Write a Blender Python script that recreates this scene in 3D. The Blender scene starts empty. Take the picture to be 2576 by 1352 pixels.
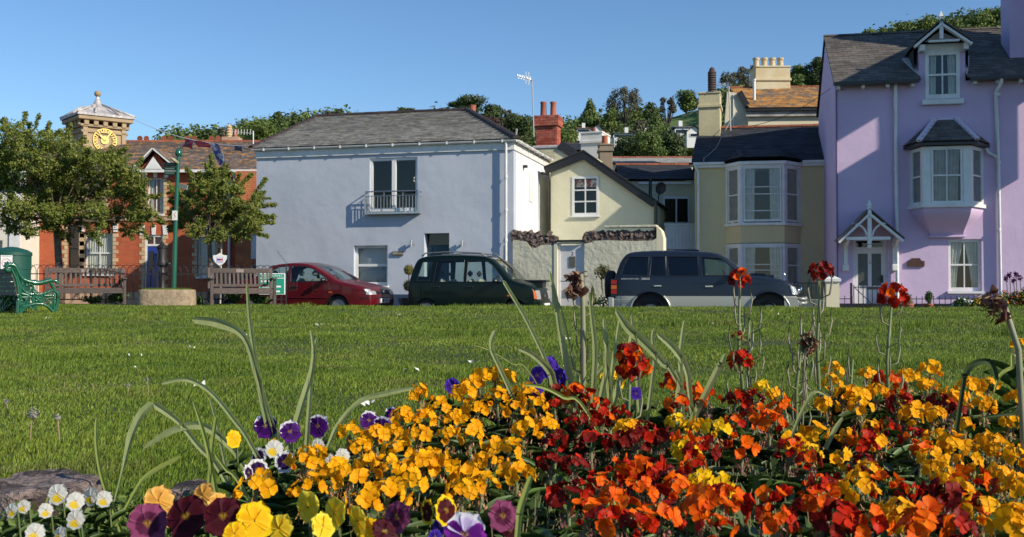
import bpy, bmesh, math, random
import numpy as np
from mathutils import Vector, Matrix, noise
from mathutils.geometry import tessellate_polygon
from math import sin, cos, pi, radians, atan2, sqrt, floor

random.seed(7); rng = np.random.default_rng(7)
S = bpy.context.scene
COL = S.collection

# ------------------------------------------------------------------ camera, light, exposure
F = 2600.0; CX = 1288.0; CY = 676.0; PITCH = math.atan(49/2600)
CAMZ = 0.5
cam_d = bpy.data.cameras.new('camera'); cam = bpy.data.objects.new('camera', cam_d); COL.objects.link(cam)
cam.location = (0, 0, CAMZ); cam.rotation_euler = (pi/2+PITCH, 0, 0)
cam_d.sensor_width = 36; cam_d.lens = 36*F/2576; cam_d.clip_start = 0.05; cam_d.clip_end = 4000
cam_d.dof.use_dof = True; cam_d.dof.focus_distance = 3.2; cam_d.dof.aperture_fstop = 22
S.camera = cam
SUN_AZ, SUN_EL = 57.0, 29.5        # degrees to the right of straight-behind-the-camera, elevation
w = bpy.data.worlds.new('World'); S.world = w; w.use_nodes = True
nt = w.node_tree; bg = nt.nodes['Background']
sky = nt.nodes.new('ShaderNodeTexSky'); sky.sky_type = 'NISHITA'; sky.sun_disc = False
sky.sun_elevation = radians(SUN_EL); sky.sun_rotation = radians(180-SUN_AZ)
sky.air_density = 1.0; sky.dust_density = 0.0; sky.ozone_density = 5.0
hsv = nt.nodes.new('ShaderNodeHueSaturation'); hsv.inputs['Saturation'].default_value = 1.06
nt.links.new(sky.outputs[0], hsv.inputs['Color']); nt.links.new(hsv.outputs[0], bg.inputs[0]); bg.inputs[1].default_value = 0.122
sun_d = bpy.data.lights.new('sun', 'SUN'); sun = bpy.data.objects.new('sun', sun_d); COL.objects.link(sun)
sun_d.energy = 5.0; sun_d.angle = radians(0.5); sun_d.color = (1.0, 0.9, 0.74)
sv = Vector((sin(radians(SUN_AZ))*cos(radians(SUN_EL)), -cos(radians(SUN_AZ))*cos(radians(SUN_EL)), sin(radians(SUN_EL))))
sun.rotation_euler = sv.to_track_quat('Z', 'Y').to_euler(); sun.location = sv*50
S.view_settings.view_transform = 'Standard'; S.view_settings.look = 'None'
S.view_settings.exposure = 0.18; S.view_settings.gamma = 1; S.view_settings.use_curve_mapping = False
S.render.engine = 'CYCLES'; S.cycles.use_denoising = True
S.cycles.max_bounces = 6; S.cycles.transparent_max_bounces = 12; S.cycles.caustics_reflective = False; S.cycles.caustics_refractive = False
GZ = -0.4                         # street level; the lawn lies at 0

def P(u, v, Y):
    "world point seen at picture position (u,v) of a 2576-wide picture, at distance Y"
    a = (u-CX)/F; b = (CY-v)/F
    d = Vector((a, cos(PITCH)-b*sin(PITCH), sin(PITCH)+b*cos(PITCH)))
    return Vector((0, 0, CAMZ)) + d*(Y/d.y)
def UV(p):
    x, y, z = p[0], p[1], p[2]-CAMZ
    dep = y*cos(PITCH)+z*sin(PITCH); up = -y*sin(PITCH)+z*cos(PITCH)
    return CX+F*x/dep, CY-F*up/dep

# ------------------------------------------------------------------ materials
MATS = {}
def M(name, col, col2=None, scale=4.0, rough=0.7, bump=0.0, bscale=40.0, metal=0.0, rnd=0.0, hrnd=0.0, coat=0.0, trans=0.0,
      stretch=None, spec=0.5, lo=0.35, hi=0.65, bump2=None, col3=None, s3=20.0, t3=0.62, alpha=None, mapobj=False):
    if name in MATS: return MATS[name]
    m = bpy.data.materials.new(name); m.use_nodes = True; MATS[name] = m
    n = m.node_tree; N = n.nodes; L = n.links; pb = N['Principled BSDF']
    pb.inputs['Roughness'].default_value = rough; pb.inputs['Metallic'].default_value = metal
    pb.inputs['Specular IOR Level'].default_value = spec
    pb.inputs['Coat Weight'].default_value = coat; pb.inputs['Coat Roughness'].default_value = 0.06
    geo = N.new('ShaderNodeNewGeometry'); pos = geo.outputs['Position']
    if mapobj:
        tc = N.new('ShaderNodeTexCoord'); pos = tc.outputs['Object']
    if stretch:
        mp = N.new('ShaderNodeMapping'); mp.inputs['Scale'].default_value = stretch; L.new(pos, mp.inputs[0]); pos = mp.outputs[0]
    c = None
    def rgb(v):
        r = N.new('ShaderNodeRGB'); r.outputs[0].default_value = (*v, 1); return r.outputs[0]
    c = rgb(col)
    def noise_n(s, det=5, r=.6):
        t = N.new('ShaderNodeTexNoise'); t.inputs['Scale'].default_value = s; t.inputs['Detail'].default_value = det
        t.inputs['Roughness'].default_value = r; L.new(pos, t.inputs['Vector']); return t.outputs[0]
    def mix(f, a, b):
        x = N.new('ShaderNodeMix'); x.data_type = 'RGBA'; L.new(f, x.inputs[0]); L.new(a, x.inputs[6]); L.new(b, x.inputs[7]); return x.outputs[2]
    def ramp(v, a, b):
        x = N.new('ShaderNodeMapRange'); L.new(v, x.inputs[0]); x.inputs[1].default_value = a; x.inputs[2].default_value = b; return x.outputs[0]
    if col2: c = mix(ramp(noise_n(scale), lo, hi), c, rgb(col2))
    if col3: c = mix(ramp(noise_n(s3, 6, .7), t3, t3+.06), c, rgb(col3))
    if rnd or hrnd:
        oi = N.new('ShaderNodeObjectInfo')
        ad = N.new('ShaderNodeMath'); ad.operation = 'ADD'; L.new(oi.outputs['Random'], ad.inputs[0]); L.new(geo.outputs['Random Per Island'], ad.inputs[1])
        fr = N.new('ShaderNodeMath'); fr.operation = 'FRACT'; L.new(ad.outputs[0], fr.inputs[0])
        hs = N.new('ShaderNodeHueSaturation'); L.new(c, hs.inputs['Color'])
        r1 = N.new('ShaderNodeMapRange'); L.new(fr.outputs[0], r1.inputs[0]); r1.inputs[3].default_value = 1-rnd; r1.inputs[4].default_value = 1+rnd
        L.new(r1.outputs[0], hs.inputs['Value'])
        if hrnd:
            mu = N.new('ShaderNodeMath'); mu.operation = 'MULTIPLY'; mu.inputs[1].default_value = 7.31; L.new(fr.outputs[0], mu.inputs[0])
            f2 = N.new('ShaderNodeMath'); f2.operation = 'FRACT'; L.new(mu.outputs[0], f2.inputs[0])
            r2 = N.new('ShaderNodeMapRange'); L.new(f2.outputs[0], r2.inputs[0]); r2.inputs[3].default_value = .5-hrnd; r2.inputs[4].default_value = .5+hrnd
            L.new(r2.outputs[0], hs.inputs['Hue'])
        c = hs.outputs[0]
    L.new(c, pb.inputs['Base Color'])
    if bump:
        b = N.new('ShaderNodeBump'); b.inputs['Strength'].default_value = 1.0; b.inputs['Distance'].default_value = bump
        L.new(noise_n(bscale, 4, .6), b.inputs['Height']); last = b
        if bump2:
            b2 = N.new('ShaderNodeBump'); b2.inputs['Strength'].default_value = 1.0; b2.inputs['Distance'].default_value = bump2[0]
            L.new(noise_n(bump2[1], 3, .55), b2.inputs['Height']); L.new(b.outputs[0], b2.inputs['Normal']); last = b2
        L.new(last.outputs[0], pb.inputs['Normal'])
    if trans:
        tr = N.new('ShaderNodeBsdfTranslucent'); L.new(c, tr.inputs[0]); ms = N.new('ShaderNodeMixShader'); ms.inputs[0].default_value = trans
        L.new(pb.outputs[0], ms.inputs[1]); L.new(tr.outputs[0], ms.inputs[2]); L.new(ms.outputs[0], N['Material Output'].inputs[0])
    return m
def glass_mat(name, tint=(.55, .62, .6), op=0.35, rough=0.02):
    m = bpy.data.materials.new(name); m.use_nodes = True; MATS[name] = m
    N = m.node_tree.nodes; L = m.node_tree.links; N.remove(N['Principled BSDF'])
    t = N.new('ShaderNodeBsdfTransparent'); t.inputs[0].default_value = (*tint, 1)
    g = N.new('ShaderNodeBsdfGlossy'); g.inputs['Roughness'].default_value = rough
    d = N.new('ShaderNodeFresnel'); d.inputs[0].default_value = 1.5
    mul = N.new('ShaderNodeMath'); mul.operation = 'MULTIPLY_ADD'; mul.inputs[1].default_value = 1.5; mul.inputs[2].default_value = 0.0; mul.use_clamp = True
    L.new(d.outputs[0], mul.inputs[0])
    ge = N.new('ShaderNodeNewGeometry'); iv = N.new('ShaderNodeMath'); iv.operation = 'SUBTRACT'; iv.inputs[0].default_value = 1; L.new(ge.outputs['Backfacing'], iv.inputs[1])
    m2 = N.new('ShaderNodeMath'); m2.operation = 'MULTIPLY'; L.new(mul.outputs[0], m2.inputs[0]); L.new(iv.outputs[0], m2.inputs[1])
    x = N.new('ShaderNodeMixShader'); L.new(m2.outputs[0], x.inputs[0]); L.new(t.outputs[0], x.inputs[1]); L.new(g.outputs[0], x.inputs[2])
    L.new(x.outputs[0], N['Material Output'].inputs[0]); return m

white = M('white_paint', (.78, .78, .76), (.66, .66, .63), 3, .45, .002, 60)
upvc = M('white_plastic', (.80, .80, .80), rough=.3)
blackp = M('black_paint', (.015, .015, .016), rough=.4)
glass = glass_mat('window_glass', (.93, .96, .95), .5)
carglass = glass_mat('car_glass', (.70, .80, .76), .3)
darkglass = glass_mat('tinted_car_glass', (.05, .06, .06), .3)
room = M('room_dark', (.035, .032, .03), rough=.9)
curtain_m = M('net_curtain', (.82, .80, .74), (.66, .64, .58), 8, .9, trans=.3)
curtain_r = M('pink_curtain', (.36, .24, .20), (.26, .17, .14), 8, .9, trans=.2)
steel = M('stainless_steel', (.62, .62, .6), rough=.3, metal=.9)
chrome = M('chrome', (.8, .8, .8), rough=.12, metal=1)
rubber = M('tyre_rubber', (.02, .02, .02), rough=.85, bump=.003, bscale=60)
lead = M('lead_flashing', (.38, .38, .38), (.55, .52, .5), 6, .6, .005, 14)
terracotta = M('terracotta', (.42, .13, .07), (.3, .1, .06), 6, .8, .004, 30, rnd=.12)

# ------------------------------------------------------------------ mesh helpers
class MB:
    def __init__(s, T=None): s.v = []; s.f = []; s.T = T; s.mi = None
    def add(s, vs, fs):
        o = len(s.v); s.v += [tuple(p) for p in vs]; s.f += [tuple(i+o for i in f) for f in fs]; return s
    def box(s, x0, x1, y0, y1, z0, z1, R=None):
        vs = [Vector((x, y, z)) for z in (z0, z1) for y in (y0, y1) for x in (x0, x1)]
        if R is not None: vs = [R @ p for p in vs]
        return s.add(vs, [(0, 2, 3, 1), (4, 5, 7, 6), (0, 1, 5, 4), (2, 6, 7, 3), (0, 4, 6, 2), (1, 3, 7, 5)])
    def quad(s, a, b, c, d): return s.add([a, b, c, d], [(0, 1, 2, 3)])
    def prism(s, poly, y0, y1):
        "polygon in x,z extruded along y"
        n = len(poly); vs = [(p[0], y0, p[1]) for p in poly] + [(p[0], y1, p[1]) for p in poly]
        s.add(vs, [tuple((i, (i+1) % n, n+(i+1) % n, n+i)) for i in range(n)])
        t = tessellate_polygon([[Vector((p[0], p[1], 0)) for p in poly]])
        o = len(s.v)-2*n
        for a, b, c in t: s.f.append((o+a, o+b, o+c)); s.f.append((o+n+a, o+n+c, o+n+b))
        return s
    def slab(s, poly, z0, z1):
        n = len(poly); o = len(s.v)
        s.v += [(p[0], p[1], z0) for p in poly] + [(p[0], p[1], z1) for p in poly]
        s.f += [(o+i, o+(i+1) % n, o+n+(i+1) % n, o+n+i) for i in range(n)]
        for a, b, c in tessellate_polygon([[Vector((p[0], p[1], 0)) for p in poly]]): s.f.append((o+a, o+b, o+c)); s.f.append((o+n+a, o+n+c, o+n+b))
        return s
    def bar(s, p, q, w, h, up=Vector((0, 0, 1))):
        "rectangular bar from p to q, w across, h along 'up'"
        p = Vector(p); q = Vector(q); d = (q-p).normalized(); x = d.cross(up).normalized()*w/2; y = x.cross(d).normalized()*h/2
        vs = [a+i*x+j*y for a in (p, q) for (i, j) in ((-1, -1), (1, -1), (1, 1), (-1, 1))]
        return s.add(vs, [(0, 1, 2, 3), (7, 6, 5, 4), (0, 4, 5, 1), (1, 5, 6, 2), (2, 6, 7, 3), (3, 7, 4, 0)])
    def tube(s, pts, r, n=6, cap=True):
        pts = [Vector(p) for p in pts]; m = len(pts); rr = r if isinstance(r, (list, tuple)) else [r]*m
        o = len(s.v); ref = Vector((0, 0, 1))
        d0 = (pts[1]-pts[0]).normalized()
        if abs(d0.z) > .9: ref = Vector((1, 0, 0))
        for i, p in enumerate(pts):
            d = (pts[min(i+1, m-1)]-pts[max(i-1, 0)]).normalized(); x = d.cross(ref)
            if x.length < 1e-4: x = d.cross(Vector((0, 1, 0)))
            x.normalize(); y = d.cross(x); ref = y.cross(d) if False else ref
            for k in range(n):
                a = 2*pi*k/n; s.v.append(tuple(p+rr[i]*(cos(a)*x+sin(a)*y)))
        for i in range(m-1):
            for k in range(n):
                a = o+i*n+k; b = o+i*n+(k+1) % n; s.f.append((a, b, b+n, a+n))
        if cap: s.f.append(tuple(o+k for k in range(n))[::-1]); s.f.append(tuple(o+(m-1)*n+k for k in range(n)))
        return s
    def lathe(s, prof, c=(0, 0, 0), n=16, R=None):
        "profile of (r,z) turned about z through c"
        o = len(s.v); c = Vector(c)
        for r, z in prof:
            for k in range(n):
                p = Vector((r*cos(2*pi*k/n), r*sin(2*pi*k/n), z))
                s.v.append(tuple(c+((R @ p) if R is not None else p)))
        for i in range(len(prof)-1):
            for k in range(n):
                a = o+i*n+k; b = o+i*n+(k+1) % n; s.f.append((a, b, b+n, a+n))
        s.f.append(tuple(o+k for k in range(n))[::-1]); s.f.append(tuple(o+(len(prof)-1)*n+k for k in range(n)))
        return s
    def mesh(s, name):
        me = bpy.data.meshes.new(name)
        vs = [tuple(s.T @ Vector(p)) for p in s.v] if s.T is not None else s.v
        me.from_pydata(vs, [], s.f); me.update(); return me
    def build(s, name, mat, parent=None, smooth=False, bev=0, **kw):
        me = s.mesh(name)
        if bev:
            bm = bmesh.new(); bm.from_mesh(me); bmesh.ops.remove_doubles(bm, verts=bm.verts, dist=1e-5)
            bmesh.ops.bevel(bm, geom=bm.edges[:], offset=bev, segments=2 if smooth else 1, affect='EDGES', clamp_overlap=True)
            bm.to_mesh(me); bm.free()
        return link(name, me, mat, parent, smooth, **kw)
def link(name, me, mat, parent=None, smooth=False, label=None, cat=None, group=None, kind=None):
    if mat and not me.materials: me.materials.append(mat)
    if smooth: me.shade_smooth()
    if smooth == 'auto':
        try: me.set_sharp_from_angle(angle=radians(35))
        except Exception: pass
    o = bpy.data.objects.new(name, me); COL.objects.link(o)
    if parent: o.parent = parent
    return tag(o, label, cat, group, kind)
def tag(o, label=None, cat=None, group=None, kind=None):
    if label: o['label'] = label
    if cat: o['category'] = cat
    if group: o['group'] = group
    if kind: o['kind'] = kind
    return o
def empty(name, loc=(0, 0, 0), rz=0, label=None, cat=None, group=None, parent=None):
    o = bpy.data.objects.new(name, None); COL.objects.link(o); o.empty_display_size = .1
    o.location = loc; o.rotation_euler = (0, 0, rz); o.parent = parent
    return tag(o, label, cat, group)
def copy_tree(o, parent=None):
    c = o.copy(); COL.objects.link(c); c.parent = parent
    for ch in list(o.children): copy_tree(ch, c)
    return c
def np_mesh(name, V, Fq, mat, parent=None, **kw):
    "V (n,3), Fq (m,k) arrays"
    me = bpy.data.meshes.new(name); V = np.asarray(V, np.float32); Fq = np.asarray(Fq, np.int32)
    k = Fq.shape[1]; me.vertices.add(len(V)); me.vertices.foreach_set('co', V.ravel())
    me.loops.add(Fq.size); me.loops.foreach_set('vertex_index', Fq.ravel())
    me.polygons.add(len(Fq)); me.polygons.foreach_set('loop_start', np.arange(0, Fq.size, k, dtype=np.int32))
    try: me.polygons.foreach_set('loop_total', np.full(len(Fq), k, np.int32))
    except Exception: pass
    me.update(calc_edges=True); sm = kw.pop('smooth', False)
    if not sm and k == 4: me.shade_flat()
    return link(name, me, mat, parent, sm, **kw)
CUBE_V = np.array([(x, y, z) for z in (0, 1) for y in (0, 1) for x in (0, 1)], np.float32)
CUBE_F = [(0, 2, 3, 1), (4, 5, 7, 6), (0, 1, 5, 4), (2, 6, 7, 3), (0, 4, 6, 2), (1, 3, 7, 5)]
UNIT = {}
def unit_cube(key, mat):
    if key not in UNIT:
        me = bpy.data.meshes.new(key); me.from_pydata([tuple(map(float, p)) for p in CUBE_V], [], CUBE_F); me.materials.append(mat); UNIT[key] = me
    return UNIT[key]
def pieces(name, mats, mat, parent, nmax=300, rest=None):
    "boxes given by 4x4 matrices applied to the unit cube: the first nmax as parts, the rest joined as stuff"
    me = unit_cube(name+'_'+mat.name, mat)
    for m in mats[:nmax]:
        o = bpy.data.objects.new(name, me); COL.objects.link(o); o.parent = parent; o.matrix_local = m
    r = mats[nmax:]
    if r:
        A = np.array([[list(row) for row in m] for m in r], np.float32)
        V4 = np.concatenate([CUBE_V, np.ones((8, 1), np.float32)], 1)
        V = np.einsum('nij,vj->nvi', A, V4)[:, :, :3].reshape(-1, 3)
        Fq = (np.array(CUBE_F)[None]+8*np.arange(len(r))[:, None, None]).reshape(-1, 4)
        np_mesh(rest or name+'_courses', V, Fq, mat, parent, kind='stuff')
def mat4(o, ex, ey, ez):
    return Matrix(((ex[0], ey[0], ez[0], o[0]), (ex[1], ey[1], ez[1], o[1]), (ex[2], ey[2], ez[2], o[2]), (0, 0, 0, 1)))
def slates(parent, eL, eR, tL, tR, course, width, mat, nmax=300, thick=.012, name='slate'):
    eL, eR, tL, tR = map(Vector, (eL, eR, tL, tR)); n = max(2, round(((tL+tR)/2-(eL+eR)/2).length/course))
    out = []; nrm = (eR-eL).cross(tL-eL).normalized()
    if nrm.z < 0: nrm = -nrm
    for i in range(n):
        f = i/n; l = eL.lerp(tL, f); r = eR.lerp(tR, f); l2 = eL.lerp(tL, (i+1)/n); r2 = eR.lerp(tR, (i+1)/n)
        ex = (r-l).normalized(); up = nrm.cross(ex).normalized(); h = ((l2+r2)/2-(l+r)/2).dot(up)*1.3
        L = (r-l).length; x = -width*(.5 if i % 2 else 0)
        row = []
        while x < L:
            a = max(0, x); b = min(L, x+width)
            if b-a > .02:
                ww = b-a-.006; ezv = nrm*thick; ti = random.uniform(.9, 1.25)
                row.append(mat4(l+ex*a+nrm*(.018*ti)-up*.0, ex*ww, up*h-nrm*.016*ti+ex*random.uniform(-.006, .006), ezv))
            x += width
        out.append(row)
    flat = [m for row in out for m in row]
    pieces(name, flat, mat, parent, nmax, name+'_courses')
def text_mesh(txt, size, mat, parent, T, name='lettering', ext=.001, align='CENTER'):
    cu = bpy.data.curves.new('t', 'FONT'); cu.body = txt; cu.size = size; cu.extrude = ext; cu.align_x = align; cu.align_y = 'CENTER'
    o = bpy.data.objects.new('t', cu); COL.objects.link(o); bpy.context.view_layer.update()
    me = bpy.data.meshes.new_from_object(o.evaluated_get(bpy.context.evaluated_depsgraph_get()))
    bpy.data.objects.remove(o); me.name = name; me.transform(T @ Matrix.Rotation(pi/2, 4, 'X')); me.materials.clear()
    return link(name, me, mat, parent)

class Front:
    "a vertical facade plane between two picture columns; local x runs along it, local y away from the viewer, z up from the street"
    def __init__(s, uL, YL, uR, YR, z=GZ):
        a = P(uL, 725, YL); b = P(uR, 725, YR); s.o = Vector((a.x, YL, z)); s.rz = atan2(YR-YL, b.x-a.x)
        s.ex = Vector((cos(s.rz), sin(s.rz), 0)); s.ny = Vector((-sin(s.rz), cos(s.rz), 0)); s.W = sqrt((b.x-a.x)**2+(YR-YL)**2)
    def at(s, u, v, off=0):
        "local (x,z) on the plane off metres in front of the facade"
        d = P(u, v, 10)-Vector((0, 0, CAMZ)); c = Vector((0, 0, CAMZ)); o = s.o-s.ny*off
        t = (o-c).dot(s.ny)/d.dot(s.ny); p = c+d*t-s.o; return p.dot(s.ex), p.z
    def rect(s, u0, v0, u1, v1, off=0):
        vm = (v0+v1)/2; um = (u0+u1)/2
        return s.at(u0, vm, off)[0], s.at(um, v1, off)[1], s.at(u1, vm, off)[0], s.at(um, v0, off)[1]   # x0,z0,x1,z1
    def root(s, name, label, cat, group=None): return empty(name, s.o, s.rz, label, cat, group)

def wall(name, poly, holes, mat, parent, y0=0, depth=.22, T=None, **kw):
    "front face with rectangular openings (x0,z0,x1,z1), reveals and a back; poly in x,z"
    mb = MB(T); loops = [[Vector((p[0], p[1], 0)) for p in poly]]
    for (x0, z0, x1, z1) in holes: loops.append([Vector((x0, z0, 0)), Vector((x0, z1, 0)), Vector((x1, z1, 0)), Vector((x1, z0, 0))])
    allp = [p for l in loops for p in l]
    tris = tessellate_polygon(loops)
    for yy, fl in ((y0, 1), (y0+depth, -1)):
        o = len(mb.v); mb.v += [(p.x, yy, p.y) for p in allp]
        for t in tris:
            a, b, c = [allp[i] for i in t]; cr = (b-a).cross(c-a).z
            if abs(cr) < 1e-9: continue
            t2 = t if cr*fl > 0 else t[::-1]
            mb.f.append(tuple(o+i for i in t2))
    for l in loops:
        n = len(l)
        for i in range(n):
            a, b = l[i], l[(i+1) % n]; mb.quad((a.x, y0, a.y), (b.x, y0, b.y), (b.x, y0+depth, b.y), (a.x, y0+depth, a.y))
    return mb.build(name, mat, parent, **kw)

def wavy(mb, x0, x1, z0, z1, y, folds=6, amp=.025, gather=0.0, side=0):
    "hanging cloth; gather pulls its lower part to one side"
    nx = folds*6; nz = 6; o = len(mb.v)
    for j in range(nz+1):
        t = j/nz; z = z1+(z0-z1)*t; g = 1-gather*sin(pi*min(1, t*.9)*.5)
        for i in range(nx+1):
            s_ = i/nx; x = x0+(x1-x0)*(s_*g if side <= 0 else 1-(1-s_)*g)
            mb.v.append((x, y+amp*sin(s_*folds*2*pi+.4*sin(3*t)), z))
    for j in range(nz):
        for i in range(nx):
            a = o+j*(nx+1)+i; mb.f.append((a, a+1, a+nx+2, a+nx+1))
def window(parent, r, T=None, cols=2, rows=2, y=.09, fw=.055, bar=.028, mat=None, style='sash', curtain='pair', cmat=None, sill=True, rowpos=None,
           name='window', gl=None, sillw=.06, silld=.1, roomd=1.3, dark=None, rm_=.25, cy=.085):
    x0, z0, x1, z1 = r; mat = mat or white; f = MB(T)
    if T is not None: pass
    d = .05
    f.box(x0, x0+fw, y, y+d, z0, z1); f.box(x1-fw, x1, y, y+d, z0, z1)
    f.box(x0+fw, x1-fw, y, y+d, z1-fw, z1); f.box(x0+fw, x1-fw, y, y+d, z0, z0+fw*1.3)
    W = f.build(name, mat, parent)
    gx0, gx1, gz0, gz1 = x0+fw, x1-fw, z0+fw*1.3, z1-fw
    rp = rowpos or [i/rows for i in range(1, rows)]
    zs = [gz0]+[gz0+(gz1-gz0)*t for t in rp]+[gz1]; xs = [gx0+(gx1-gx0)*i/cols for i in range(cols+1)]
    for i, zz in enumerate(zs[1:-1]):
        hb = bar*1.5 if (style == 'sash' and len(zs) == 3) else bar
        MB(T).box(gx0, gx1, y+.004, y+d-.006, zz-hb/2, zz+hb/2).build('meeting_rail' if style == 'sash' else 'glazing_bar', mat, W)
    for xx in xs[1:-1]: MB(T).box(xx-bar/2, xx+bar/2, y+.008, y+d-.01, gz0, gz1).build('glazing_bar', mat, W)
    for i in range(cols):
        for j in range(len(zs)-1):
            MB(T).box(xs[i]+.002, xs[i+1]-.002, y+.022, y+.028, zs[j]+.002, zs[j+1]-.002).build('pane', gl or glass, W)
    if curtain:
        cm = cmat or curtain_m; yy = y+cy
        spans = {'pair': ((0, .3, 0), (.7, 1, 1)), 'wide': ((0, .42, 0), (.58, 1, 1)), 'full': ((0, 1, 0),), 'tied': ((0, .5, 0), (.5, 1, 1)), 'left': ((0, .4, 0),), 'blind': ((0, 1, 0),)}[curtain]
        for a, b, sd in spans:
            c = MB(T)
            if curtain == 'blind': c.box(gx0, gx1, yy, yy+.004, gz0+(gz1-gz0)*0.0, gz1)
            else: wavy(c, gx0+(gx1-gx0)*a, gx0+(gx1-gx0)*b, z0, z1, yy, max(2, int((gx1-gx0)*(b-a)/.09)), .02, .6 if curtain == 'tied' else .1, sd)
            c.build('curtain', cm, W, smooth=True)
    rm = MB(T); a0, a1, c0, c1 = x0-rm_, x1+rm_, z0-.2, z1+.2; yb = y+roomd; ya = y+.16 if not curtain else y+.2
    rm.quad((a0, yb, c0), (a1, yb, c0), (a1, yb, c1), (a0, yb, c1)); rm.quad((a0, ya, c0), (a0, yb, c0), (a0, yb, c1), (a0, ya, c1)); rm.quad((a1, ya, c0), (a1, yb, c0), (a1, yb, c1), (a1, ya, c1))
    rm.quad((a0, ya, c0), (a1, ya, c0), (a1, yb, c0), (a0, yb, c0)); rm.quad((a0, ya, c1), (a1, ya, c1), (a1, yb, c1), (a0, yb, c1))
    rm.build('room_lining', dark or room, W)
    if sill: MB(T).box(x0-.04, x1+.04, -silld, y+.02, z0-sillw, z0-.002).build('sill', mat, W)
    return W
def tree_leaves(name, centers, radii, n, size, mat, parent=None, seed=0, flat=.8, shell=.55, elong=1.5, **kw):
    "leaf-sized quads spread through a set of clumps"
    g = np.random.default_rng(seed); C = np.asarray(centers, float); R = np.asarray(radii, float)
    if R.ndim == 1: R = np.stack([R, R, R*flat], 1)
    wgt = R.prod(1)**(2/3); wgt = wgt/wgt.sum(); idx = g.choice(len(C), n, p=wgt)
    d = g.normal(size=(n, 3)); d /= np.linalg.norm(d, axis=1)[:, None]
    rad = shell+(1-shell)*g.random(n)**.7; rad *= g.normal(1, .12, n)
    pos = C[idx]+d*R[idx]*rad[:, None]
    nr = d+g.normal(size=(n, 3))*.7+np.array([0, 0, .35]); nr /= np.linalg.norm(nr, axis=1)[:, None]
    t = np.cross(nr, g.normal(size=(n, 3))); t /= np.linalg.norm(t, axis=1)[:, None]; b = np.cross(nr, t)
    s = size*g.uniform(.6, 1.35, n)[:, None]
    V = np.stack([pos-t*s*elong*.5, pos+b*s*.42+nr*s*.08, pos+t*s*elong*.5, pos-b*s*.42+nr*s*.08], 1).reshape(-1, 3)
    return np_mesh(name, V, np.arange(4*n).reshape(-1, 4), mat, parent, **kw)
# ------------------------------------------------------------------ ground, road, lawn, hill
def sstep(a, b, x): t = np.clip((x-a)/(b-a), 0, 1); return t*t*(3-2*t)
def lawn_z(x, y):
    x = np.asarray(x, float); y = np.asarray(y, float)
    z = .085*sstep(9, 21, y)+(.012*np.sin(x*2.7+1.5*np.sin(y*1.3))*np.sin(y*2.1+.8*np.sin(x*1.7))+.016*np.sin(x*1.1+2*np.sin(y*.6+1)+y*.9))*sstep(3.2, 6, y)*(1-.7*sstep(18, 22, y))+.012*np.sin(x*1.3+1)*np.sin(y*.9)*sstep(3, 6, y)+.02*np.sin(x*.5+y*.35)*sstep(6, 12, y)*(1-.6*sstep(18, 22, y))
    return z
def lz(x, y): return float(lawn_z(x, y))
road_m = M('asphalt', (.05, .05, .052), (.07, .068, .065), 3, .9, .004, 90)
MB().quad((-1500, -600, GZ-.25), (1500, -600, GZ-.25), (1500, 2500, GZ-.25), (-1500, 2500, GZ-.25)).build('ground', M('far_ground', (.07, .085, .04), (.09, .08, .05), .05, .95), kind='structure')
def road_z(x): return -.28-.019*(x+5)
MB().quad((-40, 16, road_z(-10)), (-10, 16, road_z(-10)), (-10, 60, road_z(-10)), (-40, 60, road_z(-10))).quad((-10, 16, road_z(-10)), (12, 16, road_z(12)), (12, 60, road_z(12)), (-10, 60, road_z(-10))).quad((12, 16, road_z(12)), (40, 16, road_z(12)), (40, 60, road_z(12)), (12, 60, road_z(12))).build('road', road_m, kind='structure')
MB().slab([(-7.9, 31.2), (-7.9, 29.0), (12.5, 23.6), (12.5, 30)], GZ+.002, GZ+.1).build('pavement', M('paving', (.26, .25, .23), (.2, .19, .18), 2, .9, .003, 40), kind='structure')
soil_grass = M('turf_soil', (.035, .05, .012), (.06, .075, .02), 2.5, .95, .01, 50)
def edgeY(x):
    pts = [(-30, 27.5), (-5.9, 27.2), (-5.55, 24.1), (-3, 23.6), (0, 22.9), (4, 22.3), (8, 22), (12, 21.9), (30, 22)]
    for (a, ya), (b, yb) in zip(pts, pts[1:]):
        if a <= x <= b: return ya+(yb-ya)*(x-a)/(b-a)
    return 22
xs = np.concatenate([np.arange(-26, -6, .6), np.arange(-6, 6, .3), np.arange(6, 26.1, .6)]); mb = MB(); NT = 60
for i, x in enumerate(xs):
    e = edgeY(x)
    for j in range(NT+1):
        y = -12+(e+12)*(j/NT); mb.v.append((x, y, lz(x, y)))
    mb.v.append((x, e+.06, GZ-.1))
n1 = NT+2
for i in range(len(xs)-1):
    for j in range(n1-1): a = i*n1+j; mb.f.append((a, a+n1, a+n1+1, a+1))
mb.build('lawn', soil_grass, smooth=True, kind='structure')

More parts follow.
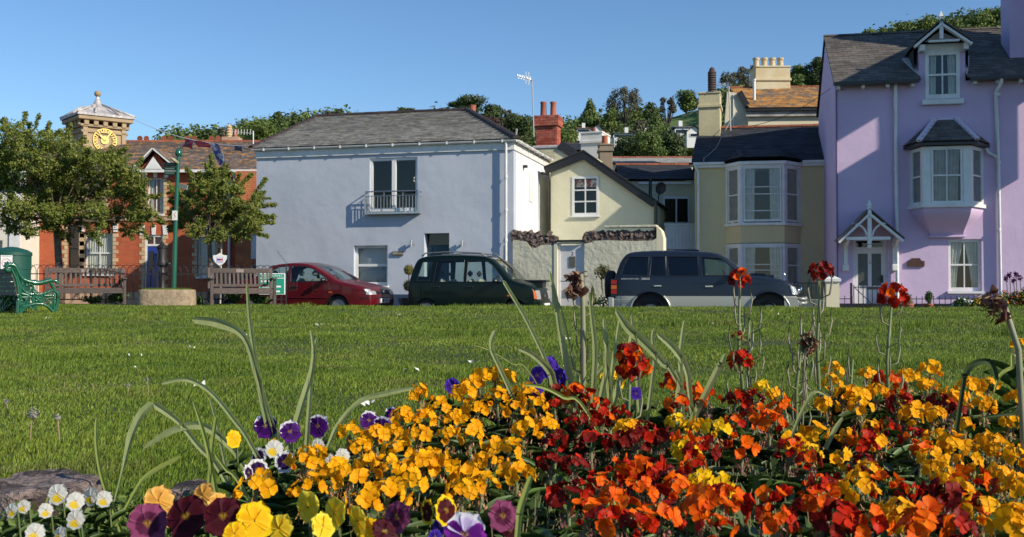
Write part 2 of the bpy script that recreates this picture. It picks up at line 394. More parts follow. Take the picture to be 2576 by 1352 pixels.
# grass blades: one uncountable mass of real blades
def bed_far(x):          # far border of the flower bed
    return float(np.interp(x, [-1.4, -.9, -.5, 0, .6, 1.3, 2.0], [1.75, 1.85, 2.05, 2.3, 2.45, 2.5, 2.4]))
def make_grass():
    g = np.random.default_rng(3); n = 600000
    # area sampled with density falling with distance
    y = 1.7*(25.5/1.7)**(g.random(n)**.80); x = (g.random(n)-.5)*1.06*y+0
    bf = np.interp(x, [-1.4, -.9, -.5, 0, .6, 1.3, 2.0], [1.75, 1.85, 2.05, 2.3, 2.45, 2.5, 2.4])
    ex = np.interp(x, [-30, -5.9, -5.55, -3, 0, 4, 8, 12, 30], [27.5, 27.2, 24.1, 23.6, 22.9, 22.3, 22, 21.9, 22])
    keep = (y > bf-.02) & (y < ex); x = x[keep]; y = y[keep]; n = len(x)
    tuft = np.sin(x*2.1+1.3*np.sin(y*1.7))*np.sin(y*2.3+1.1*np.sin(x*1.9)); t2 = np.sin(x*.9+2)*np.sin(y*.7+.5*np.sin(x))
    t3 = np.sin(x*5.3+2*np.sin(y*3.1))*np.sin(y*4.7)
    h = (.0155+.011*np.maximum(tuft, 0)+.006*np.maximum(t2, 0)+.006*t3)*(.5+g.random(n)*.9)*(.78+.5*sstep(2, 16, y))
    tf = np.sin(x*1.15+2.1*np.sin(y*.8)+.7)*np.sin(y*1.9+1.7*np.sin(x*.7)); h *= 1+1.5*np.clip((tf-.72)/.2, 0, 1)*sstep(3, 7, y)
    h *= 1+.9*(y < bf[keep]+.35)*g.random(n)
    wd = (.0011+.00024*y)*(.7+.6*g.random(n))
    a = g.random(n)*2*pi; lean = h*g.random(n)*1.1; la = g.normal(.6, 1.3, n)
    z = lawn_z(x, y); dx = np.cos(a)*wd; dy = np.sin(a)*wd; lx = np.cos(la)*lean; ly = np.sin(la)*lean
    V = np.stack([np.stack([x-dx, y-dy, z-.004], 1), np.stack([x+dx, y+dy, z-.004], 1),
                  np.stack([x+dx*.7+lx*.35, y+dy*.7+ly*.35, z+h*.62], 1), np.stack([x-dx*.7+lx*.35, y-dy*.7+ly*.35, z+h*.62], 1),
                  np.stack([x+lx, y+ly, z+h], 1)], 1).reshape(-1, 3)
    b = 5*np.arange(n)[:, None]
    T = np.concatenate([b+np.array([[0, 1, 2]]), b+np.array([[0, 2, 3]]), b+np.array([[3, 2, 4]])], 0)
    gm = M('grass_blades', (.105, .175, .015), (.23, .30, .04), .75, .55, rnd=.5, hrnd=.02, trans=.35, col3=(.19, .22, .045), s3=1.3, t3=.55, spec=.3)
    np_mesh('grass', V, T, gm, label='short mown grass growing over the whole lawn', cat='grass', kind='stuff')
make_grass()

# hill behind the town
RX = [-2600, -300, 300, 500, 600, 700, 800, 1000, 1130, 1340, 1450, 1520, 1620, 1700, 1760, 1830, 2000, 2090, 2200, 2300, 2400, 2530, 2700, 4500]
RV = [420, 375, 360, 362, 352, 330, 322, 310, 310, 345, 340, 325, 300, 292, 268, 252, 225, 215, 110, 90, 78, 62, 50, 60]
RY = 200.0
def hill_z(x, y):
    u = CX+F*x/max(y, 60); zr = .5+(725-float(np.interp(u, RX, RV)))/F*RY
    t = min(1, max(0, (y-62)/(RY-62))); t2 = min(1, max(0, (y-RY)/160))
    n = noise.noise(Vector((x*.02, y*.02, 0)))*2.5*t*(1-t)*3
    return GZ-.3+(zr-GZ)*(t**1.25)*(1-.25*t2)+n
hx = np.linspace(-420, 420, 85); hy = np.concatenate([np.linspace(62, 210, 30), np.linspace(225, 420, 8)]); mb = MB()
for y in hy:
    for x in hx:
        u = CX+F*(x*y/200)/y; mb.v.append((x*y/200, y, hill_z(x*y/200, y)))
nx = len(hx)
for j in range(len(hy)-1):
    for i in range(nx-1): a = j*nx+i; mb.f.append((a, a+1, a+nx+1, a+nx))
mb.build('hill', M('hill_grass', (.10, .17, .035), (.13, .20, .05), .08, .95, .05, 2), smooth=True, kind='structure')
def on_hill(u, v, y0=90, y1=200):
    "first point of the hill seen at (u,v)"
    for y in np.arange(y0, y1, 1.0):
        p = P(u, v, y)
        if p.z < hill_z(p.x, y): return Vector((p.x, y, hill_z(p.x, y)))
    p = P(u, v, y1); return Vector((p.x, y1, hill_z(p.x, y1)))
lf_dark = M('hill_leaf_dark', (.05, .08, .02), (.075, .11, .03), .3, .7, rnd=.4, hrnd=.02, trans=.15)
lf_mid = M('hill_leaf_mid', (.09, .145, .03), (.13, .18, .04), .3, .7, rnd=.4, hrnd=.02, trans=.2)
lf_light = M('hill_leaf_light', (.11, .17, .03), (.15, .2, .04), .3, .7, rnd=.35, hrnd=.02, trans=.2)
lf_bare = M('hill_leaf_bare', (.10, .10, .055), (.13, .12, .07), .3, .7, rnd=.35, trans=.1)
lf_pink = M('hill_leaf_blossom', (.28, .20, .17), (.16, .13, .09), .5, .7, rnd=.3)
lf_copper = M('hill_leaf_copper', (.06, .022, .018), (.05, .03, .02), .5, .7, rnd=.3)
bark_far = M('bark_grey', (.12, .10, .08), (.07, .06, .045), 2, .9)
def hill_tree(u, v0, v1, wpx, Y, mat, label, kind='round', seed=1, gap=1.0):
    "tree whose crown runs from picture height v0 (top) to v1 (foot) at distance Y"
    b = P(u, v1, Y); t = P(u, v0, Y); H = t.z-b.z; R = wpx/2/F*Y; g = random.Random(seed*13+5)
    root = empty('hill_tree', b, 0, label, 'tree', 'trees on the hillside behind the houses')
    tr = MB(); tr.tube([(0, 0, -.6), (0, 0, H*.35), (g.uniform(-.1, .1)*R, 0, H*.7)], [.05*H*.5, .035*H*.5, .01*H], 6)
    C = []; Rr = []
    if kind == 'cone':
        for i in range(10):
            f = i/9; C.append((g.uniform(-.2, .2)*R*(1-f), g.uniform(-.2, .2)*R, H*(.22+.7*f))); r = R*(1.02-.75*f)*.9; Rr.append((r, r, H*.13))
    elif kind == 'pine':
        for i in range(11): 
            a = g.uniform(0, 2*pi); q = g.uniform(.2, .75)*R; C.append((cos(a)*q, sin(a)*q, H*g.uniform(.55, .9))); r = R*g.uniform(.28, .42); Rr.append((r, r, r*.5))
            tr.tube([(0, 0, H*.45), (C[-1][0]*.6, C[-1][1]*.6, H*.6), C[-1]], [.02*H, .012*H, .006*H], 5)
    elif kind == 'bare':
        for i in range(22):
            a = g.uniform(0, 2*pi); e = g.uniform(.15, 1)
            q = Vector((cos(a)*R*sqrt(1-e*e*.6)*.8, sin(a)*R*.6*sqrt(1-e*e*.6), H*(.35+.6*e))); C.append(tuple(q)); r = R*g.uniform(.2, .3); Rr.append((r, r, r))
            tr.tube([(0, 0, H*.12), q*.5, q*.97], [.016*H, .009*H, .004*H], 4)
    else:
        for i in range(12):
            a = g.uniform(0, 2*pi); q = g.uniform(0, .62)*R; f = g.uniform(.22, .85); s_ = sqrt(max(.1, 1-(2*f-1.05)**2))
            C.append((cos(a)*q*s_, sin(a)*q*s_, H*f)); r = R*g.uniform(.34, .5); Rr.append((r, r, r*.8))
    tr.build('trunk', bark_far, root)
    n = int(min(4600, max(700, wpx*(v1-v0)*.62*gap)))
    if kind == 'bare': n = int(n*.75)
    tree_leaves('crown', C, Rr, n, Y/F*(4.2 if kind != 'bare' else 3.2), mat, root, seed, .8, .45, 1.4)
    return root
# woodland mass: an uncountable cover of bushes over the slope, left off the open field
def woodland():
    g = np.random.default_rng(11); C = []; R = []
    tries = 0
    while len(C) < 3600 and tries < 60000:
        tries += 1
        y = g.uniform(100, 206); u = g.choice((g.uniform(430, 860), g.uniform(1100, 1800), g.uniform(1100, 1800), g.uniform(1800, 2120), g.uniform(2150, 2640))); x = (u-CX)/F*y; z = hill_z(x, y); uu, vv = UV((x, y, z))
        r = g.uniform(1.9, 3.8)*(y/170); rp = r*F/y
        if any(a-rp < uu < b+rp and c-rp*.3 < vv < d+rp*1.1 and y < yy+4 for a, b, c, d, yy in ((1682, 1768, 276, 312, 230), (1488, 1519, 312, 338, 150), (1452, 1484, 314, 330, 158), (1545, 1594, 326, 345, 140), (1622, 1640, 315, 335, 145), (1700, 1752, 309, 335, 135), (1728, 1764, 316, 345, 128))): continue
        C.append((x, y, z+r*.25)); R.append((r, r, r*.8))
    C = np.array(C); R = np.array(R)
    sel = g.random(len(C)); 
    for nm, mt, lo, hi in (('hillside_wood', lf_mid, 0, .45), ('hillside_evergreens', lf_dark, .45, .85), ('hillside_bushes', lf_light, .85, 1.01)):
        k = (sel >= lo) & (sel < hi); m_ = int(k.sum())
        tree_leaves(nm, C[k], R[k], m_*62, .62, mt, None, 5, shell=.6, elong=1.3, label={'hillside_wood': 'mid green woodland massed over the hillside behind the town', 'hillside_evergreens': 'dark evergreen cover mixed through the hillside woodland', 'hillside_bushes': 'pale yellow green bushes scattered over the hillside'}[nm], cat='woodland', kind='stuff')
woodland()
H_ = hill_tree
H_(700, 281, 325, 42, 170, lf_dark, 'dark round evergreen left of the pair above the hipped roof slope', 'round', 1)
H_(745, 286, 325, 48, 172, lf_dark, 'bluish evergreen right of the pair above the hipped roof slope', 'round', 2)
H_(516, 326, 350, 48, 160, lf_dark, 'low dark tree leftmost on the skyline beside the banded chimney pot', 'round', 3)
H_(560, 322, 350, 34, 165, lf_bare, 'sparse grey tree between the dark tree and the banded chimney pot', 'round', 4)
H_(650, 309, 356, 130, 150, lf_light, 'broad yellow green trees left of the grey hipped roof', 'round', 5, 1)
H_(855, 272, 300, 34, 175, lf_dark, 'small dark treetop just over the ridge of the pale blue house', 'round', 6)
H_(825, 278, 300, 24, 177, lf_bare, 'thin pale treetop beside the small dark one over the ridge', 'round', 7)
H_(1020, 275, 292, 60, 178, lf_dark, 'flat conifer tips barely showing over the middle of the grey ridge', 'pine', 8, 1.3)
H_(1200, 242, 352, 145, 150, lf_dark, 'large flat topped pine behind the right end of the grey hipped roof', 'pine', 9, 1.3)
H_(1160, 250, 330, 70, 155, lf_dark, 'dark pine left of the red pot at the end of the ridge', 'pine', 31, 1.3)
H_(1240, 290, 360, 80, 146, lf_copper, 'copper leaved tree below the flat topped pine', 'round', 10)
H_(1272, 276, 355, 40, 160, lf_bare, 'open branched pine showing sky beside the flat topped pine', 'bare', 11)
H_(1308, 288, 370, 92, 148, lf_dark, 'rounded dark evergreen left of the red brick chimney', 'round', 12)
H_(1484, 253, 326, 62, 175, lf_mid, 'dense dark green conical tree on the skyline right of the red pots', 'cone', 13, 1.4)
H_(1572, 228, 322, 100, 178, lf_bare, 'large bare branched tree on the skyline above the hill houses', 'bare', 14, 1.2)
H_(1535, 270, 330, 50, 172, lf_light, 'light green tree under the left side of the large bare tree', 'round', 15)
H_(1640, 258, 320, 60, 182, lf_dark, 'dark tree right of the large bare tree', 'round', 16)
H_(1680, 246, 330, 48, 176, lf_bare, 'tall thin leaved tree left of the green field', 'bare', 17)
H_(1728, 232, 290, 76, 196, lf_mid, 'hedgerow tree at the top edge of the green field', 'round', 18)
H_(1742, 236, 284, 50, 198, lf_dark, 'dark hedgerow tree beside the tall yellow chimney', 'round', 19)
H_(1610, 300, 360, 60, 150, lf_bare, 'grey green bushy tree on the slope under the large bare tree', 'round', 20)
H_(1650, 285, 390, 90, 140, lf_mid, 'tall conifer in front of the hill houses', 'cone', 21, 1.2)
H_(1646, 292, 345, 44, 160, lf_pink, 'pale pink blossoming tree on the slope', 'round', 22)
H_(1700, 340, 402, 100, 120, lf_dark, 'dark spreading cedar left of the yellow chimney stack', 'round', 23, 1.2)
H_(1580, 345, 400, 120, 122, lf_dark, 'broad dark evergreen above the low grey roof', 'round', 24, 1.2)
H_(1640, 335, 400, 110, 118, lf_mid, 'green brown cypress above the low grey roof', 'round', 25, 1.2)
H_(1430, 330, 395, 90, 120, lf_light, 'light green willow like tree right of the red brick chimney', 'round', 26, 1.3)
H_(1845, 178, 232, 70, 150, lf_bare, 'thin leaved tree right of the black slatted chimney cowl', 'bare', 27)
H_(1882, 168, 232, 60, 152, lf_bare, 'grey branched tree left of the four pale chimney pots', 'bare', 28)
H_(2010, 158, 232, 60, 150, lf_light, 'bright green tree right of the four pale chimney pots', 'round', 29)
H_(2055, 145, 235, 86, 148, lf_dark, 'tall dark tree against the edge of the lilac house', 'round', 30, 1.2)
H_(2005, 185, 235, 60, 140, lf_mid, 'green bush just above the orange lichened roof', 'round', 32)
# windblown scrub along the skyline above the lilac house
for i, (u, v, wp) in enumerate([(2235, 74, 60), (2285, 62, 70), (2340, 52, 90), (2400, 52, 90), (2455, 40, 90), (2505, 30, 80), (2190, 84, 50)]):
    hill_tree(u, v-14, v+70, wp*1.25, 190, lf_mid if i % 2 else lf_light, ['low scrub bush above the slates left of the dormer', 'rounded scrub bush left of the dormer finial', 'scrub bush directly behind the dormer finial', 'scrub bush just right of the dormer finial', 'scrub bush midway between dormer and lilac chimney', 'tallest scrub bush beside the lilac chimney', 'lowest leftmost scrub tuft on the lilac roof skyline'][i], 'round', 40+i)
# houses on the hill
hwall = M('hill_house_wall', (.72, .72, .70), rough=.8); hroof = M('hill_house_roof', (.10, .10, .11), (.14, .13, .13), 2, .8); hroofr = M('hill_house_roof_red', (.25, .12, .09), rough=.8)
def hill_house(u0, u1, v_eave, v_ridge, v_base, Y, roofm, label, gable=False, wins=3, chim=None):
    b0 = P(u0, v_base, Y); b1 = P(u1, v_base, Y); W = b1.x-b0.x; H = P(u0, v_eave, Y).z-b0.z; R = P(u0, v_ridge, Y).z-b0.z; D = 6
    r = empty('hill_house', b0, 0, label, 'house', 'houses on the hillside')
    MB().box(0, W, 0, D, -1, H).build('wall', hwall, r)
    if gable:
        MB().prism([(0, H+.003), (W, H+.003), (W/2, R-.1)], .0, .15).build('gable', hwall, r)
        m = MB(); m.quad((-.3, -.3, H-.15), (W/2, -.3, R), (W/2, D, R), (-.3, D, H-.15)); m.quad((W+.3, -.3, H-.15), (W+.3, D, H-.15), (W/2, D, R), (W/2, -.3, R)); m.build('roof', roofm, r)
    else:
        m = MB(); m.quad((-.3, -.3, H), (W+.3, -.3, H), (W, D/2, R), (0, D/2, R)); m.quad((-.3, D, H), (W+.3, D, H), (W, D/2, R), (0, D/2, R)); m.f.append((0, 3, 7, 4)); m.f.append((1, 2, 6, 5)); m.build('roof', roofm, r)
    for i in range(wins):
        x = W*(i+.5)/wins; f = MB().box(x-.55, x+.55, -.06, .02, H*.35, H*.8).build('window', upvc, r); MB().box(x-.45, x+.45, -.07, -.061, H*.4, H*.75).build('pane', darkglass, f)
    if chim: cx = W*chim; MB().box(cx-.25, cx+.25, D/2-.25, D/2+.25, R-.8, R+.7).build('chimney', hwall, r)
hill_house(1488, 1519, 330, 312, 345, 150, hroofr, 'white gabled house on the hill above the white chimney stack', True, 1)
hill_house(1452, 1484, 324, 314, 338, 158, hroofr, 'low white house left of the gabled one on the hill', False, 2, .6)
hill_house(1545, 1594, 336, 326, 352, 140, hroof, 'dark roofed white house among the trees below the bare tree', False, 3, .75)
hill_house(1622, 1640, 324, 315, 345, 145, hroofr, 'narrow white house end showing between conifers', True, 1)
hill_house(1700, 1752, 321, 309, 345, 135, hroof, 'wide dark roofed bungalow beneath the green field', False, 3, .4)
hill_house(1728, 1764, 332, 316, 352, 128, hroof, 'white gable end beside the yellow chimney stack', True, 1)
# ------------------------------------------------------------------ buildings
def bricks(parent, x0, x1, z0, z1, holes, mat, nmax=300, bl=.225, bh=.075, y=-.006, dep=.03, key=None, T=None, name='brick'):
    out = []; nr = int((z1-z0)/bh)
    for r in range(nr):
        za = z0+r*bh; x = x0-(bl/2 if r % 2 else 0)
        spans = [(x0, x1)]
        for h in holes:
            if h[1] < za+bh*.6 and h[3] > za+bh*.4:
                ns = []
                for a, b in spans:
                    if h[2] <= a or h[0] >= b: ns.append((a, b)); continue
                    if h[0] > a: ns.append((a, h[0]))
                    if h[2] < b: ns.append((h[2], b))
                spans = ns
        while x < x1:
            for a, b in spans:
                p, q = max(a, x), min(b, x+bl)
                if q-p > .03:
                    m = mat4((p+.004, y+random.uniform(-.003, .003), za+.004), (q-p-.006, 0, 0), (0, dep, 0), (0, 0, bh-.007))
                    out.append(T @ m if T is not None else m)
            x += bl
    if key: out.sort(key=key)
    pieces(name, out, mat, parent, nmax, name+'work')
brick_m = M('red_brick', (.46, .115, .045), (.38, .095, .04), 1.5, .85, .003, 60, rnd=.08, hrnd=.005)
brick_lit = M('sunlit_brick', (.55, .19, .07), (.45, .14, .06), 1.5, .85, .003, 60, rnd=.15)  # lit copy of the red brick, sunlight painted into its colour
mortar = M('mortar', (.40, .15, .08), rough=.95)
buff = M('buff_brick', (.55, .42, .24), (.48, .34, .2), 4, .85, rnd=.15)
stone_band = M('sandstone', (.5, .33, .22), (.42, .27, .18), 3, .85, .004, 20)
slate_lichen = M('slate_with_orange_lichen', (.085, .075, .07), (.13, .11, .095), 3, .85, .004, 30, rnd=.3, col3=(.36, .17, .05), s3=4.5, t3=.52)
slate_grey = M('slate_weathered', (.115, .112, .10), (.22, .21, .185), 7, .8, .004, 30, rnd=.28, col3=(.16, .15, .07), s3=1.6, t3=.6)
slate_blue = M('slate_dark_blue', (.018, .021, .028), (.03, .034, .042), 2, .8, .002, 30, rnd=.3)
slate_brown = M('slate_brown_grey', (.085, .075, .065), (.13, .115, .10), 3, .8, .004, 30, rnd=.3, col3=(.28, .14, .05), s3=6, t3=.62)
under = M('roof_underlay', (.03, .028, .026), rough=.95)
ridge_dark = M('ridge_tile_dark', (.03, .022, .02), (.06, .04, .035), 6, .6, rnd=.2)
ridge_red = M('ridge_tile_red', (.30, .09, .045), (.2, .06, .03), 5, .8, rnd=.2)

def downpipe(parent, pts, r=.04, mat=None, collars=(), label=None):
    p = MB().tube(pts, r, 8).build('drainpipe', mat or white, parent, smooth='auto')
    if label: p['label'] = label
    for c in collars: MB().lathe([(r*1.25, -.04), (r*1.35, 0), (r*1.25, .04)], c, 8).build('pipe_collar', mat or white, p)
    return p
def ridge_tiles(parent, p, q, n, mat, r=.11):
    p, q = Vector(p), Vector(q); d = (q-p)/n
    me = None
    for i in range(n):
        a = p+d*i; L = d.length
        if me is None:
            m = MB(); k = 6
            for t, rr in ((0, r), (L*.97, r*.92)):
                for j in range(k+1): an = pi*j/k; m.v.append((t, rr*cos(an), rr*sin(an)*.75))
            for j in range(k): m.f.append((j, j+1, k+2+j, k+1+j))
            m.f.append(tuple(range(k+1))); m.f.append(tuple(range(k+1, 2*k+2))[::-1]); me = m.mesh('ridge_tile'); me.materials.append(mat)
        o = bpy.data.objects.new('ridge_tile', me); COL.objects.link(o); o.parent = parent
        o.location = a; o.rotation_euler = (0, -atan2(d.z, sqrt(d.x**2+d.y**2)), atan2(d.y, d.x))

# ---- red brick building with the side gable
BB = Front(40, 38.0, 668, 38.0); bb = BB.root('brick_building', 'red brick building with buff quoins and orange lichened slate roof behind the two small trees', 'building')
HB = BB.at(300, 433)[1]
def R_(u0, v0, u1, v1, off=0): return BB.rect(u0, v0, u1, v1, off)
door_h = R_(364, 592, 409, 770); door_h = (door_h[0], 0.1, door_h[2], door_h[3])
w_r = R_(497, 594, 541, 697); w_up = R_(371, 448, 412, 539); w_a = R_(170, 563, 199, 690); w_b = R_(214, 585, 284, 690); w_far = R_(612, 590, 640, 652); w_up2 = R_(545, 455, 585, 538); w_up3 = R_(215, 450, 262, 530); w_up4 = R_(100, 455, 135, 530)
holes = [door_h, w_r, w_up, w_a, w_b, w_far, w_up2, w_up3, w_up4]
xL = 0.35; xR = BB.W
wall('wall', [(xL, 0), (xR, 0), (xR, HB), (xL, HB)], holes, mortar, bb)
kf = lambda m: abs(m[0][3]-BB.at(455, 640)[0])+abs(m[2][3]-BB.at(455, 640)[1])*.8
bricks(bb, xL, xR, .75, HB, holes, brick_m, 300, key=kf)
MB().box(xL, xR, .25, 7, 0, HB).box(xL, xL+.25, .22, 7, 0, HB).build('rear_wall', brick_m, bb)
MB().box(xL-.01, door_h[0]-.03, -.05, 0, 0, .75).box(door_h[2]+.03, xR, -.05, 0, 0, .75).build('plinth', stone_band, bb)
zs = BB.at(300, 556)[1]; zt = BB.at(300, 546)[1]
MB().box(xL, xR, -.07, 0, zs, zt).box(xL, xR, -.1, 0, zt+.002, zt+.05).build('string_course', stone_band, bb, bev=.008)
for h, nm in ((door_h, 0), (w_r, 1), (w_up, 2), (w_a, 3), (w_b, 4), (w_up2, 5), (w_up3, 6), (w_up4, 7), (w_far, 8)):
    k = 0; z = max(h[1], .75)
    while z < h[3]-.1:
        ln = .2 if k % 2 else .11
        for sx in (-1, 1):
            xx = h[0] if sx < 0 else h[2]
            a, b = (xx-ln, xx) if sx < 0 else (xx, xx+ln)
            MB().box(a, b, -.022, .02, z+.005, z+.14).build('quoin', buff, bb)
        z += .15; k += 1
    cx = (h[0]+h[2])/2
    if nm in (0, 1, 2, 5, 4, 6):
        kh = .36
        for xx, ww in ((h[0]-.1, .17), (cx, .14), (h[2]+.1, .17)):
            MB().prism([(xx-ww*.42, h[3]+.01), (xx+ww*.42, h[3]+.01), (xx+ww*.58, h[3]+kh), (xx-ww*.58, h[3]+kh)], -.05, .0).build('keystone', white, bb)
for r, c, cu in ((w_r, 2, 'full'), (w_up, 2, 'pair'), (w_b, 2, 'full'), (w_up2, 2, 'full'), (w_up3, 2, None), (w_far, 1, None)): window(bb, r, cols=c, rows=2, curtain=cu)
window(bb, w_a, cols=1, rows=2, mat=blackp, curtain=None); window(bb, w_up4, cols=1, rows=2, curtain='pair')
# blue door with a fanlight
dz = BB.at(386, 617)[1]; blue_m = M('blue_door_paint', (.012, .035, .26), rough=.35, coat=.3)
fr = MB().box(door_h[0], door_h[0]+.07, .03, .1, 0, door_h[3]).box(door_h[2]-.07, door_h[2], .03, .1, 0, door_h[3]).box(door_h[0]+.07, door_h[2]-.07, .03, .1, door_h[3]-.06, door_h[3]).box(door_h[0]+.07, door_h[2]-.07, .03, .1, dz-.035, dz+.035).build('door_frame', white, bb)
MB().box(door_h[0]+.07, door_h[2]-.07, .06, .066, dz+.035, door_h[3]-.06).build('fanlight', glass, fr); MB().box((door_h[0]+door_h[2])/2-.02, (door_h[0]+door_h[2])/2+.02, .045, .08, dz+.035, door_h[3]-.06).build('glazing_bar', white, fr)
dr = MB().box(door_h[0]+.07, door_h[2]-.07, .06, .1, 0.08, dz-.035).build('door', blue_m, bb); dr['label'] = 'bright blue panelled door'
for a, b, c, d in ((.1, .45, .62, .92), (.55, .9, .62, .92), (.1, .45, .08, .55), (.55, .9, .08, .55)):
    ww = door_h[2]-door_h[0]-.14; hh = dz-.12
    x0 = door_h[0]+.07
    MB().box(x0+ww*a, x0+ww*b, .045, .06, .08+hh*c, .08+hh*d).build('door_panel' if c < .6 or a > .5 else 'door_pane', blue_m if c < .6 or a > .5 else darkglass, dr, bev=.006)
MB().lathe([(.02, 0), (.03, .02), (.02, .05)], (x0+ww*.9, .03, 1.15), 8, Matrix.Rotation(pi/2, 3, 'X')).build('handle', chrome, dr)
# roof
zE = HB; zr_ = BB.at(500, 357, -3.2)[1]
slates(bb, (xL-.2, -.25, zE+.02), (xR+.3, -.25, zE+.02), (xL-.2, 3.2, zr_), (xR+.3, 3.2, zr_), .2, .3, slate_lichen, 300)
MB().quad((xL-.2, -.22, zE-.01), (xR+.3, -.22, zE-.01), (xR+.3, 3.2, zr_-.03), (xL-.2, 3.2, zr_-.03)).quad((xL-.2, 6.6, zE-.01), (xR+.3, 6.6, zE-.01), (xR+.3, 3.2, zr_-.03), (xL-.2, 3.2, zr_-.03)).build('roof', under, bb)
MB().prism([(0, 0), (1, 0), (.5, .5)], 0, .01)
ridge_tiles(bb, (xL-.2, 3.2, zr_-.02), (xR+.3, 3.2, zr_-.02), 24, ridge_red, .12)
for i in range(5):
    xx = BB.at(300+60*i, 357, -3.2)[0]
    for s_ in (-.13, .13): MB().lathe([(.0, -.02), (.11, -.02), (.11, .02), (0, .02)], (xx+s_, 3.2, zr_+.13), 10, Matrix.Rotation(pi/2, 3, 'X')).build('ridge_crest', ridge_red, bb)
MB().box(xL-.1, xR+.2, -.34, -.24, zE-.05, zE+.05).build('gutter', white, bb); MB().box(xL, xR, -.24, -.02, zE-.03, zE+.0).build('fascia', white, bb)
# gabled dormer over the upper window
ga = BB.at(385, 374, .35); gl_ = BB.at(338, 422, .35); gr_ = BB.at(430, 412, .35)
zg = min(gl_[1], gr_[1]); MB().prism([(gl_[0]+.15, HB-.02), (gr_[0]-.15, HB-.02), (gr_[0]-.15, zg), (ga[0], ga[1]-.12), (gl_[0]+.15, zg)], -.1, 1.6).build('gable', brick_m, bb)
for a, b in ((gl_, ga), (gr_, ga)):
    MB().bar((a[0], -.35, a[1]), (b[0], -.35, b[1]), .05, .17, Vector((0, 1, 0))).build('bargeboard', white, bb)
eb = MB(); eb.quad((gl_[0], -.4, gl_[1]+.06), (ga[0], -.4, ga[1]+.06), (ga[0], 2.6, ga[1]+.06), (gl_[0], 1.6, gl_[1]+.06)); eb.quad((gr_[0], -.4, gr_[1]+.06), (ga[0], -.4, ga[1]+.06), (ga[0], 2.6, ga[1]+.06), (gr_[0], 1.6, gr_[1]+.06)); eb.build('gable_roof', slate_lichen, bb)
MB().prism([(ga[0]-.3, ga[1]-.75), (ga[0]+.3, ga[1]-.75), (ga[0], ga[1]-.3)], -.34, -.12).build('gable_panel', white, bb)
# projecting bay, sunlit orange painted into its brick, near the blue house + pipes
xb0 = BB.at(592, 640, .5)[0]; MB().box(xb0, xR, -.5, .0, .0, HB-.02).build('bay', mortar, bb)
bricks(bb, xb0, xR, .05, HB-.05, [], brick_lit, 60, T=Matrix.Translation((0, -.5, 0)), name='bay_brick')
MB().box(BB.at(632, 640, .5)[0], BB.at(645, 640, .5)[0], -.53, -.515, BB.at(630, 652, .5)[1], BB.at(630, 590, .5)[1]).build('bay_window', white, bb)
downpipe(bb, [(BB.at(578, 600)[0], -.1, HB-.05), (BB.at(578, 700)[0], -.1, .2)], .05)
downpipe(bb, [(BB.at(65, 600)[0], -.1, HB-.05), (BB.at(65, 700)[0], -.1, .2)], .06)
# banded chimney pot stack and TV aerial on the brick roof
ch = R_(561, 346, 603, 368, -3.4); MB().box(ch[0], ch[2], 3.2, 3.8, ch[1]-1, ch[3]).build('chimney', stone_band, bb)
cp = R_(567, 316, 583, 346, -3.4); cxm = (cp[0]+cp[2])/2; rr = (cp[2]-cp[0])/2
MB().lathe([(rr*.9, cp[1])]+[(rr*(1.0 if i % 2 else .75), cp[1]+(cp[3]-cp[1])*(i+1)/9) for i in range(8)]+[(rr*.3, cp[3]+.05)], (cxm, 3.5, 0), 12).build('chimney_pot', buff, bb)
cq = R_(585, 326, 596, 345, -3.4); MB().lathe([(.07, cq[1]), (.08, cq[3])], ((cq[0]+cq[2])/2, 3.5, 0), 10).build('chimney_pot', terracotta, bb)
am = BB.at(637, 372, -2); at_ = BB.at(637, 330, -2); el = BB.at(584, 332, -2)
ae = MB().tube([(am[0], 2, am[1]), (at_[0], 2, at_[1])], .025).tube([(at_[0], 2, at_[1]-.1), (el[0], 2, el[1])], .012, 4)
for i in range(7): xx = el[0]+(at_[0]-el[0])*i/7; ae.tube([(xx, 1.98, el[1]-.12), (xx, 2.02, el[1]+.1)], .008, 4)
ae.T = Matrix.Translation(BB.o); ae.build('tv_aerial', M('aerial_metal', (.6, .6, .6), rough=.4, metal=.3), label='white television aerial beside the left end of the pale blue house roof', cat='aerial')

# ---- stone clock tower
th = radians(40); TY = 41.0; tc = P(243, 600, TY); tz0 = GZ
tw = empty('clock_tower', (tc.x, tc.y, GZ), th, 'square sandstone clock tower with gilt clock dial, bracketed cornice and lead pyramid roof', 'clock tower')
tst = M('tower_sandstone', (.40, .30, .18), (.31, .22, .13), 1.2, .85, .006, 12, rnd=.08)
def tzz(v): return P(252, v, TY).z-GZ-.12
hw = .84; zc0 = tzz(322); zc1 = tzz(300)
MB().box(-hw, hw, -hw, hw, 0, zc0).build('shaft', tst, tw, bev=.02)
for sx in (-1, 1):
    for sy in (-1, 1): MB().box(sx*hw-(.1 if sx > 0 else -.1)-.09, sx*hw-(.1 if sx > 0 else -.1)+.09, sy*(hw+.03)-.03, sy*(hw+.03)+.03, tzz(520), zc0).build('corner_pilaster', tst, tw, bev=.01)
MB().box(-hw-.06, hw+.06, -hw-.06, hw+.06, zc0-.22, zc0-.12).box(-hw-.1, hw+.1, -hw-.1, hw+.1, zc0+.001, zc0+.1).build('moulding', tst, tw, bev=.015)
ro = 1.10; ze = tzz(299)
for i in range(5):
    t = -hw+.12+(2*hw-.24)*i/4
    for k in range(4):
        R3 = Matrix.Rotation(k*pi/2, 3, 'Z'); MB().box(t-.09, t+.09, -ro+.12, -hw-.05, ze-.30, ze-.10, R3).build('bracket', tst, tw, bev=.015)
MB().box(-ro+.05, ro-.05, -ro+.05, ro-.05, ze-.1, ze+.06).build('cornice', tst, tw, bev=.02)
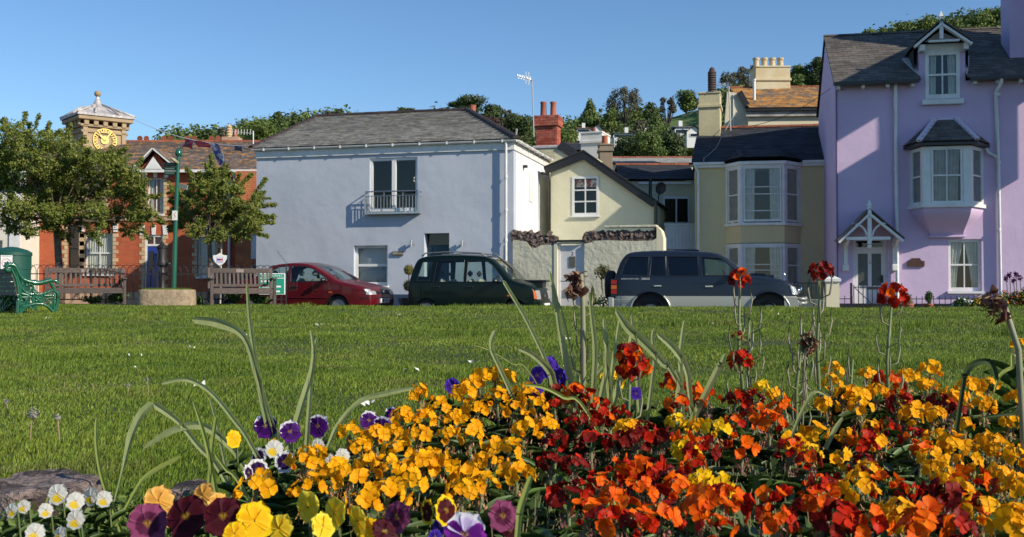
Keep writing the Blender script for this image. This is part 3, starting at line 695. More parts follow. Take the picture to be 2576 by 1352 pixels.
za = tzz(258); rfm = MB(); rfm.v = [(-ro, -ro, ze+.062), (ro, -ro, ze+.062), (ro, ro, ze+.062), (-ro, ro, ze+.062), (-ro, -ro, ze+.15), (ro, -ro, ze+.15), (ro, ro, ze+.15), (-ro, ro, ze+.15)]
for i in range(5):
    f = [0, .35, .7, .88, 1][i]; s_ = ro*(1-f)**1.0*(1-.12*sin(pi*f))+.1*f; z = ze+.15+(za-ze-.15)*f
    rfm.v += [(-s_, -s_, z), (s_, -s_, z), (s_, s_, z), (-s_, s_, z)]
for L in range(6):
    if L == 1: continue
    for k in range(4): a = L*4+k; b = L*4+(k+1) % 4; rfm.f.append((a, b, b+4, a+4))
rfm.f.append((24, 25, 26, 27))
lead_roof = M('lead_roof', (.50, .47, .45), (.30, .29, .30), 2.5, .55, .01, 8, col3=(.65, .6, .56), s3=7, t3=.55)
rf = rfm.build('roof', lead_roof, tw)
for k in range(4):
    R3 = Matrix.Rotation(k*pi/2, 3, 'Z')
    m = MB().tube([R3 @ Vector((ro, -ro, ze+.16)), R3 @ Vector((.12, -.12, za+.02))], .045, 6); 
    for xx in (-.45, .5): m.tube([R3 @ Vector((xx, -ro, ze+.17)), R3 @ Vector((xx*.5, -.62, ze+.17+(za-ze)*.52))], .04, 6)
    m.build('lead_roll', lead_roof, rf, smooth=True)
MB().lathe([(.22, za-.12), (.17, za+.05), (.1, za+.2), (.06, za+.3), (.05, za+.36)], (0, 0, 0), 12).build('finial', lead_roof, rf, smooth=True)
MB().lathe([(.02, -.12), (.09, -.1), (.13, -.03), (.13, .04), (.09, .1), (.02, .125)], (0, 0, za+.46), 12).build('ball', tst, rf, smooth=True)
gold = M('gilding', (.85, .56, .16), rough=.32, metal=.85); zc = tzz(352); rc = .46
for k in (0, 3):
    R3 = Matrix.Rotation(-k*pi/2 if k else 0, 3, 'Z')
    base = MB(Matrix.Rotation(-k*pi/2 if k else 0, 4, 'Z'))
    Ry = Matrix.Rotation(pi/2, 3, 'X')
    def ring(mb, r0, r1, y0, y1, n=36):
        o = len(mb.v)
        for i in range(n):
            a = 2*pi*i/n
            for r, y in ((r0, y0), (r1, y0), (r1, y1), (r0, y1)): mb.v.append((r*cos(a), y, zc+r*sin(a)))
        for i in range(n):
            for j in range(4): a = o+i*4+j; b = o+i*4+(j+1) % 4; c = o+((i+1) % n)*4; mb.f.append((a, b, c+(j+1) % 4, c+j))
    ring(base, rc*.93, rc, -hw-.06, -hw-.02); ring(base, .05, rc*.34, -hw-.045, -hw-.03)
    dial = base.build('clock_dial', gold, tw)
    TT = Matrix.Rotation(-k*pi/2 if k else 0, 4, 'Z')
    for h in range(12):
        a = pi/2-h*pi/6; c, s_ = cos(a), sin(a)
        nm = MB(TT)
        for o_ in ((-.05, .05) if h % 3 else (-.06, 0, .06)): nm.bar((c*rc*.64-s_*o_, -hw-.05, zc+s_*rc*.64+c*o_), (c*rc*.92-s_*o_, -hw-.05, zc+s_*rc*.92+c*o_), .03, .03, Vector((0, 1, 0)))
        nm.build('numeral', gold, dial)
    for ang, ln, wd in ((pi/2-pi/6*1.15, .42, .045), (pi/2-.87*2*pi, .28, .06)):
        MB(TT).bar((0, -hw-.075, zc), (cos(ang)*ln, -hw-.075, zc+sin(ang)*ln), wd, .02, Vector((0, 1, 0))).build('clock_hand', gold, dial)

# ---- white house at the far left
WF = Front(-90, 36.5, 49, 36.5); wf = WF.root('white_house', 'cream white rendered house end at the far left edge beside the brick building', 'house')
cream_w = M('cream_render', (.72, .68, .58), (.66, .62, .52), 2, .85, .003, 40)
wn = WF.rect(-20, 605, 6, 700); hh = WF.at(0, 470)[1]
wall('wall', [(0, 0), (WF.W, 0), (WF.W, hh), (0, hh)], [wn], cream_w, wf); MB().box(0, WF.W, .24, 5, 0, hh).build('rear_wall', cream_w, wf)
MB().box(WF.W-.35, WF.W+.03, -.06, 0, 0, hh).build('corner_strip', white, wf); MB().box(-.1, WF.W+.2, -.2, 5.1, hh, hh+.12).build('roof', lead, wf); window(wf, wn, cols=1, rows=2)

# ---- pale blue house
BL = Front(644, 31.4, 1292, 29.4); bl = BL.root('blue_house', 'pale blue rendered house with grey slate hipped roof and small steel balcony', 'house')
blue_w = M('pale_blue_render', (.51, .55, .62), (.45, .49, .565), .8, .88, .0025, 45, bump2=(.02, 1.3))
navy = M('navy_plinth', (.03, .06, .12), rough=.7)
W = BL.W; HE = BL.at(960, 386)[1]; D = 6.2
fw_ = BL.rect(930, 397, 1050, 532); dw = BL.rect(1067, 587, 1130, 780); dw = (dw[0], 0.12, dw[2], dw[3]); lw = BL.rect(890, 618, 975, 719)
wall('wall', [(0, 0.0), (W, 0.0), (W, HE+.22), (0, HE+.22)], [fw_, dw, lw], blue_w, bl, depth=.3)
bh_m = M('white_render', (.74, .76, .78), (.68, .70, .72), 2, .85, .004, 30, bump2=(.015, 3))
MB().box(W-.28, W-.002, .3, D, 0, HE+.2).build('side_wall', bh_m, bl); MB().box(0, .28, .3, D, 0, HE+.2).build('side_wall', blue_w, bl); MB().box(.28, W-.28, D-.25, D, 0, HE+.2).build('rear_wall', blue_w, bl)
MB().box(-.012, dw[0], -.015, 0, 0, BL.at(1000, 741)[1]).box(dw[2], W+.012, -.015, 0, 0, BL.at(1200, 741)[1]).build('plinth', navy, bl)
MB().box(-.03, W+.03, -.05, 0, HE-.03, HE+.2).box(W, W+.03, 0, D, HE-.03, HE+.2).build('fascia', white, bl)
def gutter(parent, p, q, n, mat, r=.06):
    p, q = Vector(p), Vector(q); g = MB(); d = (q-p); side = d.cross(Vector((0, 0, 1))).normalized(); k = 6
    for t in (p, q):
        for j in range(k+1): a = pi*j/k; g.v.append(tuple(t+side*r*cos(a)+Vector((0, 0, -r*sin(a)))))
    for j in range(k): g.f.append((j, j+1, k+2+j, k+1+j))
    g.f.append(tuple(range(k+1))); g.f.append(tuple(range(k+1, 2*k+2))[::-1]); g.box
    o = g.build('gutter', mat, parent)
    for i in range(n):
        c = p+d*((i+.5)/n); MB(Matrix.Translation(c) @ Matrix.Rotation(atan2(d.y, d.x), 4, 'Z')).box(-.02, .02, -r*1.15, r*1.15, -r*1.15, .012).build('gutter_bracket', mat, o)
    return o
gutter(bl, (-.1, -.12, HE+.24), (W+.12, -.12, HE+.24), 10, white); gutter(bl, (W+.12, -.1, HE+.24), (W+.12, D, HE+.24), 9, white)
ra = BL.at(797, 291, -3.1); rb = BL.at(1176, 281, -3.1); zR = (ra[1]+rb[1])/2; ze = HE+.25
slates(bl, (-.12, -.16, ze), (W+.12, -.16, ze), (ra[0], 3.1, zR), (rb[0], 3.1, zR), .175, .26, slate_grey, 300)
slates(bl, (W+.12, -.16, ze), (W+.12, D+.1, ze), (rb[0], 3.05, zR), (rb[0], 3.15, zR), .175, .26, slate_blue, 0)
u = MB(); u.v = [(-.12, -.13, ze-.03), (W+.11, -.13, ze-.03), (W+.11, D+.1, ze-.03), (-.12, D+.1, ze-.03), (ra[0], 3.1, zR-.03), (rb[0], 3.1, zR-.03)]; u.f = [(0, 1, 5, 4), (1, 2, 5), (2, 3, 4, 5), (3, 0, 4), (3, 2, 1, 0)]; u.build('roof', under, bl)
ridge_tiles(bl, (ra[0], 3.1, zR), (rb[0], 3.1, zR), 12, ridge_dark, .12)
ridge_tiles(bl, (W+.12, -.14, ze+.03), (rb[0], 3.1, zR), 11, ridge_dark, .12); ridge_tiles(bl, (-.12, -.14, ze+.03), (ra[0], 3.1, zR), 12, ridge_dark, .1)
MB().lathe([(.11, zR-.05), (.12, zR+.22), (.13, zR+.26)], (BL.at(1186, 275, -3.6)[0], 3.7, 0), 12).build('chimney_pot', terracotta, bl)
MB().tube([(W+.1, -.14, ze+.1), (W+.14, -.2, ze+.28)], .03, 5).build('ridge_finial', lead, bl)
# sliding balcony doors
fx0, fz0, fx1, fz1 = fw_; fm = MB(); y0 = .05
fm.box(fx0, fx0+.07, y0, y0+.09, fz0, fz1).box(fx1-.07, fx1, y0, y0+.09, fz0, fz1).box(fx0+.07, fx1-.07, y0, y0+.09, fz1-.08, fz1).box(fx0+.07, fx1-.07, y0, y0+.09, fz0, fz0+.1)
fo = fm.build('balcony_door', upvc, bl, bev=.008); cm_ = (fx0+fx1)/2
MB().box(cm_-.06, cm_+.06, y0-.02, y0+.07, fz0+.1, fz1-.08).build('sliding_stile', upvc, fo)
MB().box(fx0+.07, cm_-.06, y0+.03, y0+.045, fz0+.1, fz1-.08).build('pane', glass, fo); MB().box(cm_+.06, fx1-.07, y0+.03, y0+.045, fz0+.1, fz1-.08).build('pane', glass, fo)
MB().tube([(fx1-.1, y0-.01, fz0+.85), (fx1-.1, y0-.06, fz0+.87), (fx1-.1, y0-.06, fz0+.97), (fx1-.1, y0-.01, fz0+.99)], .012).build('handle', white, fo)
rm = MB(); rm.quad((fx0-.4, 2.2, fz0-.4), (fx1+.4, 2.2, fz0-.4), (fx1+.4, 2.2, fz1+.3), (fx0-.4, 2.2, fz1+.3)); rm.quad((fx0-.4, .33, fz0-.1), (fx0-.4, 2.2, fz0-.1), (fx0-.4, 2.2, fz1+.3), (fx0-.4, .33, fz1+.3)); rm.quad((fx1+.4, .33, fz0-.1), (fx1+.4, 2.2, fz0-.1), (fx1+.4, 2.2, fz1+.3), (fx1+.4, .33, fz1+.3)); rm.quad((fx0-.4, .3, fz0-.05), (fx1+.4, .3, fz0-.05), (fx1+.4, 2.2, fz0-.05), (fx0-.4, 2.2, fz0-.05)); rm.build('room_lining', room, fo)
# steel balcony
b0 = BL.at(919, 538, .2); b1 = BL.at(1054, 480, .2); bt = empty('balcony', (0, 0, 0), 0, parent=bl); bo = .21
MB().box(b0[0], b1[0], -bo, 0, b0[1]-.02, b0[1]+.03).build('deck', steel, bt)
MB().tube([(b0[0], 0.0, b1[1]), (b0[0], -bo, b1[1]), (b1[0], -bo, b1[1]), (b1[0], 0, b1[1])], .02).build('handrail', steel, bt)
zlow = b1[1]-.13; MB().tube([(b0[0], 0.0, zlow), (b0[0], -bo, zlow), (b1[0], -bo, zlow), (b1[0], 0, zlow)], .012).build('rail', steel, bt)
for x in (b0[0], b1[0]): MB().box(x-.02, x+.02, -bo-.02, -bo+.02, b0[1], b1[1]).build('post', steel, bt)
for i in range(1, 17): x = b0[0]+(b1[0]-b0[0])*i/17; MB().tube([(x, -bo, b0[1]), (x, -bo, zlow if i % 6 else b1[1])], .0095, 5).build('baluster', steel, bt)
for x in (b0[0], b1[0]):
    for k in (.33, .66): MB().tube([(x, -bo*k, b0[1]), (x, -bo*k, zlow)], .0095, 5).build('baluster', steel, bt)
# sash window with blinds, door, lamps, plaque, pipe
blind = M('grey_blue_blind', (.40, .45, .54), rough=.8)
window(bl, lw, cols=1, rows=2, y=.12, fw=.08, bar=.05, curtain='blind', cmat=blind, sillw=.05)
teal = M('dark_teal_paint', (.01, .05, .075), rough=.5)
dm = MB().box(dw[0], dw[2], .26, .3, .12, dw[3]-.36).build('door', teal, bl); dm['label'] = 'dark teal recessed front door'
MB().box(dw[0], dw[2], .25, .27, dw[3]-.36, dw[3]-.33).build('door_rail', teal, dm); MB().box(dw[0]+.1, dw[0]+.16, .24, .26, .2, dw[3]-.4).build('door_trim', teal, dm)
MB().quad((dw[0], .5, dw[3]-.4), (dw[2], .5, dw[3]-.4), (dw[2], .5, dw[3]), (dw[0], .5, dw[3])).build('fanlight_dark', room, dm); MB().box(dw[0], dw[2], .27, .28, dw[3]-.34, dw[3]).build('fanlight', glass, dm)
for uu in (1034.5, 1162.5):
    q = BL.at(uu, 612.5, .1); l_ = MB().lathe([(.04, -.09), (.04, .09)], (q[0], -.11, q[1]), 12).build('wall_lamp', steel, bl, smooth='auto'); MB().box(q[0]+.01, q[0]+.05, -.11, 0, q[1]-.03, q[1]+.03).build('lamp_bracket', steel, l_)
q = BL.rect(988, 632.5, 1014.6, 643, .02); pl = MB().box(q[0], q[2], -.05, 0, q[1], q[3]).build('name_plaque', M('plaque_wood', (.14, .12, .08), (.1, .08, .05), 20, .8), bl)
lm = M('plaque_letter', (.6, .57, .45), rough=.6)
text_mesh('OLD', .075, lm, pl, Matrix.Translation((q[0]+.09, -.052, q[3]-.045))); text_mesh('COTTAGE', .075, lm, pl, Matrix.Translation(((q[0]+q[2])/2+.02, -.052, q[1]+.05)))
px = BL.at(1273.5, 500, .08)[0]; pz = [BL.at(1273, v, .08)[1] for v in (446, 529, 605)]
downpipe(bl, [(px, -.11, HE+.2), (px, -.11, .05)], .038, white, [(px, -.11, z) for z in pz])
for z in pz: MB().tube([(px, -.1, z), (px, 0, z)], .008, 4).build('pipe_clip', steel, bl)
sl = MB(); sl.box(W, W+.12, 1.1, 1.22, HE-.42, HE-.34).build('security_lamp', blackp, bl); MB().box(W, W+.02, 1.9, 2.35, HE-1.35, HE-.45).build('side_window', white, bl)

# ---- cream cottage: gable front with black barges, rear wing and red chimney
cream = M('cream_yellow_render', (.72, .69, .49), (.67, .63, .43), 1.5, .88, .004, 30, bump2=(.012, 3))
cream_rough = M('cream_roughcast', (.70, .66, .45), (.62, .57, .36), 2, .9, .02, 9)
CG = Front(1386, 32.4, 1645, 31.6); cg = CG.root('cream_cottage', 'cream rendered cottage with an uneven black edged gable and a white six pane casement', 'house')
gL = CG.at(1386, 424); gA = CG.at(1468, 391); gR = CG.at(1645, 506); cw = CG.rect(1439, 444, 1506.5, 544)
wall('wall', [(0, 0), (CG.W, 0), (CG.W, gR[1]), (gA[0], gA[1]), (0, gL[1])], [cw], cream, cg)
MB().box(0, .2, .22, 5, 0, gL[1]-.05).box(CG.W-.2, CG.W, .22, 5, 0, gR[1]-.05).box(.2, CG.W-.2, 4.8, 5, 0, gR[1]).build('side_wall', cream, cg)
eL = CG.at(1368, 424, .15); eR = CG.at(1652, 509, .15); aT = CG.at(1468, 382, .15)
for a, b, nm in ((eL, aT, 'l'), (eR, aT, 'r')):
    dx = Vector((a[0]-b[0], 0, a[1]-b[1])).normalized(); n_ = Vector((-dx.z, 0, dx.x)); n_ = n_ if n_.z < 0 else -n_
    t = n_*.2; A = Vector((a[0], -.16, a[1])); B = Vector((b[0], -.16, b[1]+0))
    bo_ = MB(); bo_.v = [A, B, B+Vector((0, 0, -.25)), A+t, A+Vector((0, .04, 0)), B+Vector((0, .04, 0)), B+Vector((0, .04, -.25)), A+t+Vector((0, .04, 0))]
    bo_.f = [(0, 1, 2, 3), (7, 6, 5, 4), (0, 4, 5, 1), (1, 5, 6, 2), (2, 6, 7, 3), (3, 7, 4, 0)]; bo_.build('bargeboard', blackp, cg)
    sl_ = MB(); sl_.v = [A+Vector((0, -.02, .015)), B+Vector((0, -.02, .015)), B+Vector((0, 5.2, .015)), A+Vector((0, 5.2, .015)), A+Vector((0, -.02, .06)), B+Vector((0, -.02, .06)), B+Vector((0, 5.2, .06)), A+Vector((0, 5.2, .06))]
    sl_.f = [(0, 1, 2, 3), (4, 5, 6, 7), (0, 1, 5, 4), (1, 2, 6, 5), (2, 3, 7, 6), (3, 0, 4, 7)]; sl_.build('roof', slate_blue, cg)
window(cg, cw, cols=2, rows=3, y=-.02, fw=.075, bar=.04, style='casement', curtain=None, sillw=.04, silld=.07)
MB().box(cw[0]+.05, cw[2]-.05, .1, .3, cw[3]-.32, cw[3]-.1).build('window_bunting', M('red_cloth', (.4, .05, .04), (.7, .6, .5), 9, .9, lo=.48, hi=.52), cg)
x_ = CG.at(1381, 500, .1)[0]; downpipe(cg, [(x_-.5, .7, CG.at(1340, 428)[1]), (x_-.02, -.1, CG.at(1375, 440)[1]), (x_, -.12, CG.at(1381, 455)[1]), (x_, -.12, .5)], .045, blackp)
x_ = CG.at(1650, 520, .1)[0]; downpipe(cg, [(x_, -.12, gR[1]), (x_, -.12, .5)], .05, blackp)
# rear wing
RW = Front(1326, 34.0, 1500, 33.4); rw = RW.root('rear_cottage_wing', 'rough cream rendered wing with a red brick chimney and two tall red pots', 'house')
pts = [(0, 0), (RW.W, 0), (RW.W, RW.at(1500, 425)[1]), RW.at(1440, 387), RW.at(1408, 366), RW.at(1342, 372), (0, RW.at(1326, 392)[1])]
wall('wall', pts, [], cream_rough, rw); MB().box(0, RW.W, .25, 3, 0, RW.at(1400, 400)[1]).build('side_wall', cream_rough, rw)
MB().bar((RW.at(1408, 364)[0], -.02, RW.at(1408, 364)[1]), (RW.at(1445, 388)[0], -.02, RW.at(1445, 388)[1]), .3, .05, Vector((0, 1, 0))).build('roof_edge', slate_blue, rw)
cb = RW.rect(1345.5, 289, 1402.5, 366); ccx = (cb[0]+cb[2])/2
MB().box(cb[0]+.03, cb[2]-.03, .05, .6, cb[1]-.3, cb[3]-.02).build('chimney', mortar, rw)
T1 = Matrix.Translation((0, .04, 0)); hcap = .27
bricks(rw, cb[0]+.03, cb[2]-.03, cb[1]-.02, cb[3]-hcap-.09, [], M('chimney_brick', (.34, .055, .035), (.42, .14, .09), 5, .85, .003, 40, rnd=.3), 120, bl=.21, bh=.083, T=T1, name='chimney_brick')
bricks(rw, cb[0]-.04, cb[2]+.04, cb[3]-hcap-.09, cb[3], [], MATS['chimney_brick'], 40, bl=.21, bh=.085, y=-.08, dep=.7, T=T1, name='chimney_brick')
Tr = Matrix.Translation((cb[2]-.03, .05, 0)) @ Matrix.Rotation(pi/2, 4, 'Z')
bricks(rw, 0, .55, cb[1]-.02, cb[3]-hcap-.09, [], MATS['chimney_brick'], 40, bl=.21, bh=.083, T=Tr, name='chimney_brick')
for a, b in ((1353, 1369), (1378, 1394)):
    r1 = RW.rect(a, 252.5, b, 289); rr = (r1[2]-r1[0])/2
    MB().lathe([(rr*1.1, r1[1]), (rr*.98, r1[1]+.05), (rr*.9, r1[3]-.08), (rr*1.0, r1[3]-.05), (rr*1.0, r1[3]), (rr*.8, r1[3]), (rr*.8, r1[3]-.3)], ((r1[0]+r1[2])/2, .35, 0), 16).build('chimney_pot', terracotta, rw, smooth='auto')
MB().box(cb[0]-.1, cb[2]+.1, -.03, .65, cb[1]-.12, cb[1]+.0).build('flashing', lead, rw, bev=.03)
# aerial on the red chimney
a0 = RW.at(1343, 345, .05); a1 = RW.at(1339, 201, .05); y1 = RW.at(1303, 192.6, .05)
ae = MB().tube([(a0[0], -.05, a0[1]), (a1[0], -.05, a1[1])], .022).tube([(y1[0], -.05, y1[1]), (a1[0]+.05, -.05, a1[1]-.05)], .012, 4)
for i in range(9): t = i/9; p = Vector((y1[0], -.05, y1[1])).lerp(Vector((a1[0], -.05, a1[1])), t); ae.tube([p+Vector((-.02, 0, .07)), p+Vector((.02, 0, -.07))], .007, 4)
for q in (.55, .75): p = Vector((y1[0], -.05, y1[1])).lerp(Vector((a1[0], -.05, a1[1])), q); ae.tube([p+Vector((0, 0, -.2)), p+Vector((0, 0, .22))], .012, 4)
ae.T = Matrix.Translation(RW.o) @ Matrix.Rotation(RW.rz, 4, 'Z'); ae.build('tv_aerial', M('aerial_grey', (.4, .4, .4), rough=.4, metal=.4), label='tall television aerial mast strapped to the red brick chimney', cat='aerial')

# ---- roofs and stacks behind
def stack(name, u0, v0, u1, v1, Y, mat, label, depth=.8, rz=0, pots=(), cap=None, base=None, tex=None):
    b = P((u0+u1)/2, v1, Y); w_ = (P(u1, v1, Y).x-P(u0, v1, Y).x); h = P(u0, v0, Y).z-b.z
    r = empty(name, b, rz, label, 'chimney')
    MB().box(-w_/2, w_/2, 0, depth, -1.5, h).build('stack', mat, r, bev=.01)
    if cap: MB().box(-w_/2-.04, w_/2+.04, -.05, depth+.05, h-cap, h-cap+.1).box(-w_/2-.02, w_/2+.02, -.03, depth+.03, h+.002, h+.06).build('cap', mat, r, bev=.01)
    for (pu0, pv0, pu1, pv1, pm, style) in pots:
        x0 = P(pu0, pv1, Y).x-b.x; x1 = P(pu1, pv1, Y).x-b.x; rr = (x1-x0)/2; z1 = P(pu0, pv0, Y).z-b.z; z0 = h
        if style == 'louvre':
            pr = [(rr*.8, z0)]
            for i in range(9): z = z0+.12+(z1-z0-.25)*i/9; pr += [(rr*.72, z), (rr, z+.01), (rr*.95, z+(z1-z0)/16), (rr*.72, z+(z1-z0)/15)]
            pr += [(rr*.6, z1-.05), (rr*.3, z1)]
        elif style == 'crown': pr = [(rr, z0), (rr*.9, z0+.05), (rr*.85, z1-.1), (rr*1.05, z1-.07), (rr*1.05, z1), (rr*.75, z1), (rr*.75, z1-.3)]
        else: pr = [(rr, z0), (rr*.92, z1-.04), (rr, z1-.02), (rr, z1), (rr*.75, z1), (rr*.75, z1-.2)]
        MB().lathe(pr, ((x0+x1)/2, depth*.5, 0), 16).build('chimney_pot', pm, r, smooth='auto')
    return r
pot_dark = M('pot_dark_red', (.22, .07, .05), (.14, .05, .04), 5, .8); pot_buff = M('pot_buff', (.58, .50, .34), (.48, .38, .22), 5, .8); pot_black = M('pot_blackened', (.05, .035, .03), (.10, .06, .05), 5, .8)
st_white = M('white_stack_render', (.76, .75, .70), (.68, .66, .6), 2, .85, .004, 20)
stack('chimney_stack', 1460, 336, 1516, 420, 36.5, st_white, 'white rendered chimney stack with a dark red pot behind the cream gable', 1.1, -.35, [(1478, 316, 1488, 336, pot_dark, 'plain'), (1500, 326, 1512, 336, terracotta, 'plain')], .35)
st_brown = M('brown_stack_render', (.20, .17, .13), (.27, .21, .15), 2, .9, .008, 12)
stack('chimney_stack', 1508.5, 366, 1541, 424, 34.5, st_brown, 'brown grey weathered chimney stack with a single red pot right of the white stack', .6, 0, [(1515.5, 339, 1531.5, 366, terracotta, 'plain')], .2)
stack('chimney_stack', 1519, 352, 1536, 400, 40, st_brown, 'small lidded chimney stack just behind the brown one', .5, 0, [(1521, 332, 1535, 352, M('tin_cowl', (.2, .18, .15), rough=.6), 'plain')], .1)
def roof_block(name, label, u0, u1, v_e, v_r, Y, depth, mat, n=120, wallm=None, ridge=None, skew=0):
    f = Front(u0, Y, u1, Y); r = f.root(name, label, 'house'); h = f.at(u0, v_e)[1]; zr = f.at((u0+u1)/2, v_r, -depth)[1]
    MB().box(0, f.W, 0, depth*2, 0, h).build('wall', wallm or cream, r)
    slates(r, (-.05, -.15, h+.03), (f.W+.05, -.15, h+.03), (skew, depth, zr), (f.W, depth, zr), .2, .3, mat, n)
    MB().quad((-.05, -.12, h), (f.W+.05, -.12, h), (f.W, depth, zr-.03), (skew, depth, zr-.03)).quad((-.05, 2*depth, h), (f.W+.05, 2*depth, h), (f.W, depth, zr-.03), (skew, depth, zr-.03)).build('roof', under, r)
    ridge_tiles(r, (skew, depth, zr), (f.W, depth, zr), max(4, int(f.W/.45)), ridge or ridge_dark, .1)
    return f, r
f1, r1 = roof_block('low_slate_roof_house', 'cream house with navy slate roof and white gutter left of the bay fronted house', 1560, 1752, 456, 416, 34.8, 1.4, slate_blue, 140, ridge=ridge_red)
gy = -.2; MB().box(f1.at(1604, 462)[0], f1.at(1735, 462)[0], gy-.05, gy, f1.at(1700, 465)[1], f1.at(1700, 460)[1]).build('gutter', white, r1)
dd = f1.rect(1668, 495, 1733, 567); fr = MB().box(dd[0], dd[2], -.06, -.002, dd[1], dd[3]).build('patio_door', upvc, r1)
for a, b in ((.06, .47), (.53, .94)):
    ww = dd[2]-dd[0]; MB().box(dd[0]+ww*a, dd[0]+ww*b, -.075, -.062, dd[1]+.1, dd[3]-.08).build('pane', darkglass, fr)
    c = MB(); wavy(c, dd[0]+ww*(a+.02), dd[0]+ww*(b-.06), dd[1]+.1, dd[3]-.1, -.078, 4, .008); 
slab = f1.rect(1672, 567, 1752, 618, 2.2)
bp = empty('white_balcony_front', (0, 0, 0), 0, parent=r1); nb = 9; mB = M('white_board', (.70, .71, .72), (.62, .63, .66), 3, .7)
for i in range(nb): x0 = slab[0]+(slab[2]-slab[0])*i/nb; MB().box(x0+.004, slab[0]+(slab[2]-slab[0])*(i+1)/nb-.004, -2.2, -2.17, slab[1], slab[3]).build('board', mB, bp)
MB().box(slab[0]-.02, slab[2]+.02, -2.23, -2.16, slab[3], slab[3]+.05).build('top_rail', mB, bp); MB().box(slab[0]-.02, slab[2]+.02, -2.25, -.2, slab[1]-.12, slab[1]).build('deck', mB, bp)
MB().box(slab[0]-.02, slab[2]+.3, -2.16, -2.0, 0, slab[1]-.13).build('lower_wall', cream, bp)
# dish, flue and cable clutter
dq = f1.at(1660.8, 473.6, 1.8); dish = empty('satellite_dish', f1.o+f1.ex*dq[0]-f1.ny*1.8+Vector((0, 0, dq[1])), .5, 'dark satellite dish at the lower end of the black gable edge', 'satellite dish')
MB().lathe([(.0, .06), (.08, .05), (.16, .02), (.2, -.02), (.2, -.035), (.15, .0), (0, .035)], (0, 0, 0), 20, Matrix.Rotation(radians(-75), 3, 'X')).build('reflector', M('dish_grey', (.06, .06, .06), rough=.5), dish, smooth='auto')
MB().tube([(0, .02, -.1), (0, .1, -.3), (.0, .1, -1.3)], .02).tube([(0, -.05, -.19), (0, -.3, -.1)], .01).build('mast', blackp, dish)
MB().lathe([(.05, -.4), (.05, .12), (.09, .13), (.09, .2), (.04, .24)], f1.o+f1.ex*f1.at(1636, 470, 1.9)[0]-f1.ny*1.9+Vector((0, 0, f1.at(1636, 464, 1.9)[1])), 10).build('vent_cowl', blackp, label='black mushroom vent cowl above the black gable edge', cat='vent')
roof_block('grey_parapet_house', 'long low roof with a pale grey panel and red brick ridge under the dark cedar', 1543, 1760, 414, 398, 42, .7, M('grey_roofing', (.24, .24, .23), (.3, .3, .28), 2, .9, rnd=.15), 60, ridge=ridge_red)
roof_block('dark_roof_house', 'dark slate roof glimpsed left of the white chimney stack', 1395, 1470, 382, 363, 39, 1.2, slate_blue, 40)

# ---- garden wall with rubble coping, gate
GW = Front(1290, 29.3, 1669, 28.1); gw = GW.root('garden_wall', 'cream plastered garden wall with dark rough rubble stones along its broken top', 'wall')
gplast = M('wall_plaster', (.62, .60, .46), (.54, .52, .39), 1.6, .92, .012, 10, bump2=(.03, 2.5))
def g(u, v): return GW.at(u, v)
Lp = [(0, 0), (g(1396, 700)[0], 0), g(1396, 618), g(1382, 616), g(1362, 617), g(1352, 622), g(1340, 627), g(1331, 618), g(1322, 608), g(1305, 606), (0, g(1290, 603)[1])]
Rp = [(g(1470, 700)[0], 0), (g(1652, 700)[0], 0), g(1652, 600), g(1640, 606), g(1600, 607), g(1560, 606), g(1530, 605), g(1500, 606), g(1480, 612), g(1470, 614)]
wall('plaster_face', Lp, [], gplast, gw, depth=.3); wall('plaster_face', Rp, [], gplast, gw, depth=.3)
pier = MB().box(g(1394, 700)[0], g(1402, 700)[0], -.02, .32, 0, g(1400, 612)[1]).build('gate_pier', M('cream_and_lit_face', (.72, .66, .46), rough=.85), gw)  # paler colour stands in for the sunlit side of the pier
e1 = MB(); a0, a1 = g(1652, 700)[0], g(1669, 700)[0]
e1.prism([(a0, 0), (a1, 0), (a1, g(1669, 600)[1]), (a1-.06, g(1664, 580)[1]), (a0+.02, g(1652, 570)[1]), (a0, g(1652, 572)[1])], 0, .55).build('end_pier', MATS['cream_and_lit_face'], gw)  # sunlit right face of the wall painted in as a lighter tone
stone_m = M('dark_rubble', (.085, .062, .052), (.19, .14, .12), 9, .9, .03, 14, rnd=.35)
def stone_mesh(sd, n=2):
    bm = bmesh.new(); bmesh.ops.create_icosphere(bm, subdivisions=n, radius=1)
    for v in bm.verts:
        d = v.co.normalized(); f = .75+.45*noise.noise(d*1.6+Vector((sd*3.1, 0, 0)))+.2*noise.noise(d*4+Vector((0, sd, 0)))
        v.co = Vector((max(-.8, min(.8, d.x*1.15)), max(-.8, min(.8, d.y*1.15)), max(-.8, min(.8, d.z*1.15))))*f
    me = bpy.data.meshes.new('stone'); bm.to_mesh(me); bm.free(); me.materials.append(stone_m); return me
SM = [stone_mesh(i) for i in range(6)]
def stone(parent, x, y, z, sx, sy, sz, k): 
    o = bpy.data.objects.new('stone', SM[k % 6]); COL.objects.link(o); o.parent = parent; o.location = (x, y, z); o.scale = (sx, sy, sz); o.rotation_euler = (random.uniform(-.3, .3), random.uniform(-.5, .5), random.uniform(-.4, .4))
tops = {1290: 580, 1300: 573, 1315: 575, 1328: 578, 1340: 584, 1355: 583, 1370: 589, 1380: 580, 1394: 588}
uu = 1294; k = 0
while uu < 1394:
    vt = np.interp(uu, list(tops), list(tops.values())); vb = np.interp(uu, [1290, 1322, 1331, 1340, 1352, 1396], [603, 607, 617, 626, 621, 617])
    v = vb-4
    while v > vt+3:
        q = g(uu+random.uniform(-2, 2), v); s_ = random.uniform(.12, .19); stone(gw, q[0], .14, q[1], s_, .17, s_*.95, k); k += 1; v -= 13
    uu += 12
uu = 1473
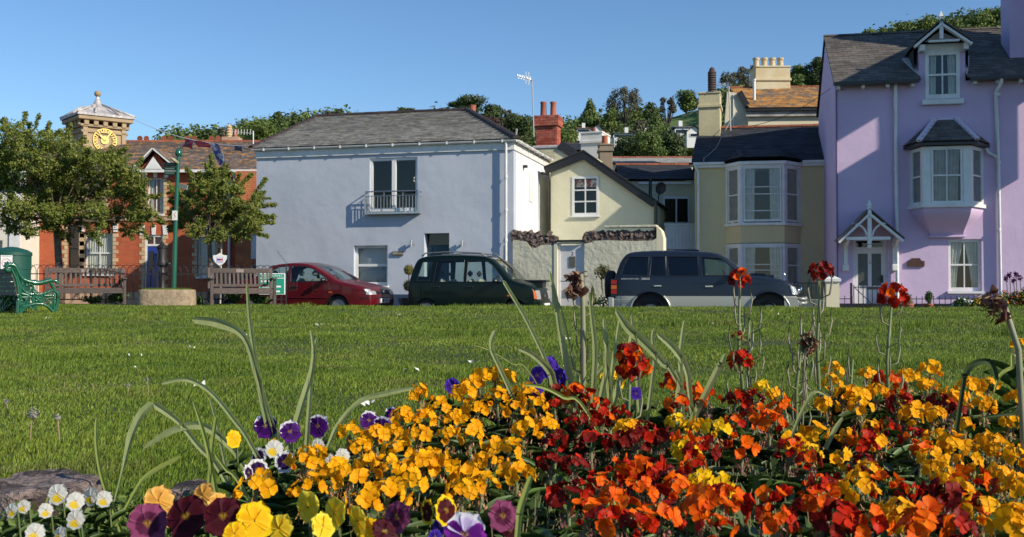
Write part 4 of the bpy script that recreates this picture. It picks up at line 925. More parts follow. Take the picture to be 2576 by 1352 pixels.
while uu < 1652:
    vt = np.interp(uu, [1470, 1478, 1490, 1497, 1504, 1508, 1520, 1652], [590, 577, 585, 580, 566, 572, 578, 578]); vb = 609
    v = vb-5
    while v > vt+2:
        q = g(uu+random.uniform(-2, 2), v); s_ = random.uniform(.13, .2); stone(gw, q[0], .15, q[1], s_, .17, s_*1.0, k); k += 1; v -= 14
    uu += 13
cp_ = MB(); c0, c1 = g(1519, 571), g(1652, 571); cp_.box(c0[0], c1[0], -.03, .33, c0[1]-.03, c0[1]+.03).build('coping', gplast, gw, bev=.01)
gt0 = GW.rect(1404, 606, 1470, 620); MB().box(gt0[0]-.03, gt0[2]+.02, -.05, .1, GW.at(1437, 609.5)[1], GW.at(1437, 604)[1]).build('gate_beam', blackp, gw)
MB().box(gt0[0]-.02, gt0[0]+.05, .06, .14, 0, GW.at(1437, 610)[1]).box(gt0[2]-.04, gt0[2]+.01, .06, .14, 0, GW.at(1437, 610)[1]).box(gt0[0]+.05, gt0[2]-.04, .06, .14, GW.at(1437, 614)[1], GW.at(1437, 610)[1]).build('gate_frame', white, gw)
gt = MB().box(gt0[0]+.05, gt0[2]-.04, .08, .12, .05, GW.at(1437, 617)[1]).build('gate', M('gate_white', (.66, .65, .66), (.6, .6, .6), 3, .7), gw); gt['label'] = 'white stable style gate numbered 2'
q = GW.at(1437, 707); MB().box(gt0[0]+.05, gt0[2]-.04, .074, .08, q[1]-.012, q[1]).build('gate_rail', blackp, gt)
q = GW.rect(1431, 645.5, 1446, 673); MB().box(q[0], q[2], .06, .08, q[1], q[3]).build('gate_window', M('gate_pane', (.10, .10, .08), rough=.2), gt)
q = GW.at(1438, 639); text_mesh('2', .14, blackp, gt, Matrix.Translation((q[0], .078, q[1])), 'house_number')
q = GW.rect(1427, 722, 1450, 742); lb = MB().box(q[0], q[2], .02, .08, q[1], q[3]).build('letterbox', white, gt, bev=.01); MB().box(q[0]+.08, q[2]-.08, .014, .02, q[1]+.07, q[1]+.1).build('slot', blackp, lb)

# ---- yellow bay fronted house
YB = Front(1749, 31.6, 2105, 30.9); yb = YB.root('bay_fronted_house', 'mustard yellow house in shade with a two storey white framed bay and navy slate roof', 'house')
yel = M('mustard_render', (.66, .56, .32), (.61, .51, .29), 1.5, .9, .003, 60); W = YB.W
HE = YB.at(1790, 413)[1]; bayd = .75
xA = YB.at(1826, 500)[0]; xB_ = YB.at(1863, 500, bayd)[0]; xC = YB.at(1973, 500, bayd)[0]; xD = YB.at(2014, 500)[0]
wall('wall', [(0, 0), (W, 0), (W, HE), (0, HE)], [(xA+.1, .3, xD-.1, HE-.25)], yel, yb); MB().box(0, .2, .22, 5, 0, HE).box(W-.2, W, .22, 5, 0, HE).box(.2, W-.2, 4.8, 5, 0, HE).build('side_wall', yel, yb)
bay = empty('bay', (0, 0, 0), 0, parent=yb)
def facet(p, q): 
    p = Vector((p[0], p[1], 0)); q = Vector((q[0], q[1], 0)); d = q-p; return Matrix.Translation(p) @ Matrix.Rotation(atan2(d.y, d.x), 4, 'Z'), d.length
FA = [((xA, 0), (xB_, -bayd)), ((xB_, -bayd), (xC, -bayd)), ((xC, -bayd), (xD, 0))]
def zb(v): return YB.at(1918, v, bayd)[1]
z_up0, z_up1 = zb(567), zb(414); z_lo1 = zb(613); z_lo0 = zb(720)
for k, (p, q) in enumerate(FA):
    T, L = facet(p, q); m = .06 if k == 1 else .10
    MB(T).box(0, L, 0, .12, 0, z_lo0).build('bay_panel', yel, bay); MB(T).box(0, L, 0, .12, z_lo1+.02, z_up0).build('bay_panel', yel, bay)
    MB(T).box(-.02, L+.02, -.06, .1, z_up0-.005, z_up0+.08).build('sill_course', white, bay, bev=.005)
    for (a, b) in ((z_lo0, z_lo1), (z_up0+.08, z_up1)):
        MB(T).box(0, m, -.01, .12, a, b).box(L-m, L, -.01, .12, a, b).box(m, L-m, -.01, .12, b-.07, b).build('mullion', white, bay)
        if k == 1: window(bay, (m+.02, a+.03, L-m-.02, b-.07), T, 1, 4, y=.0, fw=.05, rowpos=[.17, .5, .64] if a > z_lo0 else [.2, .36, .52], curtain='pair', cy=.06, sill=False, roomd=2.0, rm_=.0)
        else: window(bay, (m+.02, a+.03, L-m-.02, b-.07), T, 1, 2, y=.0, fw=.05, cy=.05, curtain='full', cmat=M('grey_net', (.62, .48, .45), (.36, .34, .32), 9, .9, trans=.2), sill=False, roomd=.3, rm_=0)
    MB(T).box(-.03, L+.03, -.07, .1, z_up1, z_up1+.1).build('bay_cornice', white, bay, bev=.01)
MB().box(-.02, xA, -.09, 0, HE-.12, HE-.0).box(xD, W, -.09, 0, HE-.12, HE-.0).build('fascia', white, yb)
MB().box(-.05, xA-.05, -.16, -.09, HE-.03, HE+.04).box(xD+.05, W, -.16, -.09, HE-.03, HE+.04).build('gutter', white, yb)
zr = YB.at(1900, 322, -2.3)[1]; ze = HE+.03; xr0 = YB.at(1757, 333, -2.3)[0]
slates(yb, (-.1, -.15, ze), (W, -.15, ze), (xr0, 2.3, zr), (W, 2.3, zr), .2, .28, slate_blue, 300)
yt = .55; zt_ = ze+(zr-ze)*(yt+.15)/2.45+.02
slates(yb, (xA-.02, -.16, ze+.03), (xB_, -bayd-.14, ze+.03), (xA+.35, yt, zt_), (xB_+.1, yt, zt_), .2, .28, slate_blue, 40)
slates(yb, (xB_, -bayd-.14, ze+.03), (xC, -bayd-.14, ze+.03), (xB_+.1, yt, zt_), (xC-.1, yt, zt_), .2, .28, slate_blue, 60)
slates(yb, (xC, -bayd-.14, ze+.03), (xD+.02, -.16, ze+.03), (xC-.1, yt, zt_), (xD-.35, yt, zt_), .2, .28, slate_blue, 40)
m = MB(); m.v = [(-.1, -.12, ze-.03), (W, -.12, ze-.03), (W, 2.3, zr-.04), (xr0, 2.3, zr-.04), (W, 5, ze), (-.1, 5, ze)]; m.f = [(0, 1, 2, 3), (3, 2, 4, 5)]; m.build('roof', under, yb)
m = MB(); m.v = [(xA, -.12, ze), (xB_, -bayd-.12, ze), (xC, -bayd-.12, ze), (xD, -.12, ze), (xD-.35, yt, zt_-.02), (xC-.1, yt, zt_-.02), (xB_+.1, yt, zt_-.02), (xA+.35, yt, zt_-.02)]; m.f = [(0, 1, 6, 7), (1, 2, 5, 6), (2, 3, 4, 5)]; m.build('bay_roof', under, yb)
ridge_tiles(yb, (YB.at(1813, 322, -2.3)[0], 2.3, zr), (W, 2.3, zr), 9, ridge_red, .11)
px = YB.at(1757, 500, .06)[0]; downpipe(yb, [(px-.12, -.12, HE-.02), (px, -.08, HE-.25), (px, -.08, .1)], .04, white)
stack('chimney_stack', 1758, 236, 1811, 333, 33.2, M('yellow_stack', (.60, .53, .33), (.5, .44, .26), 2, .9, .006, 12), 'tall yellow chimney stack with a black slatted cowl left of the orange roof', .9, -.25, [(1778, 163, 1800, 217, pot_black, 'louvre')], .45)
# rear yellow house with the lichened roof
RY_ = Front(1884, 36.5, 2110, 36.3); ry = RY_.root('rear_lichened_house', 'pale cream house behind with an orange lichened slate roof', 'house')
slate_or = M('slate_orange_lichen', (.13, .10, .08), (.2, .12, .06), 1.5, .9, .004, 30, rnd=.2, col3=(.40, .19, .045), s3=2.6, t3=.46)
h = RY_.at(1990, 274)[1]; pale = M('pale_cream_render', (.68, .63, .46), (.6, .55, .38), 1, .9, .003, 20)
MB().box(0, RY_.W, 0, 4, 0, h-.28).build('wall', pale, ry); MB().box(-.1, RY_.W, -.14, -.02, h-.28, h-.1).build('fascia', M('grey_fascia', (.22, .21, .2), (.5, .48, .42), 2, .8), ry)
MB().box(-.1, RY_.W, -.24, -.14, h-.1, h-.02).build('gutter', blackp, ry)
zr = RY_.at(1950, 221, -2)[1]; xl = RY_.at(1832, 222, -2)[0]
slates(ry, (0, -.2, h), (RY_.W, -.2, h), (xl, 2, zr), (RY_.W, 2, zr), .2, .3, slate_or, 200)
MB().quad((0, -.18, h-.03), (RY_.W, -.18, h-.03), (RY_.W, 2, zr-.03), (xl, 2, zr-.03)).build('roof', under, ry)
ridge_tiles(ry, (xl, 2, zr), (RY_.W, 2, zr), 8, ridge_red, .09)
gp = [RY_.at(1826, 330, 0), RY_.at(1884, 330, 0), RY_.at(1884, 272, 0), RY_.at(1860, 232, 0), RY_.at(1832, 228, 0), RY_.at(1826, 300, 0)]
wall('gable_wall', gp, [], pale, ry, y0=.2); MB().box(RY_.at(1846, 300)[0], RY_.at(1849, 300)[0], .16, .2, RY_.at(1846, 330)[1], RY_.at(1846, 236)[1]).build('gable_trim', white, ry)
MB().bar((RY_.at(1861, 230)[0], .1, RY_.at(1861, 230)[1]), (RY_.at(1885, 273)[0], .1, RY_.at(1885, 273)[1]), .2, .06, Vector((0, 1, 0))).build('verge', blackp, ry)
fl = RY_.rect(1893, 200, 1901.5, 262, -.6); MB().lathe([(.055, fl[1]-.1), (.055, fl[3]-.06), (.075, fl[3]-.05), (.075, fl[3])], ((fl[0]+fl[2])/2, .6, 0), 12).build('flue', M('zinc', (.6, .64, .62), rough=.5, metal=.4), ry, smooth='auto')
fourp = stack('chimney_stack', 1901, 170, 1988, 224, 38.2, M('cream_stack', (.66, .58, .40), (.58, .47, .28), 1.6, .9, .006, 10, col3=(.40, .30, .08), s3=3, t3=.6), 'wide cream chimney stack with four pale pots on the orange roof', .9, 0,
      [(1901 + i*20.5, 140, 1918+i*20.5, 170, pot_buff, 'crown') for i in range(4)], .5)
# small aerials and wires on the stacks
ae = MB(); b = P(1838, 330, 33.0); t = P(1833, 218, 33.0); ae.tube([b, t], .02)
for i in range(8): q = P(1805+i*4, 214, 33.0); ae.tube([q+Vector((0, 0, -.06)), q+Vector((0, 0, .08))], .008, 4)
ae.tube([P(1803, 214, 33.0), P(1836, 219, 33.0)], .012, 4); ae.build('tv_aerial', MATS['aerial_grey'], label='small black comb aerial on the pole right of the yellow chimney stack', cat='aerial')
wr = MB(); c = [P(1853, 232, 31.3).lerp(P(1818, 326, 31.0), t) for t in (0,)]
wr.tube([P(1852, 280, 33.2), P(1815, 345, 32.7), P(1802, 372, 31.9), P(1780, 392, 31.6), P(1771, 398, 31.4), P(1770, 410, 31.2)], .012, 4); wr.tube([P(1990, 232, 33), P(1960, 238, 33), P(1912, 236, 33)], .012, 4)
wr.build('roof_cable', M('cable_grey', (.3, .3, .28), rough=.6), label='grey cable looping down the navy slates under the yellow chimney', cat='cable')
wr = MB(); pa, pb = P(2090, 222, 28), P(1855, 320, 31)
wr.tube([pa.lerp(pb, t)+Vector((0, 0, -.25*4*t*(1-t))) for t in [i/10 for i in range(11)]], .008, 4); wr.build('overhead_wire', blackp, label='thin overhead wire from the lilac house eave across the orange roof', cat='wire')

# ---- lilac house
PU = Front(2104, 27.6, 2760, 26.3); pu = PU.root('lilac_house', 'tall lilac rendered house with white dormer, oriel window and gabled door canopy', 'house')
lil = M('lilac_render', (.62, .48, .67), (.56, .43, .61), .7, .88, .0035, 34, bump2=(.012, 2.5)); W = PU.W
HE = PU.at(2200, 215)[1]
def pr(u0, v0, u1, v1, off=0): return PU.rect(u0, v0, u1, v1, off)
do = pr(2327, 131, 2414, 249); gwin = pr(2386, 602, 2469.5, 733); dr = pr(2146, 600, 2233, 800); dr = (dr[0], .12, dr[2], dr[3])
HD = do[3]
wall('wall', [(0, 0), (W, 0), (W, HE+.03), (do[2]+.14, HE+.03), (do[2]+.14, HD+.1), (do[0]-.14, HD+.1), (do[0]-.14, HE+.03), (0, HE+.03)], [do, gwin, dr, (PU.at(2310, 450)[0], PU.at(2400, 512)[1], PU.at(2455, 450)[0], PU.at(2400, 372)[1])], lil, pu, depth=.3)
zr = PU.at(2300, 83, -2.6)[1]; RD = 2.6; D = 5.2
MB().prism([(0, 0), (.3, 0), (.3, HE), (0, HE)], .3, D).prism([(W-.3, 0), (W, 0), (W, HE), (W-.3, HE)], .3, D).box(.3, W-.3, D-.2, D, 0, HE).build('side_wall', lil, pu)
gs = MB(); gs.v = [(-.001, -.05, HE-.1), (-.001, D, HE), (-.001, RD, zr+.03), (.25, -.05, HE-.1), (.25, D, HE), (.25, RD, zr+.03)]; gs.f = [(0, 1, 2), (3, 5, 4), (0, 2, 5, 3), (2, 1, 4, 5), (0, 3, 4, 1)]; gs.build('side_gable', lil, pu)
xd0, xd1 = do[0]-.14, do[2]+.14; ze = HE+.05
nslate = slate_brown
# roof slope split round the dormer
fD = (HD-ze)/(zr-ze); yD = -.25+(RD+.25)*fD
slates(pu, (-.06, -.25, ze), (xd0-.0, -.25, ze), (-.06, RD, zr), (xd0, RD, zr), .16, .27, nslate, 300)
slates(pu, (xd1, -.25, ze), (W, -.25, ze), (xd1, RD, zr), (W, RD, zr), .16, .27, nslate, 200)
slates(pu, (xd0, yD+.3, ze+(zr-ze)*(yD+.55)/(RD+.25)), (xd1, yD+.3, ze+(zr-ze)*(yD+.55)/(RD+.25)), (xd0, RD, zr), (xd1, RD, zr), .16, .27, nslate, 0)
def rz_(y): return ze-.03+(zr-ze)*(y+.25)/(RD+.25)
m = MB()
for a, b, y0_ in ((-.06, xd0, -.23), (xd1, W, -.23), (xd0, xd1, yD+.1)): m.quad((a, y0_, rz_(y0_)), (b, y0_, rz_(y0_)), (b, RD, rz_(RD)), (a, RD, rz_(RD)))
m.quad((-.06, D+.2, ze), (W, D+.2, ze), (W, RD, zr-.03), (-.06, RD, zr-.03)); m.build('roof', under, pu)
ridge_tiles(pu, (-.06, RD, zr), (W, RD, zr), 15, slate_brown, .09)
for a, b in ((-.08, xd0-.05), (xd1+.05, W)):
    MB().box(a, b, -.34, -.24, ze-.07, ze+.01).build('gutter', blackp, pu)
    n = int((b-a)/.55)
    for i in range(n+1): x = a+.15+(b-a-.3)*i/max(1, n); MB().box(x-.04, x+.04, -.22, 0, ze-.15, ze-.06).build('rafter_end', white, pu)
# dormer
dm = empty('dormer', (0, 0, 0), 0, parent=pu)
dc = MB(); 
for x0, x1 in ((xd0, xd0+.06), (xd1-.06, xd1)):
    dc.v += [(x, y, z) for x in (x0, x1) for y, z in ((.3, HE), (.3, HD+.1), (yD+.5, HD+.1), )]; o = len(dc.v)-6; dc.f += [(o, o+1, o+2), (o+3, o+5, o+4), (o, o+3, o+4, o+1), (o+1, o+4, o+5, o+2), (o, o+2, o+5, o+3)]
dc.build('dormer_cheek', lil, dm)
window(dm, do, cols=2, rows=2, y=-.03, fw=.09, bar=.035, curtain='pair', sill=False)
sd = pr(2320, 249.5, 2425, 262.5, .12); MB().box(sd[0], sd[2], -.14, .0, sd[1], sd[3]).build('sill', white, dm, bev=.01)
ap = PU.at(2367.5, 54, .35); tl = PU.at(2300, 117, .35); tr_ = PU.at(2444.5, 110, .35); tb = PU.at(2367, 104.5, .3)
for k, a in enumerate((tl, tr_)):
    MB().bar((a[0], -.35, a[1]-.02), (ap[0], -.35, ap[1]-.08), .06, .16, Vector((0, 1, 0))).build('bargeboard', white, dm)
    rf_ = MB(); A = Vector((a[0], -.42, a[1]+.07)); B = Vector((ap[0], -.42, ap[1]+.02)); yb_ = RD+.2
    for off in (0, .035): rf_.v += [A+Vector((0, 0, off)), B+Vector((0, 0, off)), B+Vector((0, yb_, off)), A+Vector((0, yD+.9, off))]
    rf_.f = [(0, 1, 2, 3), (7, 6, 5, 4), (0, 4, 5, 1), (1, 5, 6, 2), (2, 6, 7, 3), (3, 7, 4, 0)]; rf_.build('dormer_roof', slate_brown, dm)
MB().bar((tl[0]+.35, -.34, tb[1]), (tr_[0]-.3, -.34, tb[1]), .05, .09, Vector((0, 1, 0))).build('tie_beam', white, dm)
MB().box(ap[0]-.045, ap[0]+.045, -.4, -.3, tb[1]+.05, ap[1]).build('king_post', white, dm)
MB().prism([(tl[0]+.3, tb[1]+.04), (tr_[0]-.25, tb[1]+.04), (ap[0], ap[1]-.2)], -.16, -.1).build('gable_panel', M('grey_lilac_panel', (.42, .38, .38), rough=.8), dm)
ftop = PU.at(2367, 27, .35)
def finial(parent, x, y, z0, z1, m=white):
    h = z1-z0; MB().box(x-.05, x+.05, y-.05, y+.05, z0-.05, z0+h*.42).build('finial_base', m, parent, bev=.01)
    f = MB(); f.v = [(x-.06, y-.06, z0+h*.45), (x+.06, y-.06, z0+h*.45), (x+.06, y+.06, z0+h*.45), (x-.06, y+.06, z0+h*.45), (x, y, z1)]; f.f = [(0, 1, 4), (1, 2, 4), (2, 3, 4), (3, 0, 4), (3, 2, 1, 0)]; f.build('finial', m, parent)
finial(dm, ap[0], -.35, ap[1]-.02, ftop[1])
MB().prism([(xd0+.02, HD+.0), (xd1-.02, HD+.0), (xd1-.02, tb[1]), (xd0+.02, tb[1])], -.02, .3).build('dormer_head', white, dm)
for x in (xd0-.03, xd1-.09): MB().box(x, x+.12, -.3, -.02, tb[1]-.22, tb[1]-.06).build('dormer_bracket', white, dm)
for sgn, x in ((-1, xd0), (1, xd1)):
    fl = MB(); y1_ = .1; fl.v = [(x, -.2, rz_(-.2)+.08), (x, .9, rz_(.9)+.08), (x+sgn*.3, .9, rz_(.9)+.06), (x+sgn*.18, .4, rz_(.4)+.06)]; fl.f = [(0, 1, 2, 3)]; 
    fl2 = MB(); fl2.v = [(p[0], p[1], p[2]+.02) for p in fl.v]+fl.v; fl2.f = [(0, 1, 2, 3), (4, 5, 6, 7), (0, 1, 5, 4), (1, 2, 6, 5), (2, 3, 7, 6), (3, 0, 4, 7)]; fl2.build('flashing', lead, dm)
# oriel
ob = empty('oriel_window', (0, 0, 0), 0, parent=pu); od = .72
xA, xB_, xC, xD = PU.at(2289, 440)[0], PU.at(2322, 440, od)[0], PU.at(2443, 440, od)[0], PU.at(2474, 440)[0]
def zo(v): return PU.at(2380, v, od)[1]
z0, z1 = zo(512), zo(368)
for k, (p, q) in enumerate((((xA, 0), (xB_, -od)), ((xB_, -od), (xC, -od)), ((xC, -od), (xD, 0)))):
    T, L = facet(p, q); m = .19 if k == 1 else .09
    MB(T).box(0, m, 0, .1, z0, z1).box(L-m, L, 0, .1, z0, z1).box(m, L-m, 0, .1, z1-.04, z1).build('oriel_frame', white, ob)
    MB(T).box(-.03, L+.03, -.06, .1, z0-.1, z0-.0).build('sill', white, ob, bev=.006)
    window(ob, (m+.01, z0, L-m-.01, z1-.04), T, 2 if k == 1 else 1, 2, y=.0, fw=.05, cy=.06, curtain='full', cmat=M('oriel_curtain', (.46, .40, .36), (.34, .29, .26), 6, .9, trans=.2), sill=False, roomd=.24, rm_=0)
fp = [(xA-.16, .0), (xB_-.12, -od-.16), (xC+.12, -od-.16), (xD+.16, .0)]
ze_ = zo(360); zt_ = PU.at(2380, 304, .08)[1]; tp = [(PU.at(2344, 304)[0], 0), (PU.at(2350, 304)[0], -.1), (PU.at(2402, 304)[0], -.1), (PU.at(2408, 304)[0], 0)]
MB().slab(fp, ze_-.06, ze_-.0).build('oriel_gutter', blackp, ob)
m = MB(); m.v = [(x, y, ze_+.01) for x, y in fp]+[(x, y, zt_) for x, y in tp]; m.f = [(0, 1, 5, 4), (1, 2, 6, 5), (2, 3, 7, 6), (4, 5, 6, 7)]; m.build('oriel_roof', under, ob)
for i in range(3): a, b = Vector((*fp[i], ze_+.03)), Vector((*fp[i+1], ze_+.03)); c, d = Vector((*tp[i], zt_+.01)), Vector((*tp[i+1], zt_+.01)); slates(ob, a, b, c, d, .17, .26, slate_brown, 60)
for i in (1, 2): MB().bar((*fp[i], ze_+.06), (*tp[i], zt_+.04), .13, .07, Vector((0, 0, 1))).build('hip_roll', M('lilac_white', (.66, .58, .70), rough=.7), ob)
for i, j in ((0, 0), (3, 3)): MB().bar((fp[i][0], -.03, ze_+.05), (tp[j][0], -.03, zt_+.05), .06, .1, Vector((0, 1, 0))).build('roof_upstand', lil, ob)
MB().box(tp[0][0]-.05, tp[3][0]+.05, -.13, 0, zt_, zt_+.07).build('roof_cap', MATS['lilac_white'], ob)
# corbel under the oriel: s-curved underside
lv = []; zc1 = PU.at(2380, 593, .1)[1]; cx0, cx1 = PU.at(2339, 593)[0], PU.at(2421, 593)[0]; m = MB(); n = 10; z00 = z0-.1
for i in range(n+1):
    t = i/n; s_ = (cos(pi*min(1, t*1.0))+1)/2; s_ = s_**.8; z = z00+(zc1-z00)*t; dd_ = .1+(od-.1)*s_
    a_, d_ = cx0+(xA-cx0)*s_, cx1+(xD-cx1)*s_; b_ = cx0+.08*0+(xB_-cx0)*s_; c_ = cx1+(xC-cx1)*s_
    m.v += [(a_, 0, z), (b_, -dd_, z), (c_, -dd_, z), (d_, 0, z)]
for i in range(n):
    for j in range(3): a = i*4+j; m.f.append((a, a+1, a+5, a+4))
m.f.append((0, 1, 2, 3)); m.build('corbel', lil, ob, smooth='auto'); MB().box(cx0-.05, cx1+.05, -.14, 0, zc1-.05, zc1).build('corbel_foot', lil, ob, bev=.01)
window(pu, gwin, cols=2, rows=2, y=.08, fw=.075, bar=.03, curtain='tied', sillw=.06)
q = pr(2282, 650, 2325, 671); m = MB().prism([(q[0], q[1]), (q[2], q[1]), (q[2], q[1]+.14), (q[2]-.07, q[1]+.15), (q[2]-.12, q[3]), (q[0]+.12, q[3]), (q[0]+.07, q[1]+.15), (q[0], q[1]+.14)], -.05, 0).build('name_plaque', M('plaque_brown', (.05, .02, .015), (.08, .035, .025), 15, .7), pu)
# door
dwm = M('door_offwhite', (.68, .66, .68), rough=.6); x0, _, x1, z1 = dr
f_ = MB().box(x0, x0+.1, .12, .2, 0, z1).box(x1-.1, x1, .12, .2, 0, z1).box(x0+.1, x1-.1, .12, .2, z1-.06, z1).box(x0+.1, x1-.1, .12, .2, PU.at(2189, 634)[1], PU.at(2189, 622)[1]).build('door_frame', dwm, pu)
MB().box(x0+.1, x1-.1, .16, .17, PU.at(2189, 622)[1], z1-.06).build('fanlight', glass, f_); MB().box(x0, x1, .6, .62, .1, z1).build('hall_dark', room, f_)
zt = PU.at(2189, 634)[1]; d_ = MB(); 
xs_ = [x0+.1, PU.at(2160, 680)[0], PU.at(2185, 680)[0], PU.at(2194.5, 680)[0], PU.at(2219, 680)[0], x1-.1]; zp0, zp1 = PU.at(2189, 719)[1], PU.at(2189, 638)[1]
d_.box(xs_[0], xs_[1], .15, .19, .12, zt).box(xs_[2], xs_[3], .15, .19, .12, zt).box(xs_[4], xs_[5], .15, .19, .12, zt)
for a, b in ((1, 2), (3, 4)): d_.box(xs_[a], xs_[b], .15, .19, .12, zp0).box(xs_[a], xs_[b], .15, .19, zp1, zt)
D_ = d_.build('door', dwm, pu); rg = M('reeded_glass', (.05, .055, .05), (.10, .11, .10), 60, .25, .004, 60)
for a, b in ((1, 2), (3, 4)): MB().box(xs_[a], xs_[b], .165, .175, zp0, zp1).build('door_pane', rg, D_)
q = PU.at(2221, 702); MB().box(q[0]-.03, q[0]+.03, .12, .15, q[1]-.1, q[1]+.1).box(q[0]-.09, q[0]+.01, .09, .12, q[1]-.0, q[1]+.03).build('handle', blackp, D_)
q = PU.at(2190, 660); MB().prism([(q[0]-.03, q[1]-.04), (q[0]+.03, q[1]-.04), (q[0], q[1]+.06)], .135, .149).build('knocker', M('brass_dull', (.4, .38, .3), rough=.4, metal=.6), D_)
# canopy
cn = empty('door_canopy', (0, 0, 0), 0, parent=pu); co = .8
A = PU.at(2187, 534, co); Lt = PU.at(2110, 611, co); Rt = PU.at(2272, 607, co); zt = PU.at(2187, 600, co)[1]
for a in (Lt, Rt):
    MB().bar((a[0], -co, a[1]), (A[0], -co, A[1]-.05), .06, .15, Vector((0, 1, 0))).build('bargeboard', white, cn)
    m = MB()
    for off in (.07, .11): m.v += [(a[0]-(A[0]-a[0])*.04, -co-.05, a[1]+off-.02), (A[0], -co-.05, A[1]+off), (A[0], 0, A[1]+off), (a[0]-(A[0]-a[0])*.04, 0, a[1]+off-.02)]
    m.f = [(0, 1, 2, 3), (7, 6, 5, 4), (0, 4, 5, 1), (1, 5, 6, 2), (2, 6, 7, 3), (3, 7, 4, 0)]; m.build('canopy_roof', slate_brown, cn)
xl_, xr_ = PU.at(2128, 600, co)[0], PU.at(2240, 600, co)[0]
MB().box(xl_, xr_, -co-.02, -co+.04, zt-.04, zt+.04).build('tie_beam', white, cn); MB().box(A[0]-.05, A[0]+.05, -co-.04, -co+.05, zt-.14, A[1]).build('king_post', white, cn)
MB().lathe([(.02, -.06), (.05, -.03), (.05, .02), (.03, .05)], (A[0], -co, zt-.2), 10).build('pendant', white, cn, smooth=True)
for s_ in (-1, 1):
    pts = [(A[0]+s_*(.05+.36*t), -co, zt+.06+.42*t+.0+.1*sin(pi*t)) for t in [i/6 for i in range(7)]]
    pts = [(A[0]+s_*(.06+.32*sin(t*pi/2)), -co, zt+.08+.38*(1-cos(t*pi/2))) for t in [i/6 for i in range(7)]]
    pts = [(A[0]+s_*(.07+.36*(1-cos(t*pi/2))), -co, zt+.05+.34*sin(t*pi/2)) for t in [i/6 for i in range(7)]]
    MB().tube(pts, .03, 6).build('curved_brace', white, cn, smooth=True)
for uu in (2128, 2251):
    x = PU.at(uu, 640, .1)[0]; zb0 = PU.at(uu, 671, .1)[1]; b_ = MB().box(x-.05, x+.05, -.1, -.003, zb0, zt).build('bracket_post', white, cn); MB().box(x-.08, x+.08, -.16, -.003, zb0-.12, zb0+.06).build('bracket_foot', white, cn, bev=.02)
    MB().bar((x, -.05, zb0+.5), (x, -co+.05, zt-.02), .06, .07, Vector((1, 0, 0))).build('bracket_strut', white, cn); MB().box(x-.04, x+.04, -co, -.02, zt-.04, zt+.04).build('bracket_arm', white, cn)
finial(cn, A[0], -co, A[1]-.0, PU.at(2186, 501, co)[1])
# pipes
x1_, x2_ = PU.at(2253, 300, .08)[0], PU.at(2512, 500, .08)[0]
downpipe(pu, [(x1_, -.12, HE-.02), (x1_, -.1, PU.at(2253, 370)[1]), (x1_+.015, -.1, .1)], .045, white, [(x1_, -.1, PU.at(2254, v)[1]) for v in (255, 265, 425)])
downpipe(pu, [(PU.at(2520, 212, .3)[0], -.3, HE), (PU.at(2519, 222, .3)[0], -.28, HE-.12), (x2_-.05, -.1, PU.at(2500, 235)[1]), (x2_, -.1, PU.at(2508, 420)[1]), (x2_+.03, -.1, .1)], .045, white, [(x2_, -.1, PU.at(2510, v)[1]) for v in (240, 410, 580)])
downpipe(pu, [(xD+.05, -.1, ze_-.08), (xD+.1, -.1, ze_-.2), (x2_-.05, -.1, ze_-.32), (x2_, -.1, ze_-.42)], .035, white)
MB().tube([(.03, -.02, 0), (.03, -.02, HE)], .018, 4).build('corner_cable', M('lilac_cable', (.2, .12, .22), rough=.7), pu)
# chimney
lc = PU.at(2553, 117, -.2)[0]; MB().box(lc, lc+1.6, .7, 1.6, HE+.5, zr+2.6).build('chimney', lil, pu, bev=.01); MB().box(lc-.06, lc+1.67, .64, 1.66, zr+.9, zr+1.0).build('chimney_band', lil, pu)
MB().box(-.002, W, -.03, -.002, 0, PU.at(2200, 764)[1]).build('plinth', blackp, pu)
# low iron railing with spikes and the gate
iron = M('black_iron', (.02, .018, .02), rough=.5)
ra_ = empty('iron_railing', PU.o-PU.ny*1.15, PU.rz, 'low black spiked iron railing in front of the lilac house', 'railing')
def pr2(u, v): return PU.at(u, v, 1.15)
for (ua, ub) in ((2106, 2144), (2234, 2480)):
    a, b = pr2(ua, 752)[0], pr2(ub, 752)[0]; zt_ = pr2(2300, 752.5)[1]; zz0 = pr2(2300, 790)[1]; zz = pr2(2300, 745)[1]
    MB().box(a, b, -.012, .012, zt_-.01, zt_+.01).build('rail', iron, ra_); MB().box(a, b, -.1, .1, 0, pr2(2300, 765)[1]).build('kerb', blackp, ra_)
    n = int((b-a)/.135)
    for i in range(n+1): x = a+(b-a)*i/n; MB().box(x-.008, x+.008, -.008, .008, .1, zz+random.uniform(-.01, .01)).build('spike', iron, ra_)
ga_ = empty('iron_gate', PU.o-PU.ny*1.15, PU.rz, 'black iron bar gate in front of the lilac house door', 'gate')
a, b = pr2(2148, 750)[0], pr2(2230, 750)[0]; zt_ = pr2(2190, 722)[1]
MB().box(a, b, -.012, .012, zt_-.02, zt_).build('top_rail', iron, ga_); MB().box(a, b, -.012, .012, .12, .15).build('bottom_rail', iron, ga_)
for i in range(8): x = a+(b-a)*i/7; MB().box(x-.01, x+.01, -.01, .01, .12, zt_+.05).build('bar', iron, ga_)
MB().bar((a, -.015, zt_), (b, -.015, .14), .02, .015, Vector((0, 1, 0))).build('brace', iron, ga_); MB().box(a-.09, a-.04, -.03, .03, 0, zt_+.1).build('gate_post', iron, ga_)
MB().box(pr2(2180, 700)[0], pr2(2214, 700)[0], -.02, .02, zt_-.07, zt_-.02).build('latch_plate', iron, ga_)

